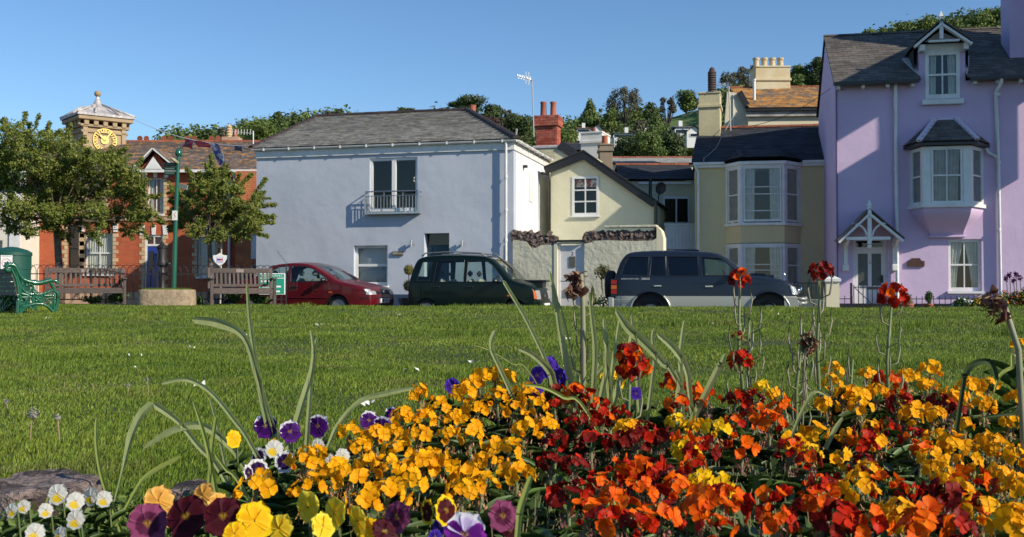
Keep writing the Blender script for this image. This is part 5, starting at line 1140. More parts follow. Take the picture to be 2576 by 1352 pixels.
# ---- unseen neighbour added out of frame to cast slanting shade on the lilac front
NB = empty('shade_neighbour', PU.o+PU.ex*(W+.02), PU.rz, 'unseen house added beyond the right edge, with slabs shaped to shade the lilac front', 'house')
MB().box(0, 7, 0, 5, 0, HE).build('wall', lil, NB); MB().box(-.1, 7.2, -.2, 5.2, HE+.001, HE+.25).build('roof', slate_brown, NB)
NX = 7.1-W
MB().box(NX, NX+.35, -2.35, -1.14, 5.5, 9.4).box(NX, NX+.35, -1.135, -.003, 7.4, 9.4).build('shade_slab', lil, NB)  # thin slabs added only to shape the shadow
MB().box(NX-.02, NX+.37, -3.6, -2.36, 5.45, 8.25).build('bay_window', white, NB); MB().box(NX-.1, NX+.5, -3.7, 0, 9.41, 10.6).build('bay_roof', slate_brown, NB)  # no real bay: slabs added to form the edges of the shadow
for y in (-3.4, -1.3): MB().box(NX+.1, NX+.16, y-.03, y+.03, 0, 5.44).build('post', white, NB)  # props added beneath the shadow slabs
# ------------------------------------------------------------------ cars
def chaikin(pts, it=1):
    for _ in range(it):
        o = [pts[0]]
        for a, b in zip(pts, pts[1:]):
            o.append((a[0]*.78+b[0]*.22, a[1]*.78+b[1]*.22)); o.append((a[0]*.22+b[0]*.78, a[1]*.22+b[1]*.78))
        o.append(pts[-1]); pts = o
    return pts
def make_car(c, loc, rz, label, name):
    "x forward, z up; c holds the side profile, openings and colours"
    root = empty(name, loc, rz, label, 'car')
    prof = chaikin(c['prof'], 2); Wh = c['W']/2; r = c.get('r', .07); zb = c['zb']; belt = c['belt']; L = max(p[0] for p in prof); tum = c.get('tum', .26); ft = c.get('ft', .17)
    def hw(x, z):
        w_ = Wh*(1-.012*((z-.6)/.4)**2) if z < belt else Wh*(1-.012*((belt-.6)/.4)**2)-(z-belt)*tum
        a = .6; fx = max(0, (x-(L-a))/a); bx = max(0, (a*.75-x)/(a*.75))
        return w_-ft*fx**2.2-.09*bx**2.4
    # outward normals and inset outline
    n = len(prof); ins = []; nor = []
    for i in range(n):
        a = Vector(prof[max(i-1, 0)]); b = Vector(prof[min(i+1, n-1)]); t = (b-a).normalized(); nn = Vector((-t.y, t.x)); nor.append(nn); ins.append(Vector(prof[i])-nn*r)
    # bottom with wheel arches, front to rear
    bot = []; arches = sorted(c['arch'], key=lambda q: -q[0])
    for (ax, az, ar) in arches:
        h = sqrt(ar*ar-(az-zb)**2) if az > zb else ar
        a0 = atan2(zb-az, h)
        for k in range(15): t = a0+(pi-2*a0)*k/14; bot.append((ax+ar*cos(t), az+ar*sin(t)))
    side = [tuple(p) for p in ins]
    side[0] = (side[0][0], max(side[0][1], zb)); side[-1] = (side[-1][0], max(side[-1][1], zb))
    outer = side+bot
    loops = [[Vector((p[0], p[1], 0)) for p in outer]]
    for wpoly in c['win']: loops.append([Vector((p[0], p[1], 0)) for p in wpoly])
    allp = [p for l in loops for p in l]; tris = tessellate_polygon(loops)
    bm = bmesh.new(); vs = [bm.verts.new(p) for p in allp]
    for t in tris:
        try: bm.faces.new([vs[i] for i in t])
        except ValueError: pass
    bmesh.ops.remove_doubles(bm, verts=bm.verts, dist=1e-4)
    for xx in np.arange(.12, L, .16): bmesh.ops.bisect_plane(bm, geom=bm.verts[:]+bm.edges[:]+bm.faces[:], plane_co=(xx, 0, 0), plane_no=(1, 0, 0), dist=1e-4)
    for zz in list(np.arange(.25, belt, .12))+[belt]+([c['split']] if c.get('split') else []): bmesh.ops.bisect_plane(bm, geom=bm.verts[:]+bm.edges[:]+bm.faces[:], plane_co=(0, zz, 0), plane_no=(0, 1, 0), dist=1e-4)
    bm.faces.ensure_lookup_table()
    def side_mesh(nm, sel, mat, parent):
        for s_ in (1, -1):
            m = MB(); idx = {}
            for f in bm.faces:
                if not sel(sum(v.co.y for v in f.verts)/len(f.verts)): continue
                ids = []
                for v in f.verts:
                    k = v.index
                    if k not in idx: idx[k] = len(m.v); m.v.append((v.co.x, -s_*hw(v.co.x, v.co.y), v.co.y))
                    ids.append(idx[k])
                m.f.append(tuple(ids) if s_ < 0 else tuple(ids[::-1]))
            m.build(nm, mat, parent, smooth='auto')
    bm.verts.index_update(); sp = c.get('split')
    paint = c['paint']
    side_mesh('body_side', (lambda z: z > sp) if sp else (lambda z: True), paint, root)
    if sp: side_mesh('lower_panel', lambda z: z <= sp, c['paint2'], root)
    # top band: quarter round then crowned middle
    K = 4; NC = 8; rows = []
    for i in range(n):
        p = Vector(prof[i]); q = ins[i]; w_ = hw(q.x, q.y); row = []
        for k in range(K): a = pi/2*k/K; row.append((q.x+nor[i].x*r*sin(a), w_-r*(1-cos(a)), q.y+nor[i].y*r*sin(a)))
        we = w_-r
        for j in range(NC+1):
            t = 1-2*j/NC; cr = c.get('crown', .035)*(1-t*t); row.append((p.x+nor[i].x*cr, we*t, p.y+nor[i].y*cr))
        for k in range(K-1, -1, -1): a = pi/2*k/K; row.append((q.x+nor[i].x*r*sin(a), -(w_-r*(1-cos(a))), q.y+nor[i].y*r*sin(a)))
        rows.append(row)
    mats_ = {}
    def fm_(key): return mats_.setdefault(key, MB())
    for i in range(n-1):
        mx = (prof[i][0]+prof[i+1][0])/2; mz = (prof[i][1]+prof[i+1][1])/2
        isg = any(a < mx < b and mz > c['gz'] for a, b in c['glass'])
        for j in range(len(rows[0])-1):
            inner = K+0 < j < len(rows[0])-K-2
            key = 'glass' if (isg and inner) else ('low' if sp and mz < sp else 'top')
            if isg and not inner and key == 'top': key = 'top'
            fm_(key).quad(rows[i][j], rows[i+1][j], rows[i+1][j+1], rows[i][j+1])
    def merged(m, nm, mat, parent, sm=True):
        me = m.mesh(nm); b2 = bmesh.new(); b2.from_mesh(me); bmesh.ops.remove_doubles(b2, verts=b2.verts, dist=1e-4); bmesh.ops.recalc_face_normals(b2, faces=b2.faces); b2.to_mesh(me); b2.free(); return link(nm, me, mat, parent, sm)
    merged(mats_['top'], 'shell', paint, root)
    if 'low' in mats_: merged(mats_['low'], 'bumper', c['paint2'], root)
    g = mats_.get('glass')
    if g:
        fr_ = MB(); re_ = MB()
        for f in g.f:
            x = g.v[f[0]][0]; t = fr_ if x > L/2 else re_; t.quad(*[g.v[i] for i in f])
        for t, nm in ((fr_, 'windscreen'), (re_, 'rear_window')):
            if t.v: merged(t, nm, carglass, root)
    # side panes with dark rubber surround
    for k, wpoly in enumerate(c['win']):
        cx = sum(p[0] for p in wpoly)/len(wpoly); cz = sum(p[1] for p in wpoly)/len(wpoly)
        for s_ in (-1, 1):
            m = MB(); m.v = [(p[0], s_*(hw(p[0], p[1])-.02), p[1]) for p in wpoly]; m.f = [tuple(range(len(wpoly)))]
            m.build('side_window', c.get('wmat', {}).get(k, carglass), root)
            if s_ < 0 or True: MB().tube([(p[0], s_*(hw(p[0], p[1])-.004), p[1]) for p in wpoly+wpoly[:1]], .012, 4, False).build('window_seal', c.get('seal', blackp), root)
    # lines between the doors
    for (pts) in c['gaps']:
        for s_ in (-1, 1): MB().tube([(x, s_*(hw(x, z)-.002), z) for x, z in pts], .0045, 4).build('door_gap', blackp, root)
    for (x, z) in c['handles']:
        for s_ in (-1, 1): MB().box(x-.09, x+.09, -.02, .02, z-.018, z+.018).build('door_handle', c.get('hmat', blackp), root, bev=.008).location = (0, s_*(hw(x, z)+.012), 0)
    # underbody, arch liners, interior
    wy = Wh-.06; x1 = c['cowl']
    MB().box(.12, L-.25, -wy+.14, wy-.14, zb+.02, zb+.25).build('underbody', blackp, root)
    cabin_m = M('car_interior', (.03, .03, .032), rough=.9); seat_m = c.get('seatm') or M('car_seat_grey', (.16, .16, .15), rough=.9)
    MB().box(c['cab0'], x1, -wy+.03, wy-.03, zb+.2, belt-.06).build('cabin_floor', cabin_m, root)
    MB().box(x1-.35, x1+.0, -wy+.06, wy-.06, belt-.06, belt+.02).build('dashboard', cabin_m, root, bev=.02)
    for sx in c['seats']:
        for sy in (-.36, .36):
            se = MB().box(sx-.06, sx+.06, sy-.22, sy+.22, belt-.3, belt+.1, ).build('seat', seat_m, root, bev=.04, smooth=True); MB().box(sx-.09, sx-.01, sy-.12, sy+.12, belt+.16, belt+.31).build('headrest', cabin_m if c.get('hr') else seat_m, se, bev=.035, smooth=True)
    sw = Matrix.Rotation(radians(65), 3, 'Y')
    m = MB(); 
    for k in range(17): a = 2*pi*k/16; m.v.append(tuple(Vector((x1-.48, .36, belt+.03))+sw @ Vector((.18*cos(a), .18*sin(a), 0))))
    MB().tube([m.v[k] for k in range(17)], .014, 5, False).build('steering_wheel', cabin_m, root)
    for (ax, az, ar) in c['arch']:
        for s_ in (-1, 1):
            m = MB(); k = 14
            for yy in (Wh-.02, Wh-.42):
                for i in range(k+1): t = pi*i/k*1.3-.15*pi; m.v.append((ax+ar*cos(t), s_*min(yy, hw(ax, .5)-.006), az+ar*sin(t)))
            for i in range(k): m.f.append((i, i+1, k+2+i, k+1+i))
            o = len(m.v); m.v.append((ax, s_*(Wh-.42), az)); m.f += [(o, k+1+i, k+2+i) for i in range(k)]
            m.build('arch_liner', blackp, root)
            wr_ = c['wr']; tw_ = c.get('tw', .2)
            wl = bpy.data.objects.new('wheel', None); COL.objects.link(wl); wl.parent = root; wl.location = (ax, s_*(Wh-.06-tw_/2), wr_); wl.rotation_euler = (-pi/2*s_, 0, 0); wl.empty_display_size = .1
            if s_ > 0: wl.rotation_euler = (-pi/2, 0, 0)
            else: wl.rotation_euler = (pi/2, 0, 0)
            rr = wr_*c.get('rim', .62); t2 = tw_/2
            if 'tyre'+name not in UNIT:
                UNIT['tyre'+name] = MB().lathe([(rr, -t2*.9), (wr_*.86, -t2), (wr_*.97, -t2*.82), (wr_, -t2*.4), (wr_, t2*.4), (wr_*.97, t2*.82), (wr_*.86, t2), (rr, t2*.85)], (0, 0, 0), 32).mesh('tyre'); UNIT['tyre'+name].materials.append(rubber); UNIT['tyre'+name].shade_smooth()
                rm_ = MB(); rm_.lathe([(rr, t2*.88), (rr*1.03, t2*.95), (rr*.93, t2*.92), (rr*.86, t2*.55)], (0, 0, 0), 32)
                ns = c.get('spokes', 5)
                for k in range(ns): 
                    a = 2*pi*k/ns; d = Vector((cos(a), sin(a), 0)); rm_.bar(d*.03+Vector((0, 0, t2*.8)), d*rr*.9+Vector((0, 0, t2*.72)), rr*c.get('sw', .3), .03)
                rm_.lathe([(rr*.25, t2*.6), (rr*.25, t2*.88), (rr*.18, t2*.95), (0.01, t2*.95)], (0, 0, 0), 16)
                UNIT['rim'+name] = rm_.mesh('rim'); UNIT['rim'+name].materials.append(c['rimm'])
                UNIT['hub'+name] = MB().lathe([(rr*.9, t2*.1), (rr*.9, t2*.4), (.01, t2*.4)], (0, 0, 0), 24).mesh('brake'); UNIT['hub'+name].materials.append(blackp)
            for nm in ('tyre', 'rim', 'hub'):
                o = bpy.data.objects.new({'hub': 'brake_disc'}.get(nm, nm), UNIT[nm+name]); COL.objects.link(o); o.parent = wl
    # mirrors
    mx, mz = c['mirror']
    for s_ in (-1, 1): mi = MB().box(-.06, .05, -.09, .09, -.06, .07).build('wing_mirror', c.get('mmat', blackp), root, bev=.03, smooth=True); mi.location = (mx, s_*(hw(mx, mz)+.11), mz)
    root['_'] = 0; del root['_']
    return root, hw, L
car_red = M('dark_red_car_paint', (.10, .004, .008), rough=.35, coat=.4, spec=.3); car_green = M('dark_green_car_paint', (.002, .009, .007), rough=.3, coat=.2, spec=.2); car_blue = M('blue_grey_car_paint', (.011, .018, .034), rough=.3, coat=.25, spec=.3)
silver = M('silver_beige_paint', (.42, .42, .37), rough=.3, coat=.4, metal=.3); alloy = M('alloy_rim', (.35, .34, .33), rough=.4, metal=.6); dirty_rim = M('dusty_rim', (.10, .09, .08), rough=.6)
lamp_clear = M('lamp_glass', (.8, .8, .8), (.45, .45, .45), 40, .12, .01, 60, metal=.5); amber = M('amber_lens', (.55, .12, .015), rough=.25); redlens = M('red_lens', (.35, .01, .01), rough=.25); plate = M('plate_white', (.78, .78, .76), rough=.5); grille_m = M('grille_black', (.012, .012, .012), rough=.5)
STREET = -radians(13.5)
def face_part(root, hw, L, name, y0, y1, z0, z1, mat, prof, off=.012, label=None, r=.07, th=.03):
    "sheet that follows the plan outline of the nose; y is arc length from the centre line round the corner"
    def xf0(z):
        best = L
        for a, b in zip(prof, prof[1:]):
            if a[0] > L*.8 and min(a[1], b[1]) <= z <= max(a[1], b[1]) and abs(a[1]-b[1]) > 1e-6: best = a[0]+(b[0]-a[0])*(z-a[1])/(b[1]-a[1])
        return best
    def pt(s, z, d):
        X = xf0(z); h = hw(X-r, z); sg = 1 if s >= 0 else -1; t = abs(s)
        if t <= h-r: return (X+.035*(1-(t/(h-r))**2)+d, sg*t)
        q = (t-(h-r))/r
        if q <= pi/2: return (X-r+(r+d)*cos(q), sg*(h-r+(r+d)*sin(q)))
        x = X-r-(q-pi/2)*r; return (x, sg*(hw(x, z)+d))
    m = MB(); ny = 11
    for d in (off, -th):
        for k in range(3):
            z = z0+(z1-z0)*k/2
            for i in range(ny): x, y = pt(y0+(y1-y0)*i/(ny-1), z, d); m.v.append((x, y, z))
    o2 = 3*ny
    for k in range(2):
        for i in range(ny-1): a = k*ny+i; m.f.append((a, a+1, a+ny+1, a+ny))
    for i in range(ny-1): m.f.append((i, o2+i, o2+i+1, i+1)); m.f.append((2*ny+i, 2*ny+i+1, o2+2*ny+i+1, o2+2*ny+i))
    for k in range(2):
        for i in (0, ny-1): a = k*ny+i; m.f.append((a, a+ny, o2+a+ny, o2+a))
    return m.build(name, mat, root, label=label), (lambda y, z: pt(y, z, 0)[0])

# ---- red saloon
pr_ = [(.03, .24), (.0, .45), (.0, .62), (.03, .85), (.12, .97), (.62, 1.0), (1.02, 1.26), (1.25, 1.385), (1.75, 1.43), (2.15, 1.42), (2.42, 1.36), (2.95, 1.08), (3.17, .95), (3.6, .87), (3.95, .77), (4.07, .69), (4.10, .55), (4.12, .40), (4.06, .22)]
carA = dict(prof=pr_, W=1.64, zb=.22, belt=.93, r=.07, arch=[(.72, .29, .33), (3.20, .29, .33)], wr=.285, tw=.18, paint=car_red,
    win=[[(1.83, .93), (2.92, .95), (2.86, 1.03), (2.42, 1.28), (2.2, 1.33), (1.80, 1.34)], [(1.05, .93), (1.74, .93), (1.72, 1.34), (1.45, 1.33), (1.20, 1.22)]],
    glass=[(2.36, 3.2), (.66, 1.22)], gz=.97, gaps=[[(1.78, .30), (1.79, .92)], [(2.98, .30), (3.0, .62), (2.93, .93)], [(1.0, .62), (1.0, .92)]], handles=[(1.95, .80), (1.15, .80)], cowl=3.05, cab0=.9, seats=(1.95, 1.15), mirror=(2.85, .97), rimm=alloy, spokes=7, sw=.22, rim=.66, ft=.13)
fc = P(926, 760, 25.75)      # near front corner
RZ = STREET
def place(front_u, Y, L, W, rz, roadz=GZ):
    "origin (rear, centre line) so that the near front corner is seen in column front_u at depth Y"
    c = P(front_u, 770, Y); f = Vector((cos(rz), sin(rz), 0)); s_ = Vector((-sin(rz), cos(rz), 0)); p = Vector((c.x, Y, 0))-f*L+s_*(W/2); return Vector((p.x, p.y, roadz))
root, hw, L = make_car(carA, place(928, 26.4, 4.10, 1.64, RZ-.08, -.27), RZ-.08, 'dark red saloon parked in front of the pale blue house', 'parked_car')
pp = chaikin(pr_, 2)
for s_ in (-1, 1):
    a, b = sorted((s_*.42, s_*.80)); face_part(root, hw, L, 'headlight', a, b, .60, .745, lamp_clear, pp, .012)
    MB().box(-.05, .05, -.01, .01, -.02, .02).build('side_indicator', amber, root).location = (3.0, s_*(hw(3.0, .62)+.0), .66)
gr_, xf = face_part(root, hw, L, 'grille', -.40, .40, .61, .735, grille_m, pp, .006)
for k in range(3): face_part(root, hw, L, 'grille_bar', -.39, .39, .635+k*.03, .642+k*.03, car_red if False else blackp, pp, .012)
MB().lathe([(.045, 0), (.045, .01), (.01, .012)], (xf(0, .67)+.01, 0, .67), 14, Matrix.Rotation(pi/2, 3, 'Y')).build('badge', chrome, root)
face_part(root, hw, L, 'bumper_strip', -.95, .95, .50, .53, blackp, pp, .012); face_part(root, hw, L, 'air_intake', -.5, .5, .27, .36, blackp, pp, .004)
pt, _ = face_part(root, hw, L, 'number_plate', -.26, .26, .385, .495, plate, pp, .03)
text_mesh('P85 NVV', .105, blackp, root, Matrix.Translation((xf(0, .44)+.034, 0, .44)) @ Matrix.Rotation(pi/2, 4, 'Z'), 'plate_number')
for s_ in (-1, 1): MB().tube([(x, s_*(hw(x, .52)+.004), .52) for x in np.arange(1.1, 2.95, .2)], .016, 5).build('side_moulding', car_red, root)
MB().tube([(1.35, -.2, 1.44), (1.05, -.2, 1.78)], .006, 4).build('roof_aerial', blackp, root)
MB().box(2.55, 2.60, -.05, .05, 1.22, 1.28).build('rear_view_mirror', blackp, root)

# ---- dark green tall hatchback
pr_ = [(.03, .30), (.0, .5), (.0, .85), (.05, 1.1), (.16, 1.45), (.26, 1.60), (.48, 1.665), (1.2, 1.69), (1.95, 1.66), (2.2, 1.60), (2.45, 1.38), (2.72, 1.08), (2.9, 1.0), (3.2, .93), (3.36, .83), (3.40, .66), (3.42, .42), (3.36, .24)]
carB = dict(prof=pr_, W=1.60, zb=.24, belt=.98, r=.08, arch=[(.53, .28, .32), (2.86, .28, .32)], wr=.275, tw=.17, paint=car_green, tum=.2,
    win=[[(1.62, 1.0), (2.60, 1.0), (2.55, 1.10), (2.28, 1.42), (2.12, 1.53), (1.62, 1.55)], [(.72, 1.0), (1.54, 1.0), (1.53, 1.55), (.80, 1.54)], [(.26, 1.03), (.62, 1.03), (.66, 1.52), (.40, 1.51)]],
    glass=[(2.16, 2.8), (.06, .3)], gz=1.06, gaps=[[(1.58, .30), (1.58, .98)], [(2.66, .5), (2.63, .98)], [(.67, .6), (.67, .98)]], handles=[(1.72, .88), (.82, .88)], cowl=2.62, cab0=.25, seats=(1.62, .85), mirror=(2.42, 1.02), rimm=alloy, spokes=6, sw=.34, rim=.62, ft=.12,
    seatm=M('car_seat_beige', (.42, .39, .33), rough=.9), hr=True)
root, hw, L = make_car(carB, place(1347, 25.4, 3.42, 1.60, RZ-.06, -.35), RZ-.06, 'dark green tall hatchback with roof rails below the blue house door', 'parked_car')
pp = chaikin(pr_, 2)
for s_ in (-1, 1):
    a, b = sorted((s_*.36, s_*.655)); face_part(root, hw, L, 'headlight', a, b, .57, .79, lamp_clear, pp, .015, r=.08)
    a, b = sorted((s_*.66, s_*.73)); face_part(root, hw, L, 'indicator_lens', a, b, .58, .78, amber, pp, .015, r=.08)
    MB().tube([(.35, s_*.62, 1.66), (.45, s_*.62, 1.74), (1.2, s_*.62, 1.77), (1.95, s_*.62, 1.73), (2.1, s_*.62, 1.63)], .018, 6).build('roof_rail', M('rail_grey', (.18, .19, .19), rough=.4), root, smooth=True)
    MB().tube([(x, s_*(hw(x, .45)+.003), .45) for x in np.arange(.95, 2.5, .2)], .012, 5).build('side_moulding', car_green, root)
    MB().box(-.03, .03, -.01, .01, -.02, .02).build('side_indicator', amber, root).location = (2.72, s_*hw(2.72, .6), .66)
gr_, xf = face_part(root, hw, L, 'grille', -.43, .43, .58, .72, grille_m, pp, .006)
MB().lathe([(.04, 0), (.04, .01), (.01, .012)], (xf(0, .66)+.01, 0, .66), 14, Matrix.Rotation(pi/2, 3, 'Y')).build('badge', chrome, root)
face_part(root, hw, L, 'bumper', -.95, .95, .30, .50, car_green, pp, .05); face_part(root, hw, L, 'number_plate', -.26, .26, .36, .47, plate, pp, .07)
MB().tube([(2.62, -.3, 1.13), (2.45, -.05, 1.35)], .008, 4).build('wiper', blackp, root); MB().tube([(2.62, .2, 1.13), (2.45, .45, 1.33)], .008, 4).build('wiper', blackp, root)

# ---- blue grey and silver off-road car
pr_ = [(.03, .42), (.0, .55), (.0, 1.0), (.06, 1.24), (.16, 1.55), (.27, 1.72), (.42, 1.80), (1.1, 1.83), (1.9, 1.81), (2.4, 1.765), (2.6, 1.68), (2.95, 1.38), (3.16, 1.235), (3.5, 1.20), (3.95, 1.12), (4.14, 1.03), (4.22, .88), (4.23, .70), (4.24, .55), (4.18, .44)]
carC = dict(prof=pr_, W=1.74, zb=.42, belt=1.2, r=.07, arch=[(.90, .40, .46), (3.62, .40, .46)], wr=.375, tw=.25, paint=car_blue, paint2=silver, split=.76, tum=.22,
    win=[[(2.10, 1.235), (3.0, 1.235), (2.94, 1.32), (2.66, 1.56), (2.52, 1.64), (2.08, 1.68)], [(1.33, 1.235), (2.02, 1.235), (2.0, 1.685), (1.30, 1.69)], [(.88, 1.235), (1.28, 1.235), (1.25, 1.69), (.92, 1.69)], [(.18, 1.26), (.82, 1.24), (.86, 1.68), (.34, 1.69), (.28, 1.66)]],
    wmat={1: darkglass, 2: darkglass, 3: darkglass}, glass=[(2.5, 3.2), (.02, .3)], gz=1.24, gaps=[[(1.02, .95), (.86, 1.22)], [(2.06, .46), (2.06, 1.22)], [(3.1, .5), (3.08, .9), (3.04, 1.22)], [(.20, .5), (.2, .9)]],
    handles=[(1.07, 1.0), (2.26, .99)], hmat=chrome, mmat=chrome, cowl=3.1, cab0=.3, seats=(2.15, 1.3), mirror=(2.86, 1.28), rimm=dirty_rim, spokes=5, sw=.5, rim=.58, ft=.10, hr=True)
root, hw, L = make_car(carC, place(2006, 23.6, 4.24, 1.74, RZ+.01, -.45), RZ+.01, 'blue grey off road car with silver lower panels and a rear spare wheel', 'parked_car')
pp = chaikin(pr_, 2)
for s_ in (-1, 1):
    a, b = sorted((s_*.50, s_*.86)); face_part(root, hw, L, 'headlight', a, b, .80, .98, lamp_clear, pp, .02)
    m = MB()
    for x0, x1 in ((.90, .46), (3.62, .46)):
        for (ta, tb, mt) in ((.02, .27, silver), (.27, .73, car_blue), (.73, .98, silver)):
            f = MB(); K = 6
            for i in range(K+1):
                t = pi*(ta+(tb-ta)*i/K); c_, s2 = cos(t), sin(t)
                for rr, yy in ((.452, 0.0), (.455, .06), (.485, .05), (.50, .0)): f.v.append((x0+rr*c_, s_*(hw(x0, .7)+yy), .40+rr*s2))
            for i in range(K):
                for j in range(3): a = i*4+j; f.f.append((a, a+1, a+5, a+4))
            f.build('wheel_arch_flare', mt, root, smooth=True)
    MB().box(1.42, 3.1, -.05, .05, -.03, .03).build('side_step', silver, root, bev=.015).location = (0, s_*(.86), .38)
    MB().box(-.14, .02, -.03, .03, -.21, .21).build('tail_light', blackp, root).location = (.10, s_*(.81), .96)
    for k, (z, mt) in enumerate(((1.09, redlens), (.97, amber), (.86, redlens))): MB().box(-.13, -.0, -.035, .035, -.045, .045).build('lamp_lens', mt, root).location = (.10, s_*(.813), z)
    for k in range(3): MB().tube([(x, s_*(hw(x, .66)+.004), .66-k*.035) for x in np.arange(.05, .46, .1)], .006, 4).build('panel_rib', silver, root)
gr_, xf = face_part(root, hw, L, 'grille', -.45, .45, .80, .98, chrome, pp, .012)
for k in range(4): face_part(root, hw, L, 'grille_slot', -.42, .42, .82+k*.04, .845+k*.04, grille_m, pp, .02)
# protruding silver bumper and nudge bar
m = MB(); K = 12; 
for z, d in ((.44, .10), (.50, .20), (.66, .22), (.74, .16)):
    for i in range(K+1): y = -.90+1.8*i/K; e = abs(y)/.9; m.v.append((4.16+d-.24*e**4, y, z))
for j in range(3):
    for i in range(K): a = j*(K+1)+i; m.f.append((a, a+1, a+K+2, a+K+1))
m.f += [tuple(j*(K+1)+i for j in range(4)) for i in (0, K)]
for i in range(K): m.f.append((3*(K+1)+i, 3*(K+1)+i+1, 0, 0)) if False else None
bmp = m.build('front_bumper', silver, root, smooth=True)
for s_ in (-1, 1): MB().box(3.95, 4.25, s_*.9-.02, s_*.9+.0, .46, .74).build('bumper_end', silver, root); MB().box(-.09, .09, -.02, .02, -.03, .03).build('fog_lamp', lamp_clear, root).location = (4.25, s_*.80, .60)
for z in (.60, .70): 
    MB().tube([(4.28, -.72, z), (4.42, -.62, z), (4.46, -.3, z+.02), (4.46, .3, z+.02), (4.42, .62, z), (4.28, .72, z)], .035, 8).build('nudge_bar', silver, root, smooth=True)
MB().tube([(4.20, -.40, .7), (4.34, -.40, .92), (4.35, -.40, .95), (4.35, .40, .95), (4.34, .40, .92), (4.20, .40, .7)], .025, 8).build('nudge_bar', chrome, root, smooth=True)
MB().box(.0, .55, -.84, .84, .42, .50).box(-.12, .03, -.84, .84, .44, .74).build('rear_bumper', silver, root, bev=.03)
sp = MB().lathe([(.1, -.11), (.30, -.125), (.37, -.08), (.385, 0), (.37, .08), (.30, .125), (.1, .11)], (-.14, 0, 1.0), 28, Matrix.Rotation(pi/2, 3, 'Y')).build('spare_wheel', rubber, root, smooth='auto')
MB().tube([(3.55, -.42, 1.24), (3.50, -.42, 1.27), (3.2, -.42, 1.27)], .03, 6).build('bonnet_scoop', car_blue, root); MB().box(3.25, 3.75, -.28, .28, 1.19, 1.265).build('bonnet_scoop', car_blue, root, bev=.025)
mi_ = MB().tube([(4.02, .55, 1.1), (4.0, .58, 1.22)], .012, 5).build('fender_mirror', chrome, root); MB().lathe([(.01, -.02), (.06, -.01), (.06, .02)], (4.0, .58, 1.26), 12, Matrix.Rotation(pi/2, 3, 'Y')).build('mirror_head', chrome, mi_, smooth=True)
MB().tube([(2.5, .5, 1.78), (2.35, .5, 2.02)], .005, 4).build('roof_aerial', blackp, root)
MB().box(1.4, 2.0, -.3, .3, 1.83, 1.87).build('roof_hatch', car_blue, root, bev=.02)
sm_ = M('side_letter_silver', (.6, .6, .58), rough=.5)
yy = -(hw(.7, 1.13)+.004)
text_mesh('INTERCOOLER TURBO', .042, sm_, root, Matrix.Translation((.42, yy, 1.165)), 'side_lettering'); text_mesh('2800', .07, sm_, root, Matrix.Translation((.78, yy, 1.165)) @ Matrix.Scale(1.5, 4, (1, 0, 0)), 'side_lettering')
MB().tube([(x, -(hw(x, 1.06)+.001), 1.06-.01*(x-2)) for x in np.arange(1.9, 3.9, .2)], .004, 4).build('body_crease', blackp, root)
MB().box(2.42, 2.66, .68, .69, 1.56, 1.62).build('window_sticker', plate, root)

# ---- dark van behind the railing
pr_ = [(.03, .30), (.0, .5), (.0, 1.3), (.05, 1.75), (.15, 1.86), (1.2, 1.90), (2.6, 1.88), (3.0, 1.8), (3.5, 1.3), (3.75, 1.1), (4.2, .98), (4.4, .85), (4.45, .5), (4.4, .3)]
carD = dict(prof=pr_, W=1.8, zb=.28, belt=1.12, r=.08, arch=[(.8, .32, .38), (3.7, .32, .38)], wr=.32, paint=M('dark_navy_van', (.012, .015, .03), rough=.3, coat=.8), tum=.12,
    win=[[(2.55, 1.14), (3.45, 1.14), (3.38, 1.28), (2.98, 1.66), (2.55, 1.7)], [(1.5, 1.14), (2.4, 1.14), (2.4, 1.7), (1.5, 1.7)]], wmat={}, glass=[(3.0, 3.7)], gz=1.14, gaps=[[(2.48, .4), (2.48, 1.12)]], handles=[(2.6, 1.0)], cowl=3.5, cab0=.3, seats=(2.5,), mirror=(3.3, 1.2), rimm=alloy, ft=.12)
b = P(560, 770, 33.2)
make_car(carD, (b.x+4.3, 33.4, GZ), pi+.04, 'dark navy van half hidden between the brick building and the pale blue house', 'parked_van')
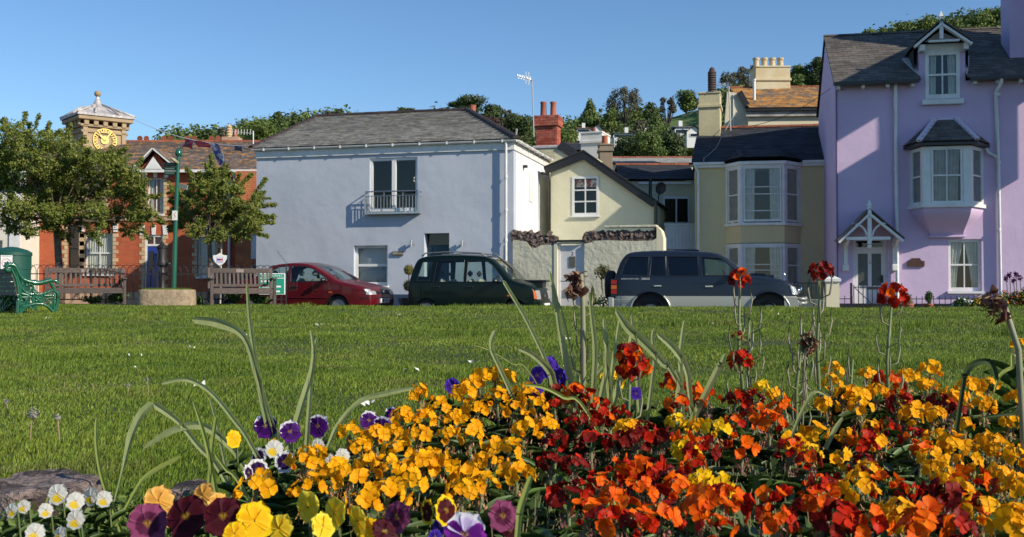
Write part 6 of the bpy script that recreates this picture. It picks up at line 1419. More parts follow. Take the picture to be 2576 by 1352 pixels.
# ------------------------------------------------------------------ street furniture, trees, planters
def on_lawn(u, Y): p = P(u, 760, Y); return Vector((p.x, Y, lz(p.x, Y)))
def line_dir(uL, YL, uR, a):
    A = P(uL, 725, YL); c, s_ = cos(a), sin(a); k = (uR-CX)/F; L = (k*YL-A.x)/(c-k*s_); return A, L
wood = M('weathered_hardwood', (.05, .030, .023), (.12, .095, .085), 14, .65, .004, 50, stretch=(1, 1, 6), rnd=.18)
wood_in = M('bench_wood_dark', (.07, .04, .032), (.13, .09, .075), 14, .65, .003, 50, rnd=.2)
def wooden_bench(uL, uR, Y, a, label, nsl=15):
    A, L = line_dir(uL, Y, uR, a); z = lz(A.x, Y)-.01
    r = empty('wooden_bench', (A.x, Y, z), a, label, 'bench', 'wooden benches along the railing'); H = .92; hs = .40; dp = .56
    def bp_(nm, mb, m=wood): return mb.build(nm, m, r, bev=.006)
    for x in (0, L-.07): 
        m = MB(); m.v = [(x, 0, 0), (x+.07, 0, 0), (x+.07, .07, 0), (x, .07, 0), (x, -.02, .42), (x+.07, -.02, .42), (x+.07, .05, .42), (x, .05, .42), (x, .10, H), (x+.07, .10, H), (x+.07, .15, H), (x, .15, H)]
        for o in (0, 4): m.f += [(o, o+1, o+5, o+4), (o+1, o+2, o+6, o+5), (o+2, o+3, o+7, o+6), (o+3, o, o+4, o+7)]
        m.f += [(8, 9, 10, 11), (3, 2, 1, 0)]; m.build('back_leg', wood, r)
        bp_('front_leg', MB().box(x, x+.07, -dp, -dp+.07, 0, .63)); bp_('armrest', MB().box(x-.015, x+.085, -dp-.05, .02, .63, .67)); bp_('side_rail', MB().box(x+.01, x+.06, -dp+.07, 0, .33, .40)); bp_('stretcher', MB().box(x+.015, x+.055, -dp+.07, 0, .1, .15))
    bp_('top_rail', MB().box(.07, L-.07, .08, .13, H-.13, H-.01)); bp_('lower_back_rail', MB().box(.07, L-.07, .0, .045, .45, .52))
    bp_('seat_rail', MB().box(.07, L-.07, -dp+.015, -dp+.055, .28, .40)); bp_('seat_rail', MB().box(.07, L-.07, -.02, .02, .30, .38))
    for i in range(nsl):
        x = .07+(L-.14)*(i+.5)/nsl; MB().bar((x, .02, .50), (x, .105, H-.12), .048, .018, Vector((0, 1, 0))).build('slat', wood, r)
    for i in range(5): MB().box(.03, L-.03, -dp+.06+i*.105, -dp+.145+i*.105, .40, .42).build('seat_slat', wood_in, r)
    pq = MB().box(L*.5-.1, L*.5+.08, .072, .08, H-.115, H-.03).build('plaque', M('bench_plaque', (.24, .20, .18), rough=.5), r)
    return r
wooden_bench(114, 314, 25.4, radians(24), 'weathered wooden bench left of the stone trough')
wooden_bench(523, 686, 25.2, radians(22), 'weathered wooden bench right of the stone trough before the green board', 14)

# green cast iron bench
gp = M('green_gloss_paint', (.006, .085, .04), (.008, .10, .05), 6, .25, .004, 30, coat=.6); dark_slat = M('dark_bench_slat', (.035, .028, .022), (.08, .065, .055), 12, .6, rnd=.2)
YB_ = 17.2; c0 = on_lawn(45, YB_); e = Vector((.80, .60, 0)).normalized(); ang = atan2(e.y, e.x)
gb = empty('cast_iron_bench', c0, ang, 'glossy green cast iron park bench with scrolled end and dark slats at far left', 'bench')
# the end frame is drawn in its own plane: x along e, z up; scale so that 44..143 px spans the depth
pr1 = P(143, 760, YB_); 
def solve_w(u):
    k = (u-CX)/F; return (k*c0.y-c0.x)/(e.x-k*e.y)
W1 = solve_w(143)
def cz(px, py):
    "from the enlarged crop: px 300..975 across, py 1210 ground up"
    x = (px-300)/675*W1; yy = c0.y+x*e.y; return x, (1212-py)*.1488/F*yy
def endframe(parent, off):
    fr = MB().build('end_frame', gp, parent) if False else bpy.data.objects.new('end_frame', None)
    COL.objects.link(fr); fr.parent = parent; fr.location = off; fr.empty_display_size = .1
    def T(nm, pts, r, n=8): 
        q = [(cz(*p)[0], 0, cz(*p)[1]) for p in pts]; 
        qq = []
        for i in range(len(q)-1):
            p0 = Vector(q[max(i-1, 0)]); p1 = Vector(q[i]); p2 = Vector(q[i+1]); p3 = Vector(q[min(i+2, len(q)-1)])
            for k in range(4):
                t = k/4; qq.append(.5*((2*p1)+(-p0+p2)*t+(2*p0-5*p1+4*p2-p3)*t*t+(-p0+3*p1-3*p2+p3)*t**3))
        qq.append(Vector(q[-1])); rr = r if isinstance(r, tuple) else r*1.55
        if isinstance(r, tuple): rr = [r[0]+(r[1]-r[0])*i/(len(qq)-1) for i in range(len(qq))]
        return MB().tube(qq, rr, n).build(nm, gp, fr, smooth=True)
    T('scroll', [(150, 425), (165, 455), (130, 475), (95, 450), (90, 405), (130, 375), (190, 375), (250, 400), (300, 490), (340, 570), (400, 630), (500, 665), (640, 690), (780, 665), (880, 640)], .026)
    T('back_leg', [(175, 425), (215, 500), (265, 610), (300, 760), (310, 950), (300, 1100), (298, 1205)], (.02, .03))
    T('back_leg', [(215, 420), (265, 500), (300, 620), (335, 760), (345, 950), (340, 1100), (350, 1205)], .014)
    T('arm_front', [(875, 660), (870, 700), (910, 760), (925, 810), (960, 850)], (.028, .024)); T('front_leg', [(950, 840), (990, 870), (1000, 950), (985, 1050), (965, 1130), (962, 1210)], (.03, .026))
    T('front_leg', [(920, 850), (925, 950), (930, 1060), (935, 1180)], .014); T('arm_knob', [(900, 665), (950, 655), (985, 685), (985, 715)], (.03, .032))
    T('inner_scroll', [(345, 620), (380, 700), (350, 750), (420, 830), (520, 875), (620, 880), (740, 870), (860, 830), (940, 800)], .015)
    T('seat_frame', [(345, 925), (450, 925), (545, 925)], .015); T('seat_frame', [(740, 905), (840, 905), (930, 900)], .016); T('inner_scroll', [(480, 710), (540, 715), (555, 760), (545, 820), (600, 850)], .013); T('inner_scroll', [(430, 690), (470, 730), (430, 720)], .014)
    T('inner_scroll', [(350, 860), (420, 880), (500, 905)], .02); T('lower_arch', [(345, 1200), (420, 1110), (520, 1055), (640, 1040), (740, 1050), (830, 1100), (900, 1160), (950, 1210)], .016)
    x, z = cz(645, 965); k = []
    rr_ = (cz(740, 965)[0]-cz(550, 965)[0])/2
    MB().tube([(x+rr_*cos(t*pi/12), 0, z+rr_*1.0*sin(t*pi/12)) for t in range(25)], .016, 8, False).build('emblem_ring', gp, fr, smooth=True)
    MB().lathe([(.01, -.008), (rr_*.95, -.008), (rr_*.95, .008), (.01, .008)], (x, 0, z), 20, Matrix.Rotation(pi/2, 3, 'X')).build('emblem_disc', gp, fr)
    for dx, dz in ((-.3, .3), (.3, .3), (-.3, -.3), (.3, -.3), (0, 0)): MB().lathe([(.005, -.02), (.028, -.012), (.028, 0)], (x+dx*rr_, 0, z+dz*rr_), 8, Matrix.Rotation(-pi/2, 3, 'X')).build('emblem_boss', gp, fr, smooth=True)
    for a, b in (((355, 940), (420, 1110)), ((355, 1080), (540, 1050)), ((400, 930), (520, 1060)), ((460, 930), (365, 1140)), ((530, 935), (390, 1120)), ((350, 1010), (440, 1100)), ((355, 960), (350, 1150)),
                 ((770, 930), (920, 1130)), ((840, 920), (920, 1040)), ((920, 930), (790, 1060)), ((850, 920), (750, 1010)), ((925, 1020), (860, 1110))): T('lattice_bar', [a, b], .008, 6)
    T('leg_foot', [(290, 1205), (365, 1210)], .02); T('leg_foot', [(925, 1212), (980, 1212)], .02)
    return fr
endframe(gb, (0, 0, 0))
# bench runs away to the left, perpendicular to the end frame
LB = 1.5; f2 = endframe(gb, (0, LB, 0))
for i, (px, py) in enumerate([(190, 470), (222, 540), (250, 620), (272, 700), (290, 780), (300, 860)]):
    x, z = cz(px, py); MB().box(x-.03, x-.012, .0, LB, z-.035, z+.035).build('back_slat', dark_slat, gb)
for i in range(6): x, z = cz(370+i*100, 865); MB().box(x-.035, x+.035, 0, LB, z-.01, z+.012).build('seat_slat', dark_slat, gb)

# green bin with the dog notice
bg_ = M('bin_green', (.009, .07, .05), rough=.5); p = on_lawn(28, 19.3); r_ = (P(75, 700, 19.3).x-p.x); top = P(28, 640, 19.3).z-p.z
bn = empty('litter_bin', p, 0, 'round dark green litter bin with a white dog notice behind the cast iron bench', 'litter bin')
MB().lathe([(r_*.94, 0), (r_*.97, top*.72), (r_*.99, top*.725), (r_*.99, top), (r_*.9, top)], (0, 0, 0), 32).build('body', bg_, bn, smooth='auto')
MB().lathe([(r_*1.03, top-.03), (r_*1.03, top+.03), (r_*.8, top+.08), (r_*.3, top+.13), (.02, top+.14)], (0, 0, 0), 32).build('lid', bg_, bn, smooth='auto')
a = atan2(-.9, .42)-.22
sg = MB(Matrix.Rotation(a+pi/2, 4, 'Z')); sg.box(-.1, .1, -r_-.012, -r_-.004, top-.32, top-.03); sgo = sg.build('dog_notice', plate, bn)
TT = Matrix.Rotation(a+pi/2, 4, 'Z'); yq = -r_-.014; zc = top-.17; rr = .075
MB(TT).tube([(rr*cos(t*pi/12), yq, zc+rr*sin(t*pi/12)) for t in range(25)], .004, 4, False).build('notice_ring', M('notice_red', (.5, .04, .04), rough=.5), sgo)
dg = MB(TT); y1 = yq-.002
dg.box(-.03, .02, y1, yq, zc-.01, zc+.012).box(.012, .035, y1, yq, zc+.005, zc+.03).box(-.03, -.022, y1, yq, zc-.04, zc-.01).box(-.005, .002, y1, yq, zc-.04, zc-.01).box(.012, .019, y1, yq, zc-.04, zc-.01).box(-.045, -.028, y1, yq, zc+.005, zc+.012); dg.build('dog_figure', blackp, sgo)
MB(TT).box(-.08, .08, y1, yq, top-.05, top-.043).box(-.085, .085, y1, yq, top-.3, top-.29).build('notice_line', M('notice_grey', (.3, .3, .3), rough=.6), sgo)

# hooped railing
rl = empty('hoop_railing', on_lawn(58, 25.6), 0, 'thin black hoop topped iron railing behind the wooden benches', 'railing')
A = Vector(rl.location); Bp = P(720, 725, 26.6); d = Vector((Bp.x-A.x, Bp.y-A.y, 0)); Lr = d.length; rl.rotation_euler = (0, 0, atan2(d.y, d.x)); Hh = P(300, 667, 26).z-A.z
hm = []; hwid = .30; me = MB(); 
me.tube([(-hwid/2, 0, .1), (-hwid/2, 0, Hh-.15)]+[(hwid/2*cos(t), 0, Hh-.15+.15*sin(t)) for t in [pi-pi*i/8 for i in range(1, 8)]]+[(hwid/2, 0, Hh-.15), (hwid/2, 0, .1)], .0085, 5); me = me.mesh('hoop'); me.materials.append(iron); me.shade_smooth()
n = int(Lr/.17)
for i in range(n): o = bpy.data.objects.new('hoop', me); COL.objects.link(o); o.parent = rl; o.location = (.15+i*(Lr-.3)/n, .006*(i % 2), 0)
MB().box(0, Lr, -.012, .012, Hh-.24, Hh-.215).build('top_rail', iron, rl); MB().box(0, Lr, -.012, .012, .1, .13).build('bottom_rail', iron, rl)
for i in range(5): x = Lr*i/4; MB().box(x-.016, x+.016, -.016, .016, -.1, Hh+(.05 if i == 4 else -.12)).build('post', iron, rl)
# stone trough with grass
tr_m = M('granite_trough', (.40, .31, .20), (.27, .20, .13), 9, .9, .015, 30, bump2=(.03, 6)); p = on_lawn(420, 24.7); hw_ = (P(489, 740, 24.7).x-P(350, 740, 24.7).x)/2; ht = P(420, 729, 24.7).z-p.z
tg = empty('stone_trough', p, .1, 'squat rounded granite trough planted with grass between the wooden benches', 'planter')
o = []; 
for i in range(24):
    t = 2*pi*i/24; c, s_ = cos(t), sin(t); o.append((hw_*(abs(c)**.55)*(1 if c > 0 else -1)*(1 if c < 0 else 1), .36*(abs(s_)**.6)*(1 if s_ > 0 else -1)))
m = MB(); 
for f, z in ((1.0, -.08), (1.01, .05), (1.0, ht*.6), (.985, ht-.03), (.96, ht), (.84, ht), (.82, ht-.08)): m.v += [(x*f, y*f, z) for x, y in o]
for L_ in range(6):
    for i in range(24): a = L_*24+i; b = L_*24+(i+1) % 24; m.f.append((a, b, b+24, a+24))
m.f.append(tuple(range(144, 168))); m.build('basin', tr_m, tg, smooth=True)
g = np.random.default_rng(5); nb = 1500; x = g.uniform(-.8, .8, nb)*hw_; y = g.uniform(-.28, .28, nb); h = g.uniform(.02, .08, nb); z0 = ht-.07
V = np.stack([np.stack([x-.006, y, np.full(nb, z0)], 1), np.stack([x+.006, y, np.full(nb, z0)], 1), np.stack([x+g.normal(0, .02, nb), y+g.normal(0, .02, nb), z0+h+.05], 1)], 1).reshape(-1, 3)
np_mesh('turf', V, np.arange(3*nb).reshape(-1, 3), MATS['grass_blades'], tg, kind='stuff')
# fingerpost
pg = M('post_green', (.008, .10, .06), rough=.35, coat=.3); dkg = M('finger_dark_green', (.01, .04, .03), rough=.5)
p = on_lawn(436, 25.9); fp_ = empty('fingerpost', p, 0, 'tall slim green fingerpost with ball top and dark sign fingers', 'signpost')
def zq(v): return P(440, v, 25.9).z-p.z
tilt = (P(449, 390, 25.9).x-p.x)
MB().tube([(0, 0, -.05), (tilt*.45, 0, zq(556)), (tilt, 0, zq(392))], [.062, .052, .046], 14).build('pole', pg, fp_, smooth='auto')
MB().lathe([(.02, -.09), (.07, -.07), (.09, 0), (.07, .07), (.03, .1), (.02, .13)], (tilt, 0, zq(386)), 14).build('ball_top', pg, fp_, smooth=True)
for i in range(3): v0 = 409.5+i*10.8; fg = MB().box(-.30, .0, -.015, .015, zq(v0+9.6), zq(v0)); fo = fg.build('finger', dkg, fp_, bev=.005); fo.location = (tilt-.06, 0, 0); MB().box(-.26, -.04, -.017, -.0155, zq(v0+6), zq(v0+3.5)).build('finger_text', M('sign_faint', (.10, .16, .13), rough=.6), fo)
MB().bar((tilt+.05, 0, zq(467)), (tilt+.26, -.1, zq(474)), .02, .12).build('finger', M('finger_pale', (.35, .38, .30), rough=.6), fp_)
MB().tube([(tilt, -.02, zq(412)), (tilt-.08, -.12, zq(404)), (tilt-.14, -.14, zq(400))], .04, 6).build('bracket_scroll', M('scroll_gilt', (.35, .33, .2), rough=.5), fp_, smooth=True)
x = tilt*.46; st = MB().box(x-.062, x+.062, -.08, -.066, zq(555), zq(531)).build('sticker', plate, fp_); MB().tube([(x-.03, -.082, zq(551)), (x+.02, -.082, zq(545)), (x-.02, -.082, zq(540)), (x+.03, -.082, zq(535))], .007, 4).build('sticker_mark', MATS['notice_red'], st)
# old water pump
p = on_lawn(407, 27.0); pm = empty('water_pump', p, 0, 'old black cast iron water pump in front of the blue door', 'water pump')
def zq(v): return P(407, v, 27.0).z-p.z
MB().lathe([(.13, -.1), (.13, zq(735)), (.09, zq(720)), (.085, zq(690)), (.10, zq(686)), (.085, zq(682)), (.08, zq(672)), (.13, zq(668)), (.14, zq(660)), (.12, zq(655)), (.12, zq(626)), (.15, zq(624)), (.15, zq(621)), (.06, zq(615)), (.03, zq(610)), (.01, zq(606))], (0, 0, 0), 16).build('column', iron, pm, smooth='auto')
for k in range(8): a = k*pi/4; MB().box(-.012, .012, -.13, -.115, zq(655), zq(627), Matrix.Rotation(a, 3, 'Z')).build('flute', iron, pm)
MB().tube([(.1, 0, zq(663)), (.2, -.05, zq(664)), (.22, -.05, zq(668))], .05, 8).build('spout', iron, pm, smooth=True); MB().tube([(-.1, 0, zq(642)), (-.22, 0, zq(640)), (-.24, 0, zq(660)), (-.3, 0, zq(722))], .018, 6).build('handle', iron, pm, smooth=True)
# shield shaped sign
p = on_lawn(553, 27.5); sh = empty('shield_sign', p, 0, 'white shield shaped sign with blue and red emblem on a thin pole', 'sign')
def zq(v): return P(553, v, 27.5).z-p.z
MB().tube([(0, .03, -.2), (.03, .03, zq(580))], .022, 8).build('pole', M('pole_cream', (.5, .48, .42), rough=.5), sh)
w_ = .185; z1 = zq(640); z0 = zq(669); hh = z1-z0
pl = [(-w_, z1-.03), (-w_*.5, z1-.02), (0, z1+.03), (w_*.5, z1-.02), (w_, z1-.03), (w_*.98, z0+hh*.62), (w_*.7, z0+hh*.3), (0, z0-.02), (-w_*.7, z0+hh*.3), (-w_*.98, z0+hh*.62)]
so = MB().prism(pl, -.012, .0).build('shield', M('sign_white', (.85, .85, .85), rough=.4), sh)
blue = M('emblem_blue', (.05, .06, .45), rough=.5); rd = M('emblem_red', (.55, .05, .04), rough=.5)
MB().box(-.07, .0, -.016, -.0125, z0+hh*.45, z0+hh*.62).build('emblem', blue, so); MB().box(.0, .07, -.016, -.0125, z0+hh*.45, z0+hh*.62).build('emblem', rd, so)
for a, b, c, d in ((-.085, .085, .74, .755), (-.085, .085, .26, .275), (-.085, -.078, .27, .75), (.078, .085, .27, .75), (-.06, .06, .36, .38), (-.06, .06, .31, .325)): MB().box(a, b, -.016, -.0125, z0+hh*c, z0+hh*d).build('border_line', M('emblem_violet', (.25, .2, .5), rough=.5), so)
# green notice board
brd = M('board_green', (.02, .30, .20), rough=.4); Yb = 26.3; p = on_lawn(683, Yb); nbd = empty('notice_board', p, .1, 'green notice board with white border standing behind the right wooden bench', 'sign')
x0, x1 = P(652, 700, Yb).x-p.x, P(717, 700, Yb).x-p.x
def zq(v): return P(683, v, Yb).z-p.z
bo_ = MB().box(x0, x1, 0, .03, zq(742), zq(688)).build('board', M('board_edge_white', (.75, .78, .74), rough=.4), nbd, bev=.008)
MB().box(x0+.025, x1-.025, -.004, -.001, zq(699), zq(690)).box(x0+.025, x1-.025, -.004, -.001, zq(740), zq(701)).build('board_field', brd, bo_)
wt = MATS['sign_white']
text_mesh('TEIGNMOUTH B.C.', .065, wt, bo_, Matrix.Translation(((x0+x1)/2, -.006, zq(694.5))))
for a, b, v in ((.08, .42, 708), (.12, .5, 721.5), (.06, .38, 733.5), (.56, .66, 708), (.58, .84, 721.5), (.52, .80, 733.5)): MB().box(x0+(x1-x0)*a, x0+(x1-x0)*b, -.006, -.0045, zq(v+2), zq(v-2)).build('print_line', wt, bo_)
for x in (x0+.1, x1-.1): MB().box(x-.02, x+.02, .035, .07, -.1, zq(690)).build('leg', iron, nbd)
# bunting from the tower to the blue house gutter
line_m = M('bunting_line', (.7, .7, .72), rough=.6); A_ = P(329, 296, 39.5); Bq = P(636, 368, 31.6)
bun = empty('bunting', A_, 0, 'string of small flags from the clock tower to the pale blue house gutter', 'bunting')
pts = [A_.lerp(Bq, t)+Vector((0, 0, -1.1*4*t*(1-t)*.25))-A_ for t in [i/24 for i in range(25)]]
MB().tube(pts, .012, 4).build('line', line_m, bun)
def flag(t, w_, h, mat, tw_, lab=None):
    i = int(t*24); a = pts[i]; b = pts[i+1]; d = (b-a).normalized(); m = MB(); nx, nz = 5, 4
    for j in range(nz+1):
        for k in range(nx+1): s_ = k/nx; q = a+d*(s_*w_)+Vector((tw_*.35*j/nz*h, -.15*sin(s_*3+j)*tw_, -h*j/nz*(1-.25*sin(s_*2.5)))); m.v.append(tuple(q))
    for j in range(nz):
        for k in range(nx): q = j*(nx+1)+k; m.f.append((q, q+1, q+nx+2, q+nx+1))
    o = m.build('flag', mat, bun, smooth=True)
    if lab: o['label'] = lab
fw = M('flag_white', (.6, .62, .68), (.12, .15, .35), 6, .8, trans=.3, lo=.45, hi=.5); fr_ = M('flag_red', (.4, .04, .06), (.08, .05, .1), 5, .8, trans=.3); fn = M('flag_navy', (.06, .07, .13), rough=.8, trans=.2)
flag(.50, .9, .35, fr_, -1, 'red flag'); flag(.74, .55, .75, fw, 1, 'white and blue flag hanging'); flag(.89, .7, .2, fn, -1, 'navy flag'); flag(.6, 1.1, .22, fr_, 1)
# topiary
def ball_tree(p, label):
    t = empty('topiary', p, .3, label, 'potted plant'); ph = .5
    m = MB(); 
    for s_, z in ((.15, 0), (.25, ph), (.26, ph+.001), (.26, ph+.03), (.21, ph+.03), (.2, ph-.04)): m.v += [(-s_, -s_, z), (s_, -s_, z), (s_, s_, z), (-s_, s_, z)]
    for L_ in range(5):
        for k in range(4): a = L_*4+k; b = L_*4+(k+1) % 4; m.f.append((a, b, b+4, a+4))
    m.f.append((20, 21, 22, 23)); m.build('pot', M('slate_pot', (.085, .08, .072), (.12, .11, .10), 4, .7), t); MB().tube([(0, 0, ph-.05), (0, 0, 1.2)], .015, 6).build('stem', bark_far, t)
    return t
pq = P(1028.5, 767, 28.3); pq.z = GZ+.1; tt = ball_tree(pq, 'double ball clipped topiary in a tapered square pot by the blue house')
z2 = P(1028, 679.7, 28.3).z-pq.z; z1 = P(1028, 719.5, 28.3).z-pq.z
topi = M('topiary_leaf', (.16, .17, .03), (.22, .2, .04), 20, .7, rnd=.35, trans=.15)
for z, r in ((z2, .13), (z1, .145)): tree_leaves('leaf_ball', [(0, 0, z)], [(r, r, r)], 1500, .022, topi, tt, 3, shell=.8)
# wheelie bin, small shrubs by the garden wall, rose, pillar and low wall
q = P(1344, 770, 26.6); q.z = GZ; wbn = empty('wheelie_bin', q, -.2, 'black wheelie bin standing behind the bonnet of the green car', 'bin'); hz = P(1344, 705, 26.6).z-q.z
m = MB(); 
for s_, z in ((.22, .05), (.27, hz-.05)): m.v += [(-s_, -s_, z), (s_, -s_, z), (s_, s_, z), (-s_, s_, z)]
m.f = [(0, 1, 5, 4), (1, 2, 6, 5), (2, 3, 7, 6), (3, 0, 4, 7), (4, 5, 6, 7)]; m.build('body', blackp, wbn); MB().box(-.36, .36, -.3, .3, hz-.05, hz).build('lid', blackp, wbn, bev=.015)
sh_m = M('shrub_leaf', (.05, .10, .02), (.08, .13, .03), 8, .7, rnd=.35, trans=.2); daisy = M('white_bloom', (.75, .75, .72), rough=.8); con = M('conifer_leaf', (.12, .17, .03), (.08, .13, .02), 9, .7, rnd=.3, trans=.15); rose = M('rose_leaf', (.12, .15, .05), (.2, .14, .08), 9, .7, rnd=.3, trans=.2)
def shrub(name, u, v0, v1, w_, Y, mat, label, n=900, sz=.035, cat='shrub', kind='round', bloom=None, nb=60, group=None, bsz=.03):
    b = P(u, v1, Y); h = P(u, v0, Y).z-b.z; r = w_/2/F*Y; t = empty(name, b, 0, label, cat, group)
    if kind == 'cone': C = [(0, 0, h*f) for f in (.15, .35, .55, .75, .9)]; R = [(r*(1.05-f), r*(1.05-f), h*.15) for f in (.1, .3, .5, .72, .9)]
    else: C = [(random.uniform(-.5, .5)*r, random.uniform(-.4, .4)*r, h*random.uniform(.35, .7)) for _ in range(7)]; R = [(r*.5, r*.5, h*.3)]*7
    MB().tube([(0, 0, -.15), (0, 0, h*.5)], .02, 5).build('stem', bark_far, t)
    tree_leaves('foliage', C, R, n, sz, mat, t, int(u), shell=.5)
    if bloom: tree_leaves('blossom', C, [tuple(np.array(q)*1.1) for q in R], nb, bsz, bloom, t, int(u)+1, shell=.85, elong=1)
    return t
shrub('small_conifer', 1491, 722, 768, 26, 27.3, con, 'small bright green conifer right of the gate numbered 2', kind='cone', n=1400, sz=.03)
shrub('daisy_bush', 1519, 742, 774, 40, 27.2, sh_m, 'low bush covered in tiny white flowers behind the spare wheel', bloom=daisy, nb=240, bsz=.035)
rs = shrub('climbing_rose', 1514, 664, 708, 50, 27.4, rose, 'spindly climbing rose against the cream wall beside the spare wheel', n=520, sz=.045)
MB().tube([(0, 0, -.75), (.03, 0, -.3), (-.02, 0, .1)], .012, 5).build('long_stem', bark_far, rs)
pc = empty('gate_pillar', PU.o+PU.ex*(-.22)-PU.ny*1.2, PU.rz, 'cream gate pillar with a white pyramid cap left of the lilac house', 'pillar')
hz = P(2095, 709, 26.6).z-GZ; MB().box(-.16, .16, -.16, .16, 0, hz).build('shaft', MATS['cream_and_lit_face'], pc)
m = MB(); m.v = [(-.2, -.2, hz), (.2, -.2, hz), (.2, .2, hz), (-.2, .2, hz), (-.2, -.2, hz+.07), (.2, -.2, hz+.07), (.2, .2, hz+.07), (-.2, .2, hz+.07), (0, 0, hz+.17)]; m.f = [(3, 2, 1, 0), (0, 1, 5, 4), (1, 2, 6, 5), (2, 3, 7, 6), (3, 0, 4, 7), (4, 5, 8), (5, 6, 8), (6, 7, 8), (7, 4, 8)]; m.build('cap', white, pc)
a = P(1990, 760, 27.6); b = P(2088, 752, 26.9); lwl = empty('low_wall', (a.x, a.y, GZ), atan2(b.y-a.y, b.x-a.x), 'low cream wall with a sloping top between off road car and pillar', 'wall'); Lw = (Vector((b.x, b.y))-Vector((a.x, a.y))).length
MB().prism([(0, 0), (Lw, 0), (Lw, .56), (Lw*.6, .60), (0, .64)], -.08, .08).build('wall_body', MATS['cream_and_lit_face'], lwl)
for i in range(9): x = .1+i*.12; MB().tube([(x, .0, .55), (x, 0, 1.05)], .007, 4).build('railing_bar', iron, lwl)
MB().tube([(.05, 0, 1.03), (1.1, 0, 1.03)], .01, 4).build('railing_top', iron, lwl)
# plants and pots in front of the lilac house, far bed at right
fl_y = M('far_yellow_bloom', (.75, .45, .02), rough=.8, rnd=.15); fl_r = M('far_red_bloom', (.35, .03, .02), (.6, .15, .02), 9, .8, rnd=.2); fl_w = daisy; fl_p = M('far_purple_bloom', (.12, .02, .10), rough=.8); fl_v = M('far_violet_bloom', (.08, .03, .35), rough=.8)
for (u, v0, v1, w_, m_, bl_, nb, lab) in [(2420, 747, 786, 60, sh_m, fl_w, 60, 'leafy clump at the left end of the far flower bed'), (2465, 743, 786, 60, sh_m, fl_y, 200, 'clump of yellow flowers in the far bed under the oriel pipe'), (2510, 742, 788, 60, sh_m, fl_y, 180, 'middle yellow flowered clump of the far bed below the right drainpipe'),
    (2545, 728, 788, 60, sh_m, fl_r, 200, 'red and orange flowered clump near the right edge of the far bed'), (2580, 722, 788, 60, sh_m, fl_y, 200, 'orange yellow clump at the right edge of the far bed'), (2530, 762, 790, 70, sh_m, fl_w, 60, 'low white flowered clump in front of the far bed'), (2585, 758, 790, 50, sh_m, fl_v, 90, 'low violet flowers at the front right of the far bed')]:
    shrub('bedding_plant', u, v0, v1, w_, 22.3, m_, lab, 700, .04, 'plant', bloom=bl_, nb=nb, bsz=.05)
for (u, v) in ((2540, 692), (2556, 690), (2532, 702), (2550, 706), (2566, 700), (2500, 735)):
    b = P(u, 765, 22.3); t = P(u, v, 22.3); q = empty('tall_purple_flower', b, 0, {2540: 'tall purple seed head left of the tallest one at the right edge', 2556: 'tallest purple seed head at the far right edge', 2532: 'purple head beside the right drainpipe', 2550: 'purple head low between the tall ones', 2566: 'outermost purple head near the picture edge', 2500: 'dark head left of the right drainpipe foot'}[u], 'plant')
    MB().tube([(0, 0, 0), (.02, 0, (t.z-b.z)*.6), (0, 0, t.z-b.z)], .008, 4).build('stem', con, q); tree_leaves('head', [(0, 0, t.z-b.z)], [(.05, .05, .07)], 60, .035, fl_p, q, u, shell=.3)
potm = terracotta
for (u, Y, w_, lab) in ((2283, 23.6, 30, 'terracotta pot with a straggly plant left of the other pot by the lilac railing'), (2336, 23.6, 22, 'terracotta pot with a bushy plant right of the other pot by the lilac railing')):
    b = P(u, 786, Y); q = empty('flower_pot', b, 0, lab, 'potted plant'); r = w_/2/F*Y; MB().lathe([(r*.75, 0), (r, .16), (r*1.08, .17), (r*1.08, .2), (r*.9, .2), (r*.85, .15)], (0, 0, 0), 16).build('pot', potm, q, smooth='auto')
    tree_leaves('foliage', [(random.uniform(-.6, .6)*r, 0, .2+random.uniform(.02, .2)) for _ in range(6)], [(r*.6, r*.6, .09)]*6, 420, .035, sh_m if u > 2300 else rose, q, u)
# undergrowth below the benches and railing
for (u, v0, v1, w_, Y, lab) in [(290, 735, 768, 60, 25.9, 'weedy plants under the right half of the left wooden bench'), (380, 740, 768, 50, 25.9, 'small shrub behind the stone trough left side'), (590, 735, 768, 60, 25.8, 'leafy plants under the left half of the right wooden bench'), (650, 738, 768, 60, 25.8, 'leafy plants under the right half of the right wooden bench'), (500, 742, 768, 30, 25.9, 'dark leafy clump right of the stone trough'), (230, 742, 768, 60, 25.9, 'weeds under the left half of the left wooden bench'), (20, 735, 790, 70, 18.6, 'dark weeds under the green cast iron bench')]:
    shrub('weed_clump', u, v0, v1, w_, Y, sh_m, lab, 420, .05, 'plant', bloom=fl_y if u in (650, 290) else None, nb=14)

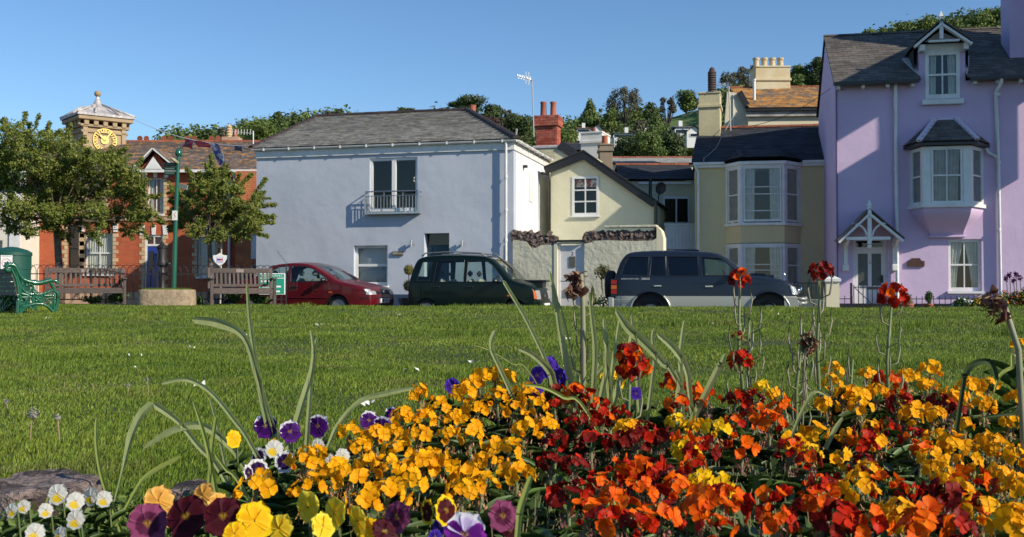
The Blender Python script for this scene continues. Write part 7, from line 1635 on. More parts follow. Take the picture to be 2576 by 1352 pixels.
# ---- the two small trees
tl1 = M('small_tree_leaf', (.17, .22, .035), (.25, .28, .055), 3, .6, rnd=.4, hrnd=.025, trans=.4, col3=(.22, .15, .05), s3=2.5, t3=.6)
bark = M('mottled_bark', (.20, .15, .11), (.09, .065, .05), 9, .9, .01, 25)
def small_tree(base, Y, crown, label, seed, nleaf, trunk_top, lean=0, tr=.085, ell=(), reach=1.0):
    "crown: list of (u,v,r_px) clumps seen from the camera, given depth spread about Y"
    g = random.Random(seed); b = on_lawn(base, Y) if Y < 27 else Vector((P(base, 760, Y).x, Y, GZ+.35))
    b.z = lz(b.x, min(Y, 25)); r = empty('small_tree', b, 0, label, 'tree')
    tt = P(trunk_top[0], trunk_top[1], Y)-b; m = MB()
    m.tube([(0, 0, -.2), (tt.x*.15, 0, tt.z*.35), (tt.x*.7, .02, tt.z*.75), tt], [tr*1.15, tr, tr*.85, tr*.7], 10); m.build('trunk', bark, r, smooth=True)
    C = []; R = []; lb = MB()
    for (u, v, rp) in crown:
        dY = g.uniform(-.9, .9); c = P(u, v, Y+dY)-b; rr = rp/F*Y; C.append(tuple(c)); R.append((rr, rr*.95, rr*.8))
        mid = tt.lerp(c, .5)+Vector((g.uniform(-.1, .1), g.uniform(-.1, .1), -.06)); lb.tube([tt, tt.lerp(mid, .5)+Vector((0, 0, .03)), mid, c], [tr*.38, tr*.28, tr*.16, .008], 5)
        for k in range(7):
            d = Vector((g.gauss(0, 1), g.gauss(0, 1), g.gauss(.15, .8))).normalized()*rr*g.uniform(.9, 1.45); lb.tube([c, c+d*.5, c+d], [.012, .007, .003], 4)
            for f in (.7, .9, 1.05): C.append(tuple(c+d*f)); R.append((rr*.22, rr*.22, rr*.17))
    lb.build('limbs', bark, r, smooth=True)
    for (u, v, u2, v2) in ell:
        p0 = P(u, v, Y)-b; p1 = P(u2, v2, Y)-b; MB().tube([p0, p0.lerp(p1, .5)+Vector((0, 0, .05)), p1], [.012, .008, .003], 4).build('twig', bark, r)
        for f in (.25, .45, .62, .78, .92, 1.0): q = p0.lerp(p1, f); C.append(tuple(q)); R.append((.075, .075, .075))
    tree_leaves('crown', C, R, int(nleaf*2.0), .042, tl1, r, seed, shell=.1, elong=1.6)
    return r
cr = [(140, 540, 34), (105, 505, 40), (175, 490, 40), (150, 450, 44), (60, 545, 30), (30, 335, 40), (350, 520, 30), (380, 540, 22), (330, 580, 26), (235, 590, 26), (170, 590, 22), (80, 580, 24), (45, 575, 22), (350, 470, 26), (250, 395, 26), (75, 352, 42), (120, 365, 42), (165, 375, 40), (215, 400, 42), (20, 400, 45), (70, 410, 45), (125, 420, 45), (175, 430, 42), (235, 440, 40), (285, 430, 38), (330, 440, 36), (20, 460, 42), (75, 470, 42), (130, 480, 42), (190, 480, 40), (245, 485, 42), (300, 480, 40), (345, 500, 34), (60, 520, 36), (115, 530, 36), (180, 525, 34), (240, 530, 38), (295, 530, 36), (340, 545, 28), (120, 570, 22), (205, 560, 26), (265, 560, 26), (30, 520, 32), (-20, 380, 50), (-30, 460, 50), (-30, 520, 40), (160, 340, 24), (15, 560, 20), (150, 590, 14), (300, 400, 26), (270, 400, 26)]
small_tree(152, 27.2, cr, 'larger small leaved tree on the left covering the clock tower base', 21, 46000, (140, 560), ell=[(20, 330, 12, 300), (85, 330, 98, 292), (300, 390, 318, 372), (390, 540, 412, 560), (55, 330, 65, 285), (110, 345, 125, 310), (130, 345, 152, 330), (190, 375, 212, 345), (250, 410, 285, 395), (380, 500, 405, 490), (330, 470, 372, 452), (60, 540, 20, 585), (20, 320, 5, 305), (350, 560, 372, 600)], tr=.10)
cr = [(650, 500, 20), (640, 560, 24), (435, 540, 18), (440, 480, 18), (565, 430, 18), (530, 440, 24), (500, 460, 28), (545, 470, 34), (590, 475, 30), (480, 495, 32), (530, 510, 38), (585, 520, 38), (630, 520, 26), (470, 535, 30), (520, 555, 36), (575, 560, 36), (625, 560, 30), (450, 560, 24), (490, 580, 26), (550, 590, 26), (600, 590, 24), (640, 580, 18), (525, 420, 12), (655, 545, 16), (455, 510, 18)]
small_tree(531, 27.9, cr, 'smaller small leaved tree in front of the brick building and blue house corner', 33, 22000, (526, 600), ell=[(530, 430, 532, 392), (600, 470, 632, 440), (630, 500, 668, 452), (640, 520, 692, 515), (640, 545, 690, 545), (650, 560, 688, 560), (630, 580, 672, 595), (490, 450, 470, 425), (450, 520, 428, 505), (450, 570, 425, 580), (560, 450, 570, 430)], tr=.075)
# ------------------------------------------------------------------ flower bed in front
soil = M('bed_soil', (.028, .02, .013), (.045, .032, .02), 12, .95, .02, 30)
def soil_z(x, y):
    f = bed_far(x); e = float(np.clip((f-y)/.3, 0, 1)); return .085*e+.006*noise.noise(Vector((x*14, y*14, 0)))
mb = MB(); nx, ny = 56, 34
for j in range(ny+1):
    for i in range(nx+1):
        x = -1.7+4.1*i/nx; f = bed_far(x)+.02; y = .2+(f-.2)*j/ny; mb.v.append((x, y, lz(x, y)+.006+soil_z(x, y)))
for j in range(ny):
    for i in range(nx): a = j*(nx+1)+i; mb.f.append((a, a+1, a+nx+2, a+nx+1))
mb.build('flower_bed_soil', soil, smooth=True, kind='structure')
stem_m = M('flower_stem', (.10, .15, .04), (.14, .17, .07), 30, .6); leaf_m = M('wallflower_leaf', (.05, .095, .018), (.09, .155, .035), 25, .5, rnd=.3, trans=.2); pod_m = M('seed_pod', (.22, .26, .16), (.30, .27, .18), 30, .6, trans=.1)
bud_m = M('flower_bud', (.22, .26, .04), (.3, .28, .05), 60, .6)
PM = {'y': M('petal_amber', (.90, .46, .005), (.84, .33, .004), 40, .55, rnd=.12, trans=.3, spec=.12), 'l': M('petal_lemon', (.88, .58, .01), (.85, .48, .006), 40, .55, rnd=.1, trans=.3, spec=.12),
      'o': M('petal_orange', (.85, .17, .003), (.72, .075, .003), 55, .5, rnd=.2, trans=.3, spec=.12), 'r': M('petal_scarlet', (.50, .022, .003), (.33, .010, .004), 60, .5, rnd=.25, trans=.25, spec=.12), 'd': M('petal_maroon', (.13, .006, .006), (.20, .012, .006), 60, .5, rnd=.3, trans=.2, spec=.12)}
fade_m = {'y': M('faded_orange', (.62, .25, .06), (.45, .28, .18), 60, .7, rnd=.25, trans=.2), 'd': M('faded_pink', (.38, .10, .09), (.42, .24, .2), 60, .7, rnd=.3, trans=.2)}
def petal_grid(mb, base, d, nrm, L, Wd, nu=3, nv=4, curl=.25, wav=.06, sd=0):
    d = d.normalized(); s_ = nrm.cross(d).normalized(); n = d.cross(s_).normalized(); o = len(mb.v)
    for j in range(nv+1):
        t = j/nv; w_ = Wd*((.22+.78*sin(min(1, t/.62)*pi/2)**1.3) if t < .62 else sqrt(max(.04, 1-((t-.62)/.39)**2)))
        for i in range(nu+1):
            q = i/nu*2-1
            p = base+d*(L*t*(1-.10*q*q*t))+s_*(w_*q)+n*(L*(curl*(q*q*.5-t*t*.6)+wav*sin(q*4+sd+t*3)*t)); mb.v.append(tuple(p))
    for j in range(nv):
        for i in range(nu): a = o+j*(nu+1)+i; mb.f.append((a, a+1, a+nu+2, a+nu+1))
BL_ = {}
for key, m_ in PM.items():
    BL_[key] = []
    for k in range(5):
        g = random.Random(hash((ord(key), k)) % 1000+k); mb = MB(); op = [.05, .25, .45, .75, 1.3][k]
        for q in range(4):
            a = q*pi/2+g.uniform(-.2, .2); d = Vector((cos(a)*cos(op), sin(a)*cos(op), sin(op)+g.uniform(-.15, .15))); nn = Vector((-cos(a)*sin(op), -sin(a)*sin(op), cos(op)))
            petal_grid(mb, Vector((cos(a), sin(a), 0))*.06, d, nn, g.uniform(.9, 1.1), g.uniform(.44, .54), 4, 6, .22, .05, g.uniform(0, 6))
        me = mb.mesh('blossom'); me.materials.append(m_); me.shade_smooth(); BL_[key].append(me)
def head_meshes(kind):
    out = []
    for k in range(3):
        g = random.Random(k*7+3); mb = MB()
        for i in range(46):
            a = g.uniform(0, 2*pi); z = -g.uniform(.3, 2.6); r = g.uniform(.2, 1.0); b = Vector((cos(a)*r, sin(a)*r, z)); d = Vector((g.gauss(0, .5), g.gauss(0, .5), -1)).normalized()
            w_ = g.uniform(.03, .12); s_ = d.cross(Vector((g.gauss(0, 1), g.gauss(0, 1), .1))).normalized()*w_; L_ = g.uniform(.3, .8)
            mb.quad(b-s_*.4, b+s_*.4, b+d*L_*.6+s_, b+d*L_*.6-s_); mb.quad(b+d*L_*.6-s_, b+d*L_*.6+s_, b+d*L_+s_*.3+s_.cross(d)*1.5, b+d*L_-s_*.3+s_.cross(d))
        me = mb.mesh('faded_blooms'); me.materials.append(fade_m[kind]); out.append(me)
    return out
FD = {'y': head_meshes('y'), 'd': head_meshes('d')}
BUD = MB(); g = random.Random(1)
for i in range(9): a = g.uniform(0, 6.28); r = g.uniform(0, .45); BUD.lathe([(.02, 0), (.10, .2), (.11, .4), (.02, .62)], (cos(a)*r, sin(a)*r, g.uniform(-.1, .15)), 6)
BUD = BUD.mesh('bud_cluster'); BUD.materials.append(bud_m); BUD.shade_smooth()
FOL = []
for k in range(4):
    g = random.Random(k+50); mb = MB()
    for i in range(22):
        a = i*2.4+g.uniform(-.3, .3); z = g.uniform(.08, .85); L_ = g.uniform(.16, .34)*(1.2-z*.5); el = g.uniform(.1, 1.0); d = Vector((cos(a)*cos(el), sin(a)*cos(el), sin(el)))
        petal_grid(mb, Vector((0, 0, z)), d, Vector((-cos(a)*sin(el), -sin(a)*sin(el), cos(el))), L_, L_*.115, 2, 4, .5, .02, i)
    me = mb.mesh('foliage'); me.materials.append(leaf_m); me.shade_smooth(); FOL.append(me)
STM = MB().tube([(0, 0, 0), (.02, .01, .35), (-.015, 0, .7), (0, 0, 1)], .012, 6).mesh('stem'); STM.materials.append(stem_m); STM.shade_smooth()
SPR = []
for k in range(3):
    g = random.Random(k+9); mb = MB()
    for i in range(20):
        a = g.uniform(0, 6.28); z = -g.uniform(.2, 3.2); b = Vector((0, 0, z)); d = Vector((cos(a)*.7, sin(a)*.7, g.uniform(.25, .8))); mb.tube([b, b+d*.5, b+d+Vector((0, 0, .25))], [.035, .025, .03], 4)
    me = mb.mesh('side_stalks'); me.materials.append(stem_m); SPR.append(me)
def ob(name, me, parent, loc=(0, 0, 0), sc=1, rot=None, kind=None):
    o = bpy.data.objects.new(name, me); COL.objects.link(o); o.parent = parent; o.location = loc
    if isinstance(sc, tuple): o.scale = sc
    else: o.scale = (sc, sc, sc)
    if rot is not None: o.rotation_euler = rot
    if kind: o['kind'] = kind
    return o
FLOWERS = []
def wallflower(u, v, col, Y=None, n=None, size=1.0):
    if col == 'y' and int(u*3+v*7) % 100 < 9: return
    size *= random.uniform(.72, 1.08); v += random.uniform(-9, 9)
    Y = Y or (2.0-(v-950)*.0026 if v > 950 else 2.0+(950-v)*.001)
    Y = max(.74, Y); H = P(u, v, Y); g = random.Random(int(u*7+v)); gz = lz(H.x, H.y)+soil_z(H.x, H.y)
    lean = Vector((g.uniform(-.03, .03), g.uniform(-.02, .03), 0)); base = Vector((H.x, H.y, gz))+lean
    t = empty('wallflower', base, 0, None, 'wallflower'); h = H.z-gz; c = H-base; rb = .0108*size*(1.12 if col in 'or' else 1)
    q = Vector((0, 0, 1)).rotation_difference(Vector(c)).to_euler()
    ob('stem', STM, t, sc=(.22, .22, c.length*.985), rot=q); o = ob('foliage', FOL[g.randrange(4)], t, sc=(.30, .30, c.length*.93), rot=(q.x, q.y, g.uniform(0, 6)), kind='stuff')
    n = n or g.randint(8, 11); R = rb*1.65
    for i in range(n):
        f = (i+.5)/n; el = math.acos(1-1.05*f); a = i*2.39996+g.uniform(-.25, .25); d = Vector((sin(el)*cos(a), sin(el)*sin(a), cos(el)*.9-.12*f))
        p = c+Vector((d.x*R*1.08, d.y*R*1.08, d.z*R*1.05))
        dd = (d+Vector((0, -.3, .0))+Vector((g.gauss(0, .42), g.gauss(0, .3), g.gauss(0, .4)))).normalized()
        k = g.choice((0, 0, 1, 1, 2, 2, 3)) if col in 'yl' else g.choice((0, 1, 1, 2, 2, 3, 4)); cc = col
        if col == 'o': cc = g.choice('oooor')
        if col == 'r': cc = g.choice('rrrod')
        if col == 'd': cc = g.choice('dddr')
        if f > .8: k = g.choice((3, 4))
        e = Vector((0, 0, 1)).rotation_difference(dd); e = (e @ Vector((0, 0, 1)).rotation_difference(Vector((0, 0, 1)))).to_matrix() @ Matrix.Rotation(g.uniform(0, 6.28), 3, 'Z')
        ob('blossom', BL_[cc][k], t, p, rb*g.uniform(.75, 1.2), e.to_euler())
    ob('bud_cluster', BUD, t, c+Vector((0, 0, R*.55)), rb*1.1); ob('faded_blooms', FD['y' if col in 'yl' else 'd'][g.randrange(3)], t, c+Vector((0, 0, -R*.1)), rb*1.15, (0, 0, g.uniform(0, 6)), kind='stuff')
    ob('side_stalks', SPR[g.randrange(3)], t, c, rb*1.2, kind='stuff')
    FLOWERS.append((u, v, col, t)); return t
def parse(s, col, **k):
    for w_ in s.split():
        a = w_.split(','); wallflower(float(a[0]), float(a[1]), a[2] if len(a) > 2 else col, **k)
parse('1055,1000 1100,1030 1165,1002 1208,958 1272,962 1322,990 1250,1005 1145,1060 1200,1045 1290,1035 1350,1030 1070,1055 1012,1062 985,1098 1050,1105 1130,1105 1185,1100 1000,1140 880,1090 905,1120 945,1108 852,1150 790,1150 765,1170 880,1200 925,1165 1110,1175 1170,1200 1060,1185 1280,1145 1320,1085 1370,1065 1225,1075 1030,1215 975,1250 915,1272 1160,1245 840,1195 1240,1120 645,1228 775,1235 975,1180 1225,1165 1330,1010 1245,950 1185,965 1090,1150 1300,1190 1215,1215', 'y')
parse('1400,990,d 1440,1000,r 1475,1018,r 1395,1030,d 1520,1020,d 1560,1040,d 1700,975,r 1745,1002,o 1705,1030,o 1620,1085,d 1665,1105,d 1780,1012,o 1850,1005,r 1885,1015,r 1905,1045,o 1845,1078,o 1965,1035,o 1935,1080,o 1865,1125,o 1400,1115,d 1485,1120,d 1385,1160,d 1445,1165,d 1545,1115,d 1725,1115,o 1765,1140,r 1745,1172,o 1650,1200,r 1600,1205,o 1565,1195,r 1690,1215,d 1545,1262,o 1505,1225,o 1610,1245,o 1705,1240,o 1780,1290,o 1820,1265,o 1480,1295,o 1545,1320,o 1660,1300,o 1430,1250,d 1945,1290,r 2035,1170,r 1990,1145,r 2060,1235,o 2070,1290,o 1955,1325,o 1610,1330,r 1800,1330,o 1600,1120,d 1510,1050,r 1460,1070,d', 'o')
parse('1540,968,l 1915,970,l 1950,990,y 1800,1095,l 1700,1065,l 1755,1075,y 1722,1140,l 1758,1228,l 1805,1238,l 2000,1125,y 2040,1140,l 1640,1040,y 1580,1090,y 2095,938 2090,972 2125,995 2182,955 2255,920 2285,945 2342,938 2332,975 2155,1000 2205,990 2165,1028 2080,1020 2105,1055 2160,1075 2195,1085 2140,1140 2120,1165 2185,1200 2160,1235 2225,1190 2210,1120 2290,1060 2335,1085 2350,1040 2300,1030 2440,980 2455,1005 2415,992 2485,975 2475,1020 2395,1005 2500,1135 2525,1150 2480,1115 2380,1205 2355,1185 2405,1240 2265,1310 2235,1295 2345,1155 2440,1170 2490,1262 2470,1300 2535,1285 2560,1325 2565,1245 2515,1205 2565,1165 2350,1125 2395,1125 2050,1095 2130,1110 2562,868 2425,1080 2540,1060 2570,1010', 'y')
parse('2238,975,r 2262,1005,r 2262,1035,d 2368,1020,d 2395,1045,d 2230,1090,r 2172,1120,r 2382,1262,d 2430,1290,r 2452,1225,r 2302,1105,r 2322,1140,o 2400,1330,d 2240,1240,o 2175,1185,d 2300,1260,d 2090,1215,d 2110,1330,r 2190,1330,o 2320,1330,o 2230,960,o', 'r')
# tall seeding spires, some with a last dark red head
def spire(u0, v0, u1, v1, Y, col, label, size=1.0, npod=16, extra=()):
    T_ = P(u1, v1, Y); B_ = P(u0, v0, Y); gz = lz(B_.x, Y)+soil_z(B_.x, Y); base = Vector((B_.x-(T_.x-B_.x)*.3, Y+.01, gz)); g = random.Random(int(u1))
    t = empty('tall_wallflower', base, 0, label, 'wallflower'); c = T_-base; pts = [Vector((0, 0, 0)), c*.35+Vector((.008, 0, 0)), c*.7+Vector((-.004, 0, 0)), c]
    MB().tube(pts, [.005, .0042, .0032, .0022], 6).build('stem', stem_m, t, smooth=True)
    for i in range(npod):
        f = .30+.66*i/npod; a = i*2.4+g.uniform(-.4, .4); b = c*f; r_ = .016+.012*(1-f); m = MB()
        m.tube([b, b+Vector((cos(a)*r_, sin(a)*r_, .008)), b+Vector((cos(a)*r_*1.25, sin(a)*r_*1.25, .032)), b+Vector((cos(a)*r_*1.1, sin(a)*r_*1.1, .05+.012*g.random()))], [.0009, .0017, .0019, .0008], 5).build('seed_pod', pod_m, t, smooth=True)
    hd = [(c, size, 11)] if col else []
    for (fu, fv, fs, fn) in extra: hd.append((P(fu, fv, Y)-base, fs, fn))
    for (cc_, sz, nb_) in hd:
        rb = .0082*sz; nb_ = int(nb_*1.5)
        for i in range(nb_):
            f = (i+.5)/nb_; el = math.acos(1-1.4*f); a = i*2.4; d = Vector((sin(el)*cos(a), sin(el)*sin(a), cos(el))); dd = (d+Vector((0, -.3, 0))+Vector((g.gauss(0, .3), g.gauss(0, .3), g.gauss(0, .2)))).normalized()
            e = Vector((0, 0, 1)).rotation_difference(dd).to_matrix() @ Matrix.Rotation(g.uniform(0, 6), 3, 'Z'); ob('blossom', BL_[g.choice('ddr') if col != 'r' else g.choice('rrod')][g.choice((1, 2, 3, 3))], t, cc_+d*rb*1.7, rb*g.uniform(.85, 1.2), e.to_euler())
        ob('bud_cluster', BUD, t, cc_+Vector((0, 0, -.005)), rb)
    return t
spire(1870, 990, 1861, 706, 1.95, 'r', 'tall stem with a dark red head in front of the off road car door mirror', 1.15, 16, ((1862, 912, 1.3, 10), (1857, 845, .6, 4)))
spire(2055, 1060, 2066, 688, 1.9, 'd', 'tall stem with a dark red head before the pillar left of the lilac house', 1.15, 20)
spire(2228, 980, 2244, 748, 1.9, 'r', 'tall stem with a wide red head in front of the lilac house gate', 1.45, 14)
spire(1990, 1090, 2022, 830, 1.8, None, 'flowerless seeding stem leaning left of the tall stem before the pillar', 1, 20)
spire(1470, 990, 1466, 735, 1.9, None, 'seeding stem below the withered brown flower in front of the numbered gate', 1, 18)
spire(1590, 1010, 1586, 895, 1.75, 'r', 'red flower spike rising above the others left of centre gap', 1.25, 6, ((1600, 925, 1.35, 12), (1578, 940, 1.1, 8)))
spire(1895, 1000, 1885, 800, 1.97, None, 'thin seeding stem right of the tall one by the off road car', 1, 14)
spire(2140, 1060, 2145, 905, 1.9, None, 'short seeding stem left of the wide red headed one', 1, 8)
# withered iris flower heads
def withered(pts, Y, hu, hv, label, rr=(.0045, .004), drop=0.05, w_=.03, m_=None):
    B_ = P(pts[0][0], pts[0][1], Y); gz = lz(B_.x, Y)+soil_z(B_.x, Y); b = Vector((B_.x, Y, gz)); t = empty('withered_iris', b, 0, label, 'iris')
    q = [Vector((0, 0, 0))]+[P(u, v, Y)-b for u, v in pts[1:]]; MB().tube(q, [rr[0]]*(len(q)-1)+[rr[1]], 7).build('stem', pod_m, t, smooth=True)
    c = P(hu, hv, Y)-b; g = random.Random(int(hu)); mats2 = (M('withered_brown', (.20, .09, .05), (.35, .22, .13), 60, .8, rnd=.3, trans=.2), M('withered_plum', (.12, .04, .045), (.28, .15, .11), 70, .8, rnd=.3, trans=.2))
    for i in range(44):
        m = MB(); a = g.uniform(0, 6.28); q_ = g.uniform(0, .7); o = Vector((cos(a)*w_*q_, sin(a)*w_*q_, g.uniform(-.5, 1)*drop)); d = Vector((g.gauss(0, .5), g.gauss(0, .5), -1+g.uniform(0, 1.2))).normalized()
        petal_grid(m, c+o, d, Vector((cos(a), sin(a), .2)), drop*g.uniform(.3, .8), w_*g.uniform(.05, .14), 2, 4, 1.1, .8, g.uniform(0, 6)); m.build('withered_petal', mats2[i % 2], t, smooth=True)
withered([(1468, 1000), (1468, 880), (1466, 760), (1462, 690)], 1.88, 1447, 715, 'withered brown purple iris flower in front of the white numbered gate', drop=.026, w_=.020)
withered([(2590, 1010), (2562, 880), (2528, 775), (2512, 765)], 1.45, 2500, 775, 'drooping dead flower on a thick stem at the right edge', (.0042, .0036), .02, .014)
withered([(2010, 1090), (2024, 900), (2038, 845)], 1.8, 2036, 868, 'small shrivelled brown bloom hanging among seed pods', (.002, .0015), .02, .012)

# strap leaves of iris and daffodil
strap_m = M('strap_leaf', (.34, .40, .15), (.44, .48, .22), 30, .5, .0006, 300, rnd=.15, spec=.2, trans=.42, stretch=(3, 3, .25)); strap_y = M('strap_leaf_bright', (.30, .37, .07), (.36, .40, .12), 9, .5, rnd=.15, trans=.28)
def strap(parent, b, pts, Y, wpx, mat=strap_m, tilt=0.0):
    "pts (u,v) from foot to tip; wpx widths of the blade"
    Q = []
    n0 = len(pts)
    wpx = [q*.82 for q in wpx]; P3 = [P(u, v, Y+tilt*i/n0)-b for i, (u, v) in enumerate(pts)]
    if P3[0].z+b.z > .12: dr = P3[0]-P3[1]; dr = Vector((max(-.5, min(.5, dr.x/max(.01, abs(dr.z)))), 0, -1)); g0 = P3[0]+dr*(P3[0].z+b.z-.07); P3 = [g0]+P3; 
    W_ = list(wpx); W_ = ([W_[0]]+W_) if len(P3) > n0 else W_
    for i in range(len(P3)-1):
        p0, p1, p2, p3 = P3[max(i-1, 0)], P3[i], P3[i+1], P3[min(i+2, len(P3)-1)]
        for k in range(5): t = k/5; Q.append((.5*((2*p1)+(-p0+p2)*t+(2*p0-5*p1+4*p2-p3)*t*t+(-p0+3*p1-3*p2+p3)*t**3), W_[min(i, len(W_)-1)]*(1-t)+W_[min(i+1, len(W_)-1)]*t))
    Q.append((P3[-1], .6)); m = MB(); n = len(Q)
    for i, (p, w_) in enumerate(Q):
        d = (Q[min(i+1, n-1)][0]-Q[max(i-1, 0)][0]).normalized(); s_ = d.cross(Vector((.25, 1, .1))).normalized(); nn = s_.cross(d); h = w_/2/F*Y
        if nn.y > 0: nn = -nn
        m.v += [tuple(p-s_*h+nn*h*.55), tuple(p-s_*h*.5+nn*h*.22), tuple(p), tuple(p), tuple(p+s_*h+nn*h*.55)]
    for i in range(n-1):
        for j in (0, 1, 3): a = i*5+j; m.f.append((a, a+1, a+6, a+5))
    return m.build('leaf', mat, parent, smooth=True)
def clump(u, v, Y, label, leaves, cat='iris leaves', name='strap_leaved_plant'):
    p = P(u, v, Y); b = Vector((p.x, Y, lz(p.x, Y)+soil_z(p.x, Y))); t = empty(name, b, 0, label, cat)
    for lf in leaves: strap(t, b, lf[0], Y+(lf[3] if len(lf) > 3 else 0), lf[1], lf[2] if len(lf) > 2 else strap_m)
    return t
A = strap_y
clump(665, 1130, 1.85, 'tall upright leaves left of centre with one tip arching left', [([(690, 1125), (662, 1010), (640, 880), (628, 790), (622, 712)], [22, 20, 17, 13, 8]), ([(684, 1060), (650, 950), (618, 850), (560, 815), (482, 804)], [18, 20, 22, 30, 20])])
clump(770, 1130, 1.82, 'pair of upright leaves right of the tallest left leaf', [([(735, 1105), (762, 1010), (786, 930), (790, 880), (783, 830)], [24, 22, 18, 14, 8]), ([(772, 1130), (780, 1010), (786, 920), (797, 848)], [16, 15, 11, 7])])
clump(830, 1130, 1.85, 'leaf arching right over the white and purple pansies', [([(820, 1135), (850, 1070), (905, 1010), (970, 990), (1042, 976)], [10, 14, 15, 17, 10])])
clump(480, 1180, 1.7, 'arching folded leaves at lower left beside the rock', [([(306, 1195), (330, 1100), (355, 1045), (386, 1014)], [8, 24, 26, 24]), ([(560, 1190), (500, 1120), (450, 1060), (386, 1014)], [20, 20, 18, 24]), ([(640, 1130), (590, 1055), (530, 985), (470, 955), (405, 966)], [16, 18, 16, 14, 8]),
     ([(620, 1180), (570, 1110), (505, 1070), (430, 1085), (360, 1130)], [20, 26, 26, 20, 8]), ([(560, 1130), (545, 1060), (528, 1000)], [12, 10, 7])])
clump(520, 1240, 1.5, 'bright green upright blades in front of the arching leaves', [([(545, 1235), (525, 1130), (505, 1060), (486, 1008)], [18, 17, 13, 7], A), ([(528, 1210), (535, 1120), (545, 1046)], [15, 14, 12], A), ([(610, 1225), (570, 1180), (540, 1140)], [14, 12, 9], A), ([(335, 1245), (380, 1190), (455, 1148)], [10, 15, 12], A)])
clump(270, 1270, 1.5, 'single bright blade rising over the end of the rock', [([(290, 1290), (258, 1200), (244, 1120), (243, 1050)], [16, 15, 13, 7], A), ([(150, 1240), (110, 1290), (85, 1340)], [8, 10, 10], A)])
clump(1308, 1352, .82, 'pale blade close to the camera in front of the mauve pansy', [([(1300, 1380), (1308, 1290), (1322, 1240), (1337, 1196)], [18, 22, 20, 14], A)])
clump(1420, 980, 1.9, 'long narrow leaves left of the withered iris, one reaching the green car', [([(1385, 935), (1362, 880), (1320, 795), (1290, 745), (1266, 705)], [14, 14, 13, 12, 10]), ([(1440, 975), (1424, 900), (1408, 820), (1398, 750), (1383, 682)], [20, 22, 20, 16, 6]), ([(1265, 940), (1240, 885), (1237, 855), (1246, 832)], [14, 15, 14, 12]), ([(1400, 985), (1385, 935), (1345, 895), (1302, 876)], [22, 24, 20, 10]), ([(1455, 960), (1430, 850), (1415, 790), (1405, 760)], [5, 6, 6, 5]), ([(1345, 955), (1290, 915), (1230, 880), (1190, 868)], [4, 5, 5, 3], A)])
clump(1510, 990, 1.86, 'crowded grey green leaves right of the withered iris', [([(1494, 975), (1498, 880), (1490, 800), (1482, 735)], [16, 18, 14, 6]), ([(1515, 985), (1530, 910), (1524, 850), (1519, 800)], [16, 18, 15, 8]), ([(1535, 975), (1545, 900), (1552, 850), (1560, 800)], [14, 13, 11, 7]), ([(1552, 985), (1575, 905), (1590, 850), (1592, 800)], [18, 20, 18, 7]), ([(1535, 1000), (1530, 940), (1525, 900), (1528, 860)], [18, 18, 15, 8]), ([(1480, 1000), (1500, 945), (1540, 900), (1600, 840)], [5, 6, 6, 4])])
clump(1660, 1010, 1.84, 'broad diagonal leaf leaning left with upright ones behind it', [([(1705, 960), (1672, 915), (1620, 860), (1582, 825), (1549, 778)], [14, 24, 30, 30, 12]), ([(1705, 1020), (1712, 960), (1700, 930)], [22, 20, 14]), ([(1640, 965), (1648, 900), (1642, 850), (1645, 828)], [12, 14, 12, 7]), ([(1604, 940), (1600, 880), (1594, 830), (1589, 790)], [16, 18, 15, 6]), ([(1738, 1010), (1728, 930), (1700, 880), (1652, 838)], [14, 20, 24, 14]), ([(1716, 1000), (1712, 900), (1716, 850), (1722, 805)], [14, 15, 13, 7]), ([(1795, 950), (1812, 920), (1825, 888)], [20, 17, 6])])
clump(1310, 1000, 1.7, 'thin leaf lying across the amber flowers towards the red ones', [([(1480, 1040), (1420, 1000), (1370, 975), (1318, 968)], [10, 12, 12, 7], A)])
dk = M('strap_leaf_dark', (.03, .055, .025), (.05, .08, .03), 9, .6, trans=.15, spec=.1)
clump(2500, 1000, 1.6, 'dark arching leaves at the far right of the bed', [([(2420, 985), (2426, 945), (2450, 915), (2492, 912), (2508, 960)], [14, 18, 20, 18, 12], dk), ([(2576, 925), (2545, 925), (2515, 945), (2500, 990)], [10, 12, 10, 5], A), ([(2600, 1045), (2550, 1040), (2470, 1050)], [16, 14, 6], dk)])
clump(2030, 1090, 1.7, 'grey leaf crossing the seed stems at right', [([(1990, 1100), (2015, 1040), (2050, 985), (2090, 1000)], [10, 12, 12, 6]), ([(2080, 1120), (2100, 1080), (2120, 1050)], [14, 15, 8])])

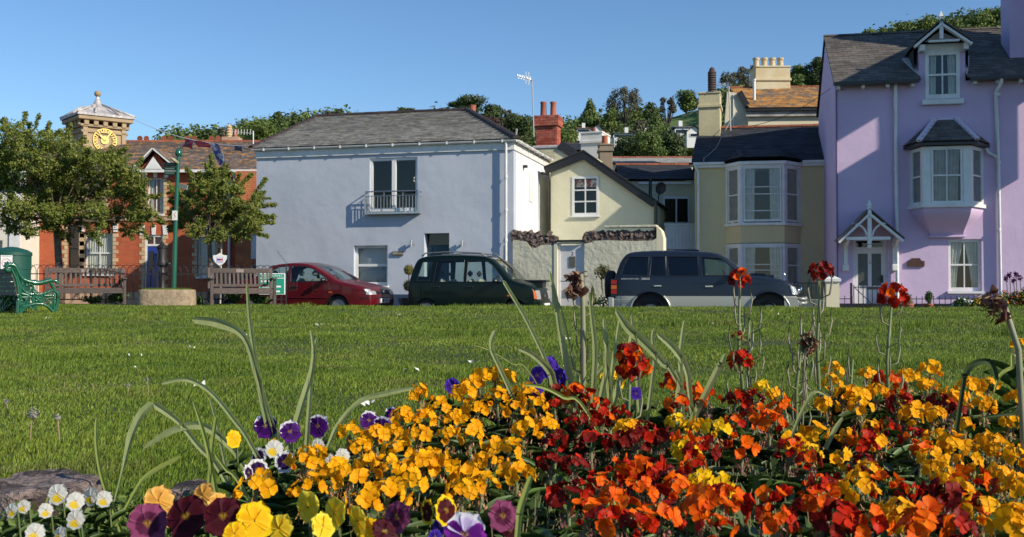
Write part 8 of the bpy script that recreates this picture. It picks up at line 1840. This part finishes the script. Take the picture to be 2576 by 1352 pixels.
# pansies and violas
def pansy_mat(name, edge, blotch, eye=(.85, .5, .02), r0=.16, r1=.52, rim=None):
    m = M(name, edge, rough=.6, trans=.3, spec=.15); n = m.node_tree; N = n.nodes; L = n.links
    tc = N.new('ShaderNodeTexCoord'); ln = N.new('ShaderNodeVectorMath'); ln.operation = 'LENGTH'; L.new(tc.outputs['Object'], ln.inputs[0])
    nz = N.new('ShaderNodeTexNoise'); nz.inputs['Scale'].default_value = 3.5; L.new(tc.outputs['Object'], nz.inputs[0]); ad = N.new('ShaderNodeMath'); ad.operation = 'MULTIPLY_ADD'; ad.inputs[1].default_value = .3; L.new(nz.outputs[0], ad.inputs[0]); L.new(ln.outputs['Value'], ad.inputs[2])
    cr = N.new('ShaderNodeValToRGB'); e = cr.color_ramp.elements; e[0].position = 0; e[0].color = (*eye, 1); e[1].position = r0+.15; e[1].color = (*blotch, 1)
    x = e.new(r1+.13); x.color = (*blotch, 1); x = e.new(r1+.2); x.color = (*edge, 1)
    if rim: x = e.new(.97); x.color = (*edge, 1); x = e.new(1.0); x.color = (*rim, 1)
    mu = N.new('ShaderNodeMath'); mu.operation = 'MULTIPLY'; mu.inputs[1].default_value = .8; L.new(ad.outputs[0], mu.inputs[0]); L.new(mu.outputs[0], cr.inputs[0])
    for nd in list(N):
        if nd.type in ('BSDF_PRINCIPLED', 'BSDF_TRANSLUCENT'): L.new(cr.outputs[0], nd.inputs[0])
    return m
PN = {'w': (pansy_mat('pansy_white', (.62, .62, .58), (.64, .64, .6)), pansy_mat('pansy_white_lip', (.62, .62, .58), (.8, .55, .02))), 'k': (pansy_mat('pansy_white_dark', (.78, .77, .76), (.03, .01, .07), r1=.5),)*2,
      'p': (pansy_mat('pansy_peach', (.85, .50, .13), (.8, .42, .08)),)*2, 'm': (pansy_mat('pansy_mauve', (.26, .055, .14), (.10, .015, .05), r1=.4),)*2, 'x': (pansy_mat('pansy_maroon', (.07, .006, .015), (.05, .004, .01)),)*2,
      'g': (pansy_mat('pansy_gold', (.90, .60, .01), (.88, .5, .01)),)*2, 'b': (pansy_mat('pansy_gold_blotched', (.90, .60, .01), (.07, .006, .01), r1=.55),)*2, 'e': (pansy_mat('pansy_lemon', (.82, .68, .06), (.85, .6, .03), rim=(.85, .8, .4)),)*2,
      'v': (pansy_mat('pansy_violet', (.10, .04, .50), (.06, .02, .3)),)*2, 'u': (pansy_mat('pansy_white_top', (.75, .73, .80), (.6, .5, .75)), pansy_mat('pansy_purple', (.22, .02, .30), (.12, .01, .2))), 's': (pansy_mat('pansy_white_over_purple', (.75, .72, .78), (.06, .01, .14), r1=.55), pansy_mat('pansy_deep_purple', (.10, .01, .22), (.05, .005, .12)))}
pet_cache = {}
def pansy_petals(key):
    if key in pet_cache: return pet_cache[key]
    out = []
    for k, (ang, L_, W_, zz) in enumerate(((118, 1.0, .62, -.03), (62, 1.0, .62, -.06), (178, .92, .55, .03), (2, .92, .55, .05), (270, .98, .78, .08))):
        mb = MB(); a = radians(ang); d = Vector((cos(a), 0, sin(a))); petal_grid(mb, Vector((0, -zz, 0))+d*.03, d, Vector((0, -1, 0)), L_, W_, 6, 6, .16, .05, k*1.7)
        me = mb.mesh('petal'); me.materials.append(PN[key][1 if k == 4 and key in 'wu' or (key in 's' and k > 1) else (0 if k < 2 or key not in 'u' else 1)]); me.shade_smooth(); out.append(me)
    pet_cache[key] = out; return out
def pansy(u, v, wpx, key, Y, label, yaw=0, pitch=-.15, roll=0, name='pansy'):
    H = P(u, v, Y); gz = lz(H.x, Y)+soil_z(H.x, Y); b = Vector((H.x, Y+.02, min(gz, H.z-.03))); t = empty(name, b, 0, label, 'pansy'); c = H-b; r = wpx/2/F*Y*1.08
    MB().tube([(0, 0, 0), c*.5+Vector((.004, .012, 0)), c+Vector((0, .012, .004)), c], .0016, 6).build('stem', stem_m, t, smooth=True)
    e = (Matrix.Rotation(yaw, 3, 'Z') @ Matrix.Rotation(pitch, 3, 'X') @ Matrix.Rotation(roll, 3, 'Y')).to_euler()
    for me in pansy_petals(key): o = ob('petal', me, t, c, r, e)
    ob('foliage', FOL[int(u) % 4], t, sc=(.16, .16, c.length*.9), kind='stuff'); return t
L5 = [
 (372, 1318, 110, 'm', 1.0, 'mauve pansy at the lower left of the bed', .3, -.3), (470, 1300, 120, 'x', .98, 'large maroon pansy right of the mauve one', -.2, -.5), (562, 1300, 110, 'x', .95, 'dark maroon pansy touching the big yellow one', .1, -.5), (640, 1312, 105, 'g', .95, 'big golden yellow pansy at lower left', .5, -.1), (705, 1332, 80, 'e', 1.0, 'pale yellow pansy at the bottom edge right of the golden one', -.3, -.2), (592, 1345, 70, 'g', .92, 'golden pansy half cut off below the dark maroon one', 0, -.4),
 (400, 1262, 84, 'p', 1.15, 'peach coloured pansy above the mauve one', .2, -.2), (512, 1248, 70, 'p', 1.2, 'peach pansy right of the first peach one', -.4, -.3), (548, 1268, 60, 'p', 1.15, 'smaller peach pansy behind the maroon pair', .6, 0), (435, 1300, 60, 'p', 1.1, 'peach petals low between mauve and maroon pansies', 0, -.2),
 (775, 1275, 84, 'e', 1.0, 'lemon pansy seen from behind left of centre', 2.6, .1), (842, 1292, 86, 'e', .98, 'lemon pansy with pale rims in the middle of the lemon group', -.7, 0), (812, 1325, 76, 'e', .95, 'lemon pansy at the lower left of the lemon group', .9, -.2), (900, 1310, 80, 'e', .97, 'lemon pansy at the right of the lemon group', 2.3, 0), (925, 1330, 60, 'g', .97, 'yellow pansy low right of the lemon group', 0, -.2),
 (1000, 1302, 84, 'm', .95, 'mauve pansy in bottom centre left', -.5, -.1), (968, 1338, 76, 'x', .92, 'dark maroon pansy under the mauve one in bottom centre', .7, -.6), (1075, 1288, 66, 'b', 1.0, 'yellow pansy with dark blotch turned left', -.9, 0), (1122, 1285, 82, 'b', .98, 'yellow and dark red pansy turned right', .8, -.2),
 (1170, 1345, 118, 'u', .9, 'purple pansy with white upper petals at the bottom centre', 0, -.1), (1265, 1298, 84, 'm', .95, 'mauve pansy with pale centre beside the pale blade', .3, -.1), (1108, 1325, 44, 'v', 1.0, 'small violet pansy behind the purple one', 0, -.2), (1285, 1335, 50, 'x', .95, 'dark mauve petals right of the mauve pansy', 0, -.3), (1095, 1352, 40, 'v', .95, 'violet petals at the bottom edge', 0, -.2),
 (145, 1244, 56, 'w', 1.45, 'white viola just in front of the rock', 0, -.2), (190, 1262, 50, 'w', 1.42, 'white viola second from left by the rock', .4, -.3), (228, 1250, 50, 'w', 1.45, 'white viola at the right of the row by the rock', -.4, -.1), (262, 1256, 44, 'w', 1.45, 'last white viola of the row by the rock', .3, -.2), (190, 1308, 52, 'w', 1.25, 'white viola with yellow lip below the row', 0, -.2), (88, 1342, 54, 'w', 1.1, 'white viola at the bottom left', .3, -.3), (30, 1285, 40, 'w', 1.35, 'small white viola near the left edge', -.3, -.2), (60, 1275, 36, 'w', 1.4, 'tiny white viola in front of the rock middle', .2, 0), (150, 1345, 44, 'w', 1.1, 'white viola right of the bottom left one', -.5, -.3), (115, 1285, 40, 'w', 1.3, 'white viola in the leaves at left', .5, -.1),
 (668, 1072, 66, 's', 1.85, 'white and deep purple pansy behind the tallest left leaf', 0, -.1), (730, 1086, 60, 's', 1.8, 'white and purple pansy between the upright leaves', .3, -.2), (800, 1072, 62, 's', 1.85, 'white and purple pansy right of the upright leaves', -.2, -.1), (928, 1058, 52, 's', 1.85, 'white and purple pansy left of the amber flowers', .4, -.1), (960, 1075, 60, 's', 1.8, 'white and purple pansy touching the amber flowers', -.3, -.2), (985, 1042, 40, 's', 1.9, 'small white and purple pansy above the others by the amber flowers', .5, 0),
 (648, 1182, 60, 'k', 1.65, 'white pansy with black centre at the lower left of its group', .3, -.3), (625, 1190, 44, 'k', 1.6, 'white pansy seen edge on beside the black centred one', 1.2, -.2), (650, 1150, 52, 'k', 1.7, 'white pansy with black markings at upper left of its group', -.4, -.2), (690, 1130, 52, 'w', 1.72, 'plain white pansy on top of the black centred group', .2, -.5), (716, 1162, 60, 'k', 1.65, 'white pansy with black centre at the right of its group', -.1, -.3), (588, 1105, 48, 'g', 1.6, 'lone small yellow viola left of the white pansies', .8, -.1), (690, 1120, 34, 'g', 1.76, 'small yellow viola behind the plain white pansy', 0, 0), (862, 1148, 42, 'w', 1.6, 'white petals among the leftmost amber flowers', .4, -.2), (800, 1120, 36, 'w', 1.75, 'small white pansy above the leftmost amber flowers', 0, -.1), (830, 1160, 40, 'w', 1.6, 'white pansy half hidden by amber flowers', .2, 0),
 (1380, 925, 60, 'v', 1.95, 'tallest violet flower above the dark red heads', .2, -.1), (1352, 945, 50, 'v', 1.92, 'violet flower left of the tallest one', -.5, -.2), (1408, 948, 50, 'v', 1.92, 'violet flower right of the tallest one', .5, -.2), (1138, 972, 44, 'v', 1.95, 'violet flower behind the amber flowers at left', .2, 0), (1600, 990, 34, 'v', 1.8, 'small violet flower behind the red spike', 0, 0), (1352, 985, 34, 'v', 1.88, 'violet petals low left of the dark red heads', 0, -.3)]
for q in L5: pansy(q[0], q[1], q[2]*.9, q[3], q[4], q[5], q[6], q[7], random.uniform(-.5, .5), name='viola' if q[2] < 58 else 'pansy')

# undergrowth: uncountable small leaves between and under the flowers
def undergrowth():
    g = np.random.default_rng(8); n = 26000; y = g.uniform(.62, 2.45, n); x = (g.random(n)-.5)*1.12*y; bf = np.interp(x, [-1.4, -.9, -.5, 0, .6, 1.3, 2.0], [1.75, 1.85, 2.05, 2.3, 2.45, 2.5, 2.4])
    k = y < bf-.02; x = x[k]; y = y[k]; bf = bf[k]; n = len(x); left = np.clip((-.12*y-x)/.25, 0, 1)
    top = .21-.11*left+.02*np.sin(x*9)*np.sin(y*7); top = np.minimum(top, .5-.22*y*0-0.0); lim = .5-y*(627/2600)*0; z = .06+(top-.06)*g.random(n)**.8*(np.clip((bf-y)/.25, .25, 1))
    L_ = g.uniform(.018, .05, n); a = g.uniform(0, 2*pi, n); el = g.uniform(-.2, 1.2, n); d = np.stack([np.cos(a)*np.cos(el), np.sin(a)*np.cos(el), np.sin(el)], 1); s_ = np.cross(d, np.stack([g.normal(0, .4, n), g.normal(0, .4, n), np.ones(n)], 1)); s_ /= np.linalg.norm(s_, axis=1)[:, None]
    p = np.stack([x, y, z], 1); w_ = (L_*g.uniform(.1, .2, n))[:, None]; L1 = L_[:, None]
    V = np.stack([p, p+d*L1*.5+s_*w_, p+d*L1, p+d*L1*.5-s_*w_], 1).reshape(-1, 3)
    np_mesh('undergrowth', V, np.arange(4*n).reshape(-1, 4), leaf_m, label='dense small green leaves filling the bed below the flowers', cat='foliage', kind='stuff')
    n = 11000; y = g.uniform(.85, 2.4, n); x = (g.random(n)-.5)*1.1*y; bf = np.interp(x, [-1.4, -.9, -.5, 0, .6, 1.3, 2.0], [1.75, 1.85, 2.05, 2.3, 2.45, 2.5, 2.4]); k = (y < bf-.08) & (x > -.17*y); x = x[k]; y = y[k]; n = len(x)
    h = g.uniform(.07, .17, n); z = np.full(n, .07); lx = g.normal(0, .025, n); ly = g.normal(0, .02, n); w_ = g.uniform(.0004, .0010, n)
    V = np.stack([np.stack([x-w_, y, z], 1), np.stack([x+w_, y, z], 1), np.stack([x+lx+w_, y+ly, z+h], 1), np.stack([x+lx-w_, y+ly, z+h], 1)], 1).reshape(-1, 3)
    np_mesh('bare_stalks', V, np.arange(4*n).reshape(-1, 4), M('stalk_mix', (.16, .19, .07), (.28, .20, .13), 60, .7, rnd=.4), label='mass of thin bare stalks standing between the wallflowers', cat='stalks', kind='stuff')
undergrowth()
g = np.random.default_rng(4); yv = g.uniform(1.0, 1.75, 46); xv = -g.uniform(.18, .50, 46)*yv
tree_leaves('chickweed', [(a, b, .10+.04*c) for a, b, c in zip(xv, yv, g.random(46))], [(.05, .05, .035)]*46, 6000, .011, M('chickweed_leaf', (.12, .19, .03), (.16, .22, .05), 40, .6, rnd=.3, trans=.3), None, 9, shell=.2, label='fresh light green chickweed between the violas at lower left', cat='weeds', kind='stuff')
# edging rocks
rock_m = M('pinkish_rock', (.13, .09, .075), (.27, .21, .185), 38, .95, .02, 60, col3=(.05, .035, .03), s3=11, t3=.5, bump2=(.03, 14))
def rock(u, v, wpx, hpx, Y, label, sd, dep=.13):
    c = P(u, v+hpx*.25, Y); w_ = wpx/2/F*Y; h = hpx/F*Y; bm = bmesh.new(); bmesh.ops.create_icosphere(bm, subdivisions=5, radius=1)
    for q in bm.verts:
        d = q.co.normalized(); f = 1+.16*noise.noise(d*1.5+Vector((sd, 0, 0)))+.07*noise.noise(d*5+Vector((0, sd, 0)))+.03*noise.noise(d*14)-.05*abs(sin(d.x*4+d.y*5+sd))**8
        q.co = Vector((d.x*f, d.y*f, max(-.6, min(.62, d.z*1.1))*f))
    me = bpy.data.meshes.new('rock'); bm.to_mesh(me); bm.free(); o = link('rock', me, rock_m, None, True, label, 'rock'); o.location = (c.x, Y, c.z-h*.25); o.scale = (w_*1.02, dep, h*.85); return o
rock(85, 1215, 330, 95, 1.75, 'large flat pinkish rock edging the bed at lower left', 2.2); rock(475, 1222, 90, 30, 1.75, 'small grey rock half hidden behind the peach pansies', 5.1, .07)
# dandelion stalks in the lawn
g = np.random.default_rng(12); dc_ = [(a*b, b, lz(a*b, b)+.03) for a, b in zip(g.uniform(-.45, .3, 22), g.uniform(4, 18, 22))]
tree_leaves('lawn_daisies', dc_, [(.06, .06, .005)]*22, 60, .022, daisy, None, 2, label='tiny white daisies dotted over the lawn', cat='daisies', kind='stuff')
dst = M('dandelion_stalk', (.36, .22, .16), (.25, .24, .1), 40, .6); dcl = M('dandelion_clock', (.35, .34, .3), rough=.9, trans=.3)
for i, (u, v0, v1, hd) in enumerate([(20, 1035, 1010, 1), (60, 1055, 1035, 0), (75, 1115, 1040, 2), (150, 1115, 1050, 1), (162, 980, 962, 0), (187, 980, 960, 0), (236, 985, 965, 0), (322, 1000, 970, 1), (358, 992, 972, 0), (374, 1000, 955, 1), (182, 900, 880, 0), (118, 905, 890, 0)]):
    Y = (CAMZ-.0)*F/max(60, (v0-725)); b = P(u, v0, Y); b.z = lz(b.x, Y); t_ = P(u, v1, Y); h = max(.03, t_.z-b.z); q = empty('dandelion', b, 0, None, 'dandelion', 'spent dandelions in the lawn')
    q['label'] = ['spent dandelion with a white button at the far left of the lawn', 'headless pinkish stalk left of the dandelion clock', 'dandelion stalk with a grey seed clock above the rock', 'taller pink dandelion stalk right of the seed clock', 'bare dandelion stalk in the lawn, first of three in a row left of the pair', 'bare dandelion stalk in the middle of the row of three', 'bare dandelion stalk right end of the row of three', 'button topped stalk left of the tip of the arching leaf', 'short bare stalk between the two button topped ones', 'button topped stalk nearest the arching leaf tip', 'small bare stalk high on the lawn left of the tall leaves', 'small bare stalk farthest left high on the lawn'][i]
    MB().tube([(0, 0, 0), (.004*(i % 3-1), 0, h*.6), (.008*(i % 3-1), 0, h)], .0022, 5).build('stalk', dst, q)
    if hd: tree_leaves('seed_head', [(.008*(i % 3-1), 0, h)], [(.009*hd,)*3], 60*hd, .006, dcl, q, i, shell=.6)

# labels for the wallflowers: colour, row, what they stand below and place within that cell
names = {'y': 'amber wallflower', 'l': 'lemon yellow wallflower', 'o': 'orange wallflower', 'r': 'scarlet wallflower', 'd': 'dark maroon wallflower'}
cols_ = [(0, 780, 'left of the red car bonnet line'), (780, 1000, 'under the red car'), (1000, 1160, 'under the green car rear'), (1160, 1300, 'under the green car front'), (1300, 1480, 'under the numbered gate'), (1480, 1640, 'under the spare wheel'), (1640, 1800, 'under the off road car doors'), (1800, 2000, 'under the off road car bonnet'), (2000, 2120, 'under the gate pillar'), (2120, 2250, 'under the lilac house door'), (2250, 2390, 'under the oriel window'), (2390, 2700, 'under the right drainpipe')]
rows_ = [(0, 1010, 'back row'), (1010, 1090, 'second row'), (1090, 1170, 'middle row'), (1170, 1255, 'fourth row'), (1255, 1500, 'front row')]
cells = {}
for (u, v, c, t) in FLOWERS:
    cn_ = next(n for a, b, n in cols_ if a <= u < b); rn = next(n for a, b, n in rows_ if a <= v < b); cells.setdefault((c, cn_, rn), []).append((u, v, t))
ords = ['first', 'second', 'third', 'fourth', 'fifth', 'sixth', 'seventh', 'eighth', 'ninth']
for (c, cn_, rn), ls in cells.items():
    ls.sort(key=lambda q: q[0])
    for i, (u, v, t) in enumerate(ls):
        if len(ls) == 1: t['label'] = f'{names[c]} in the {rn} {cn_}'
        else: t['label'] = f'{names[c]}, {ords[i]} from left, {rn} {cn_}'
        t['group'] = names[c]+' plants in the bed'
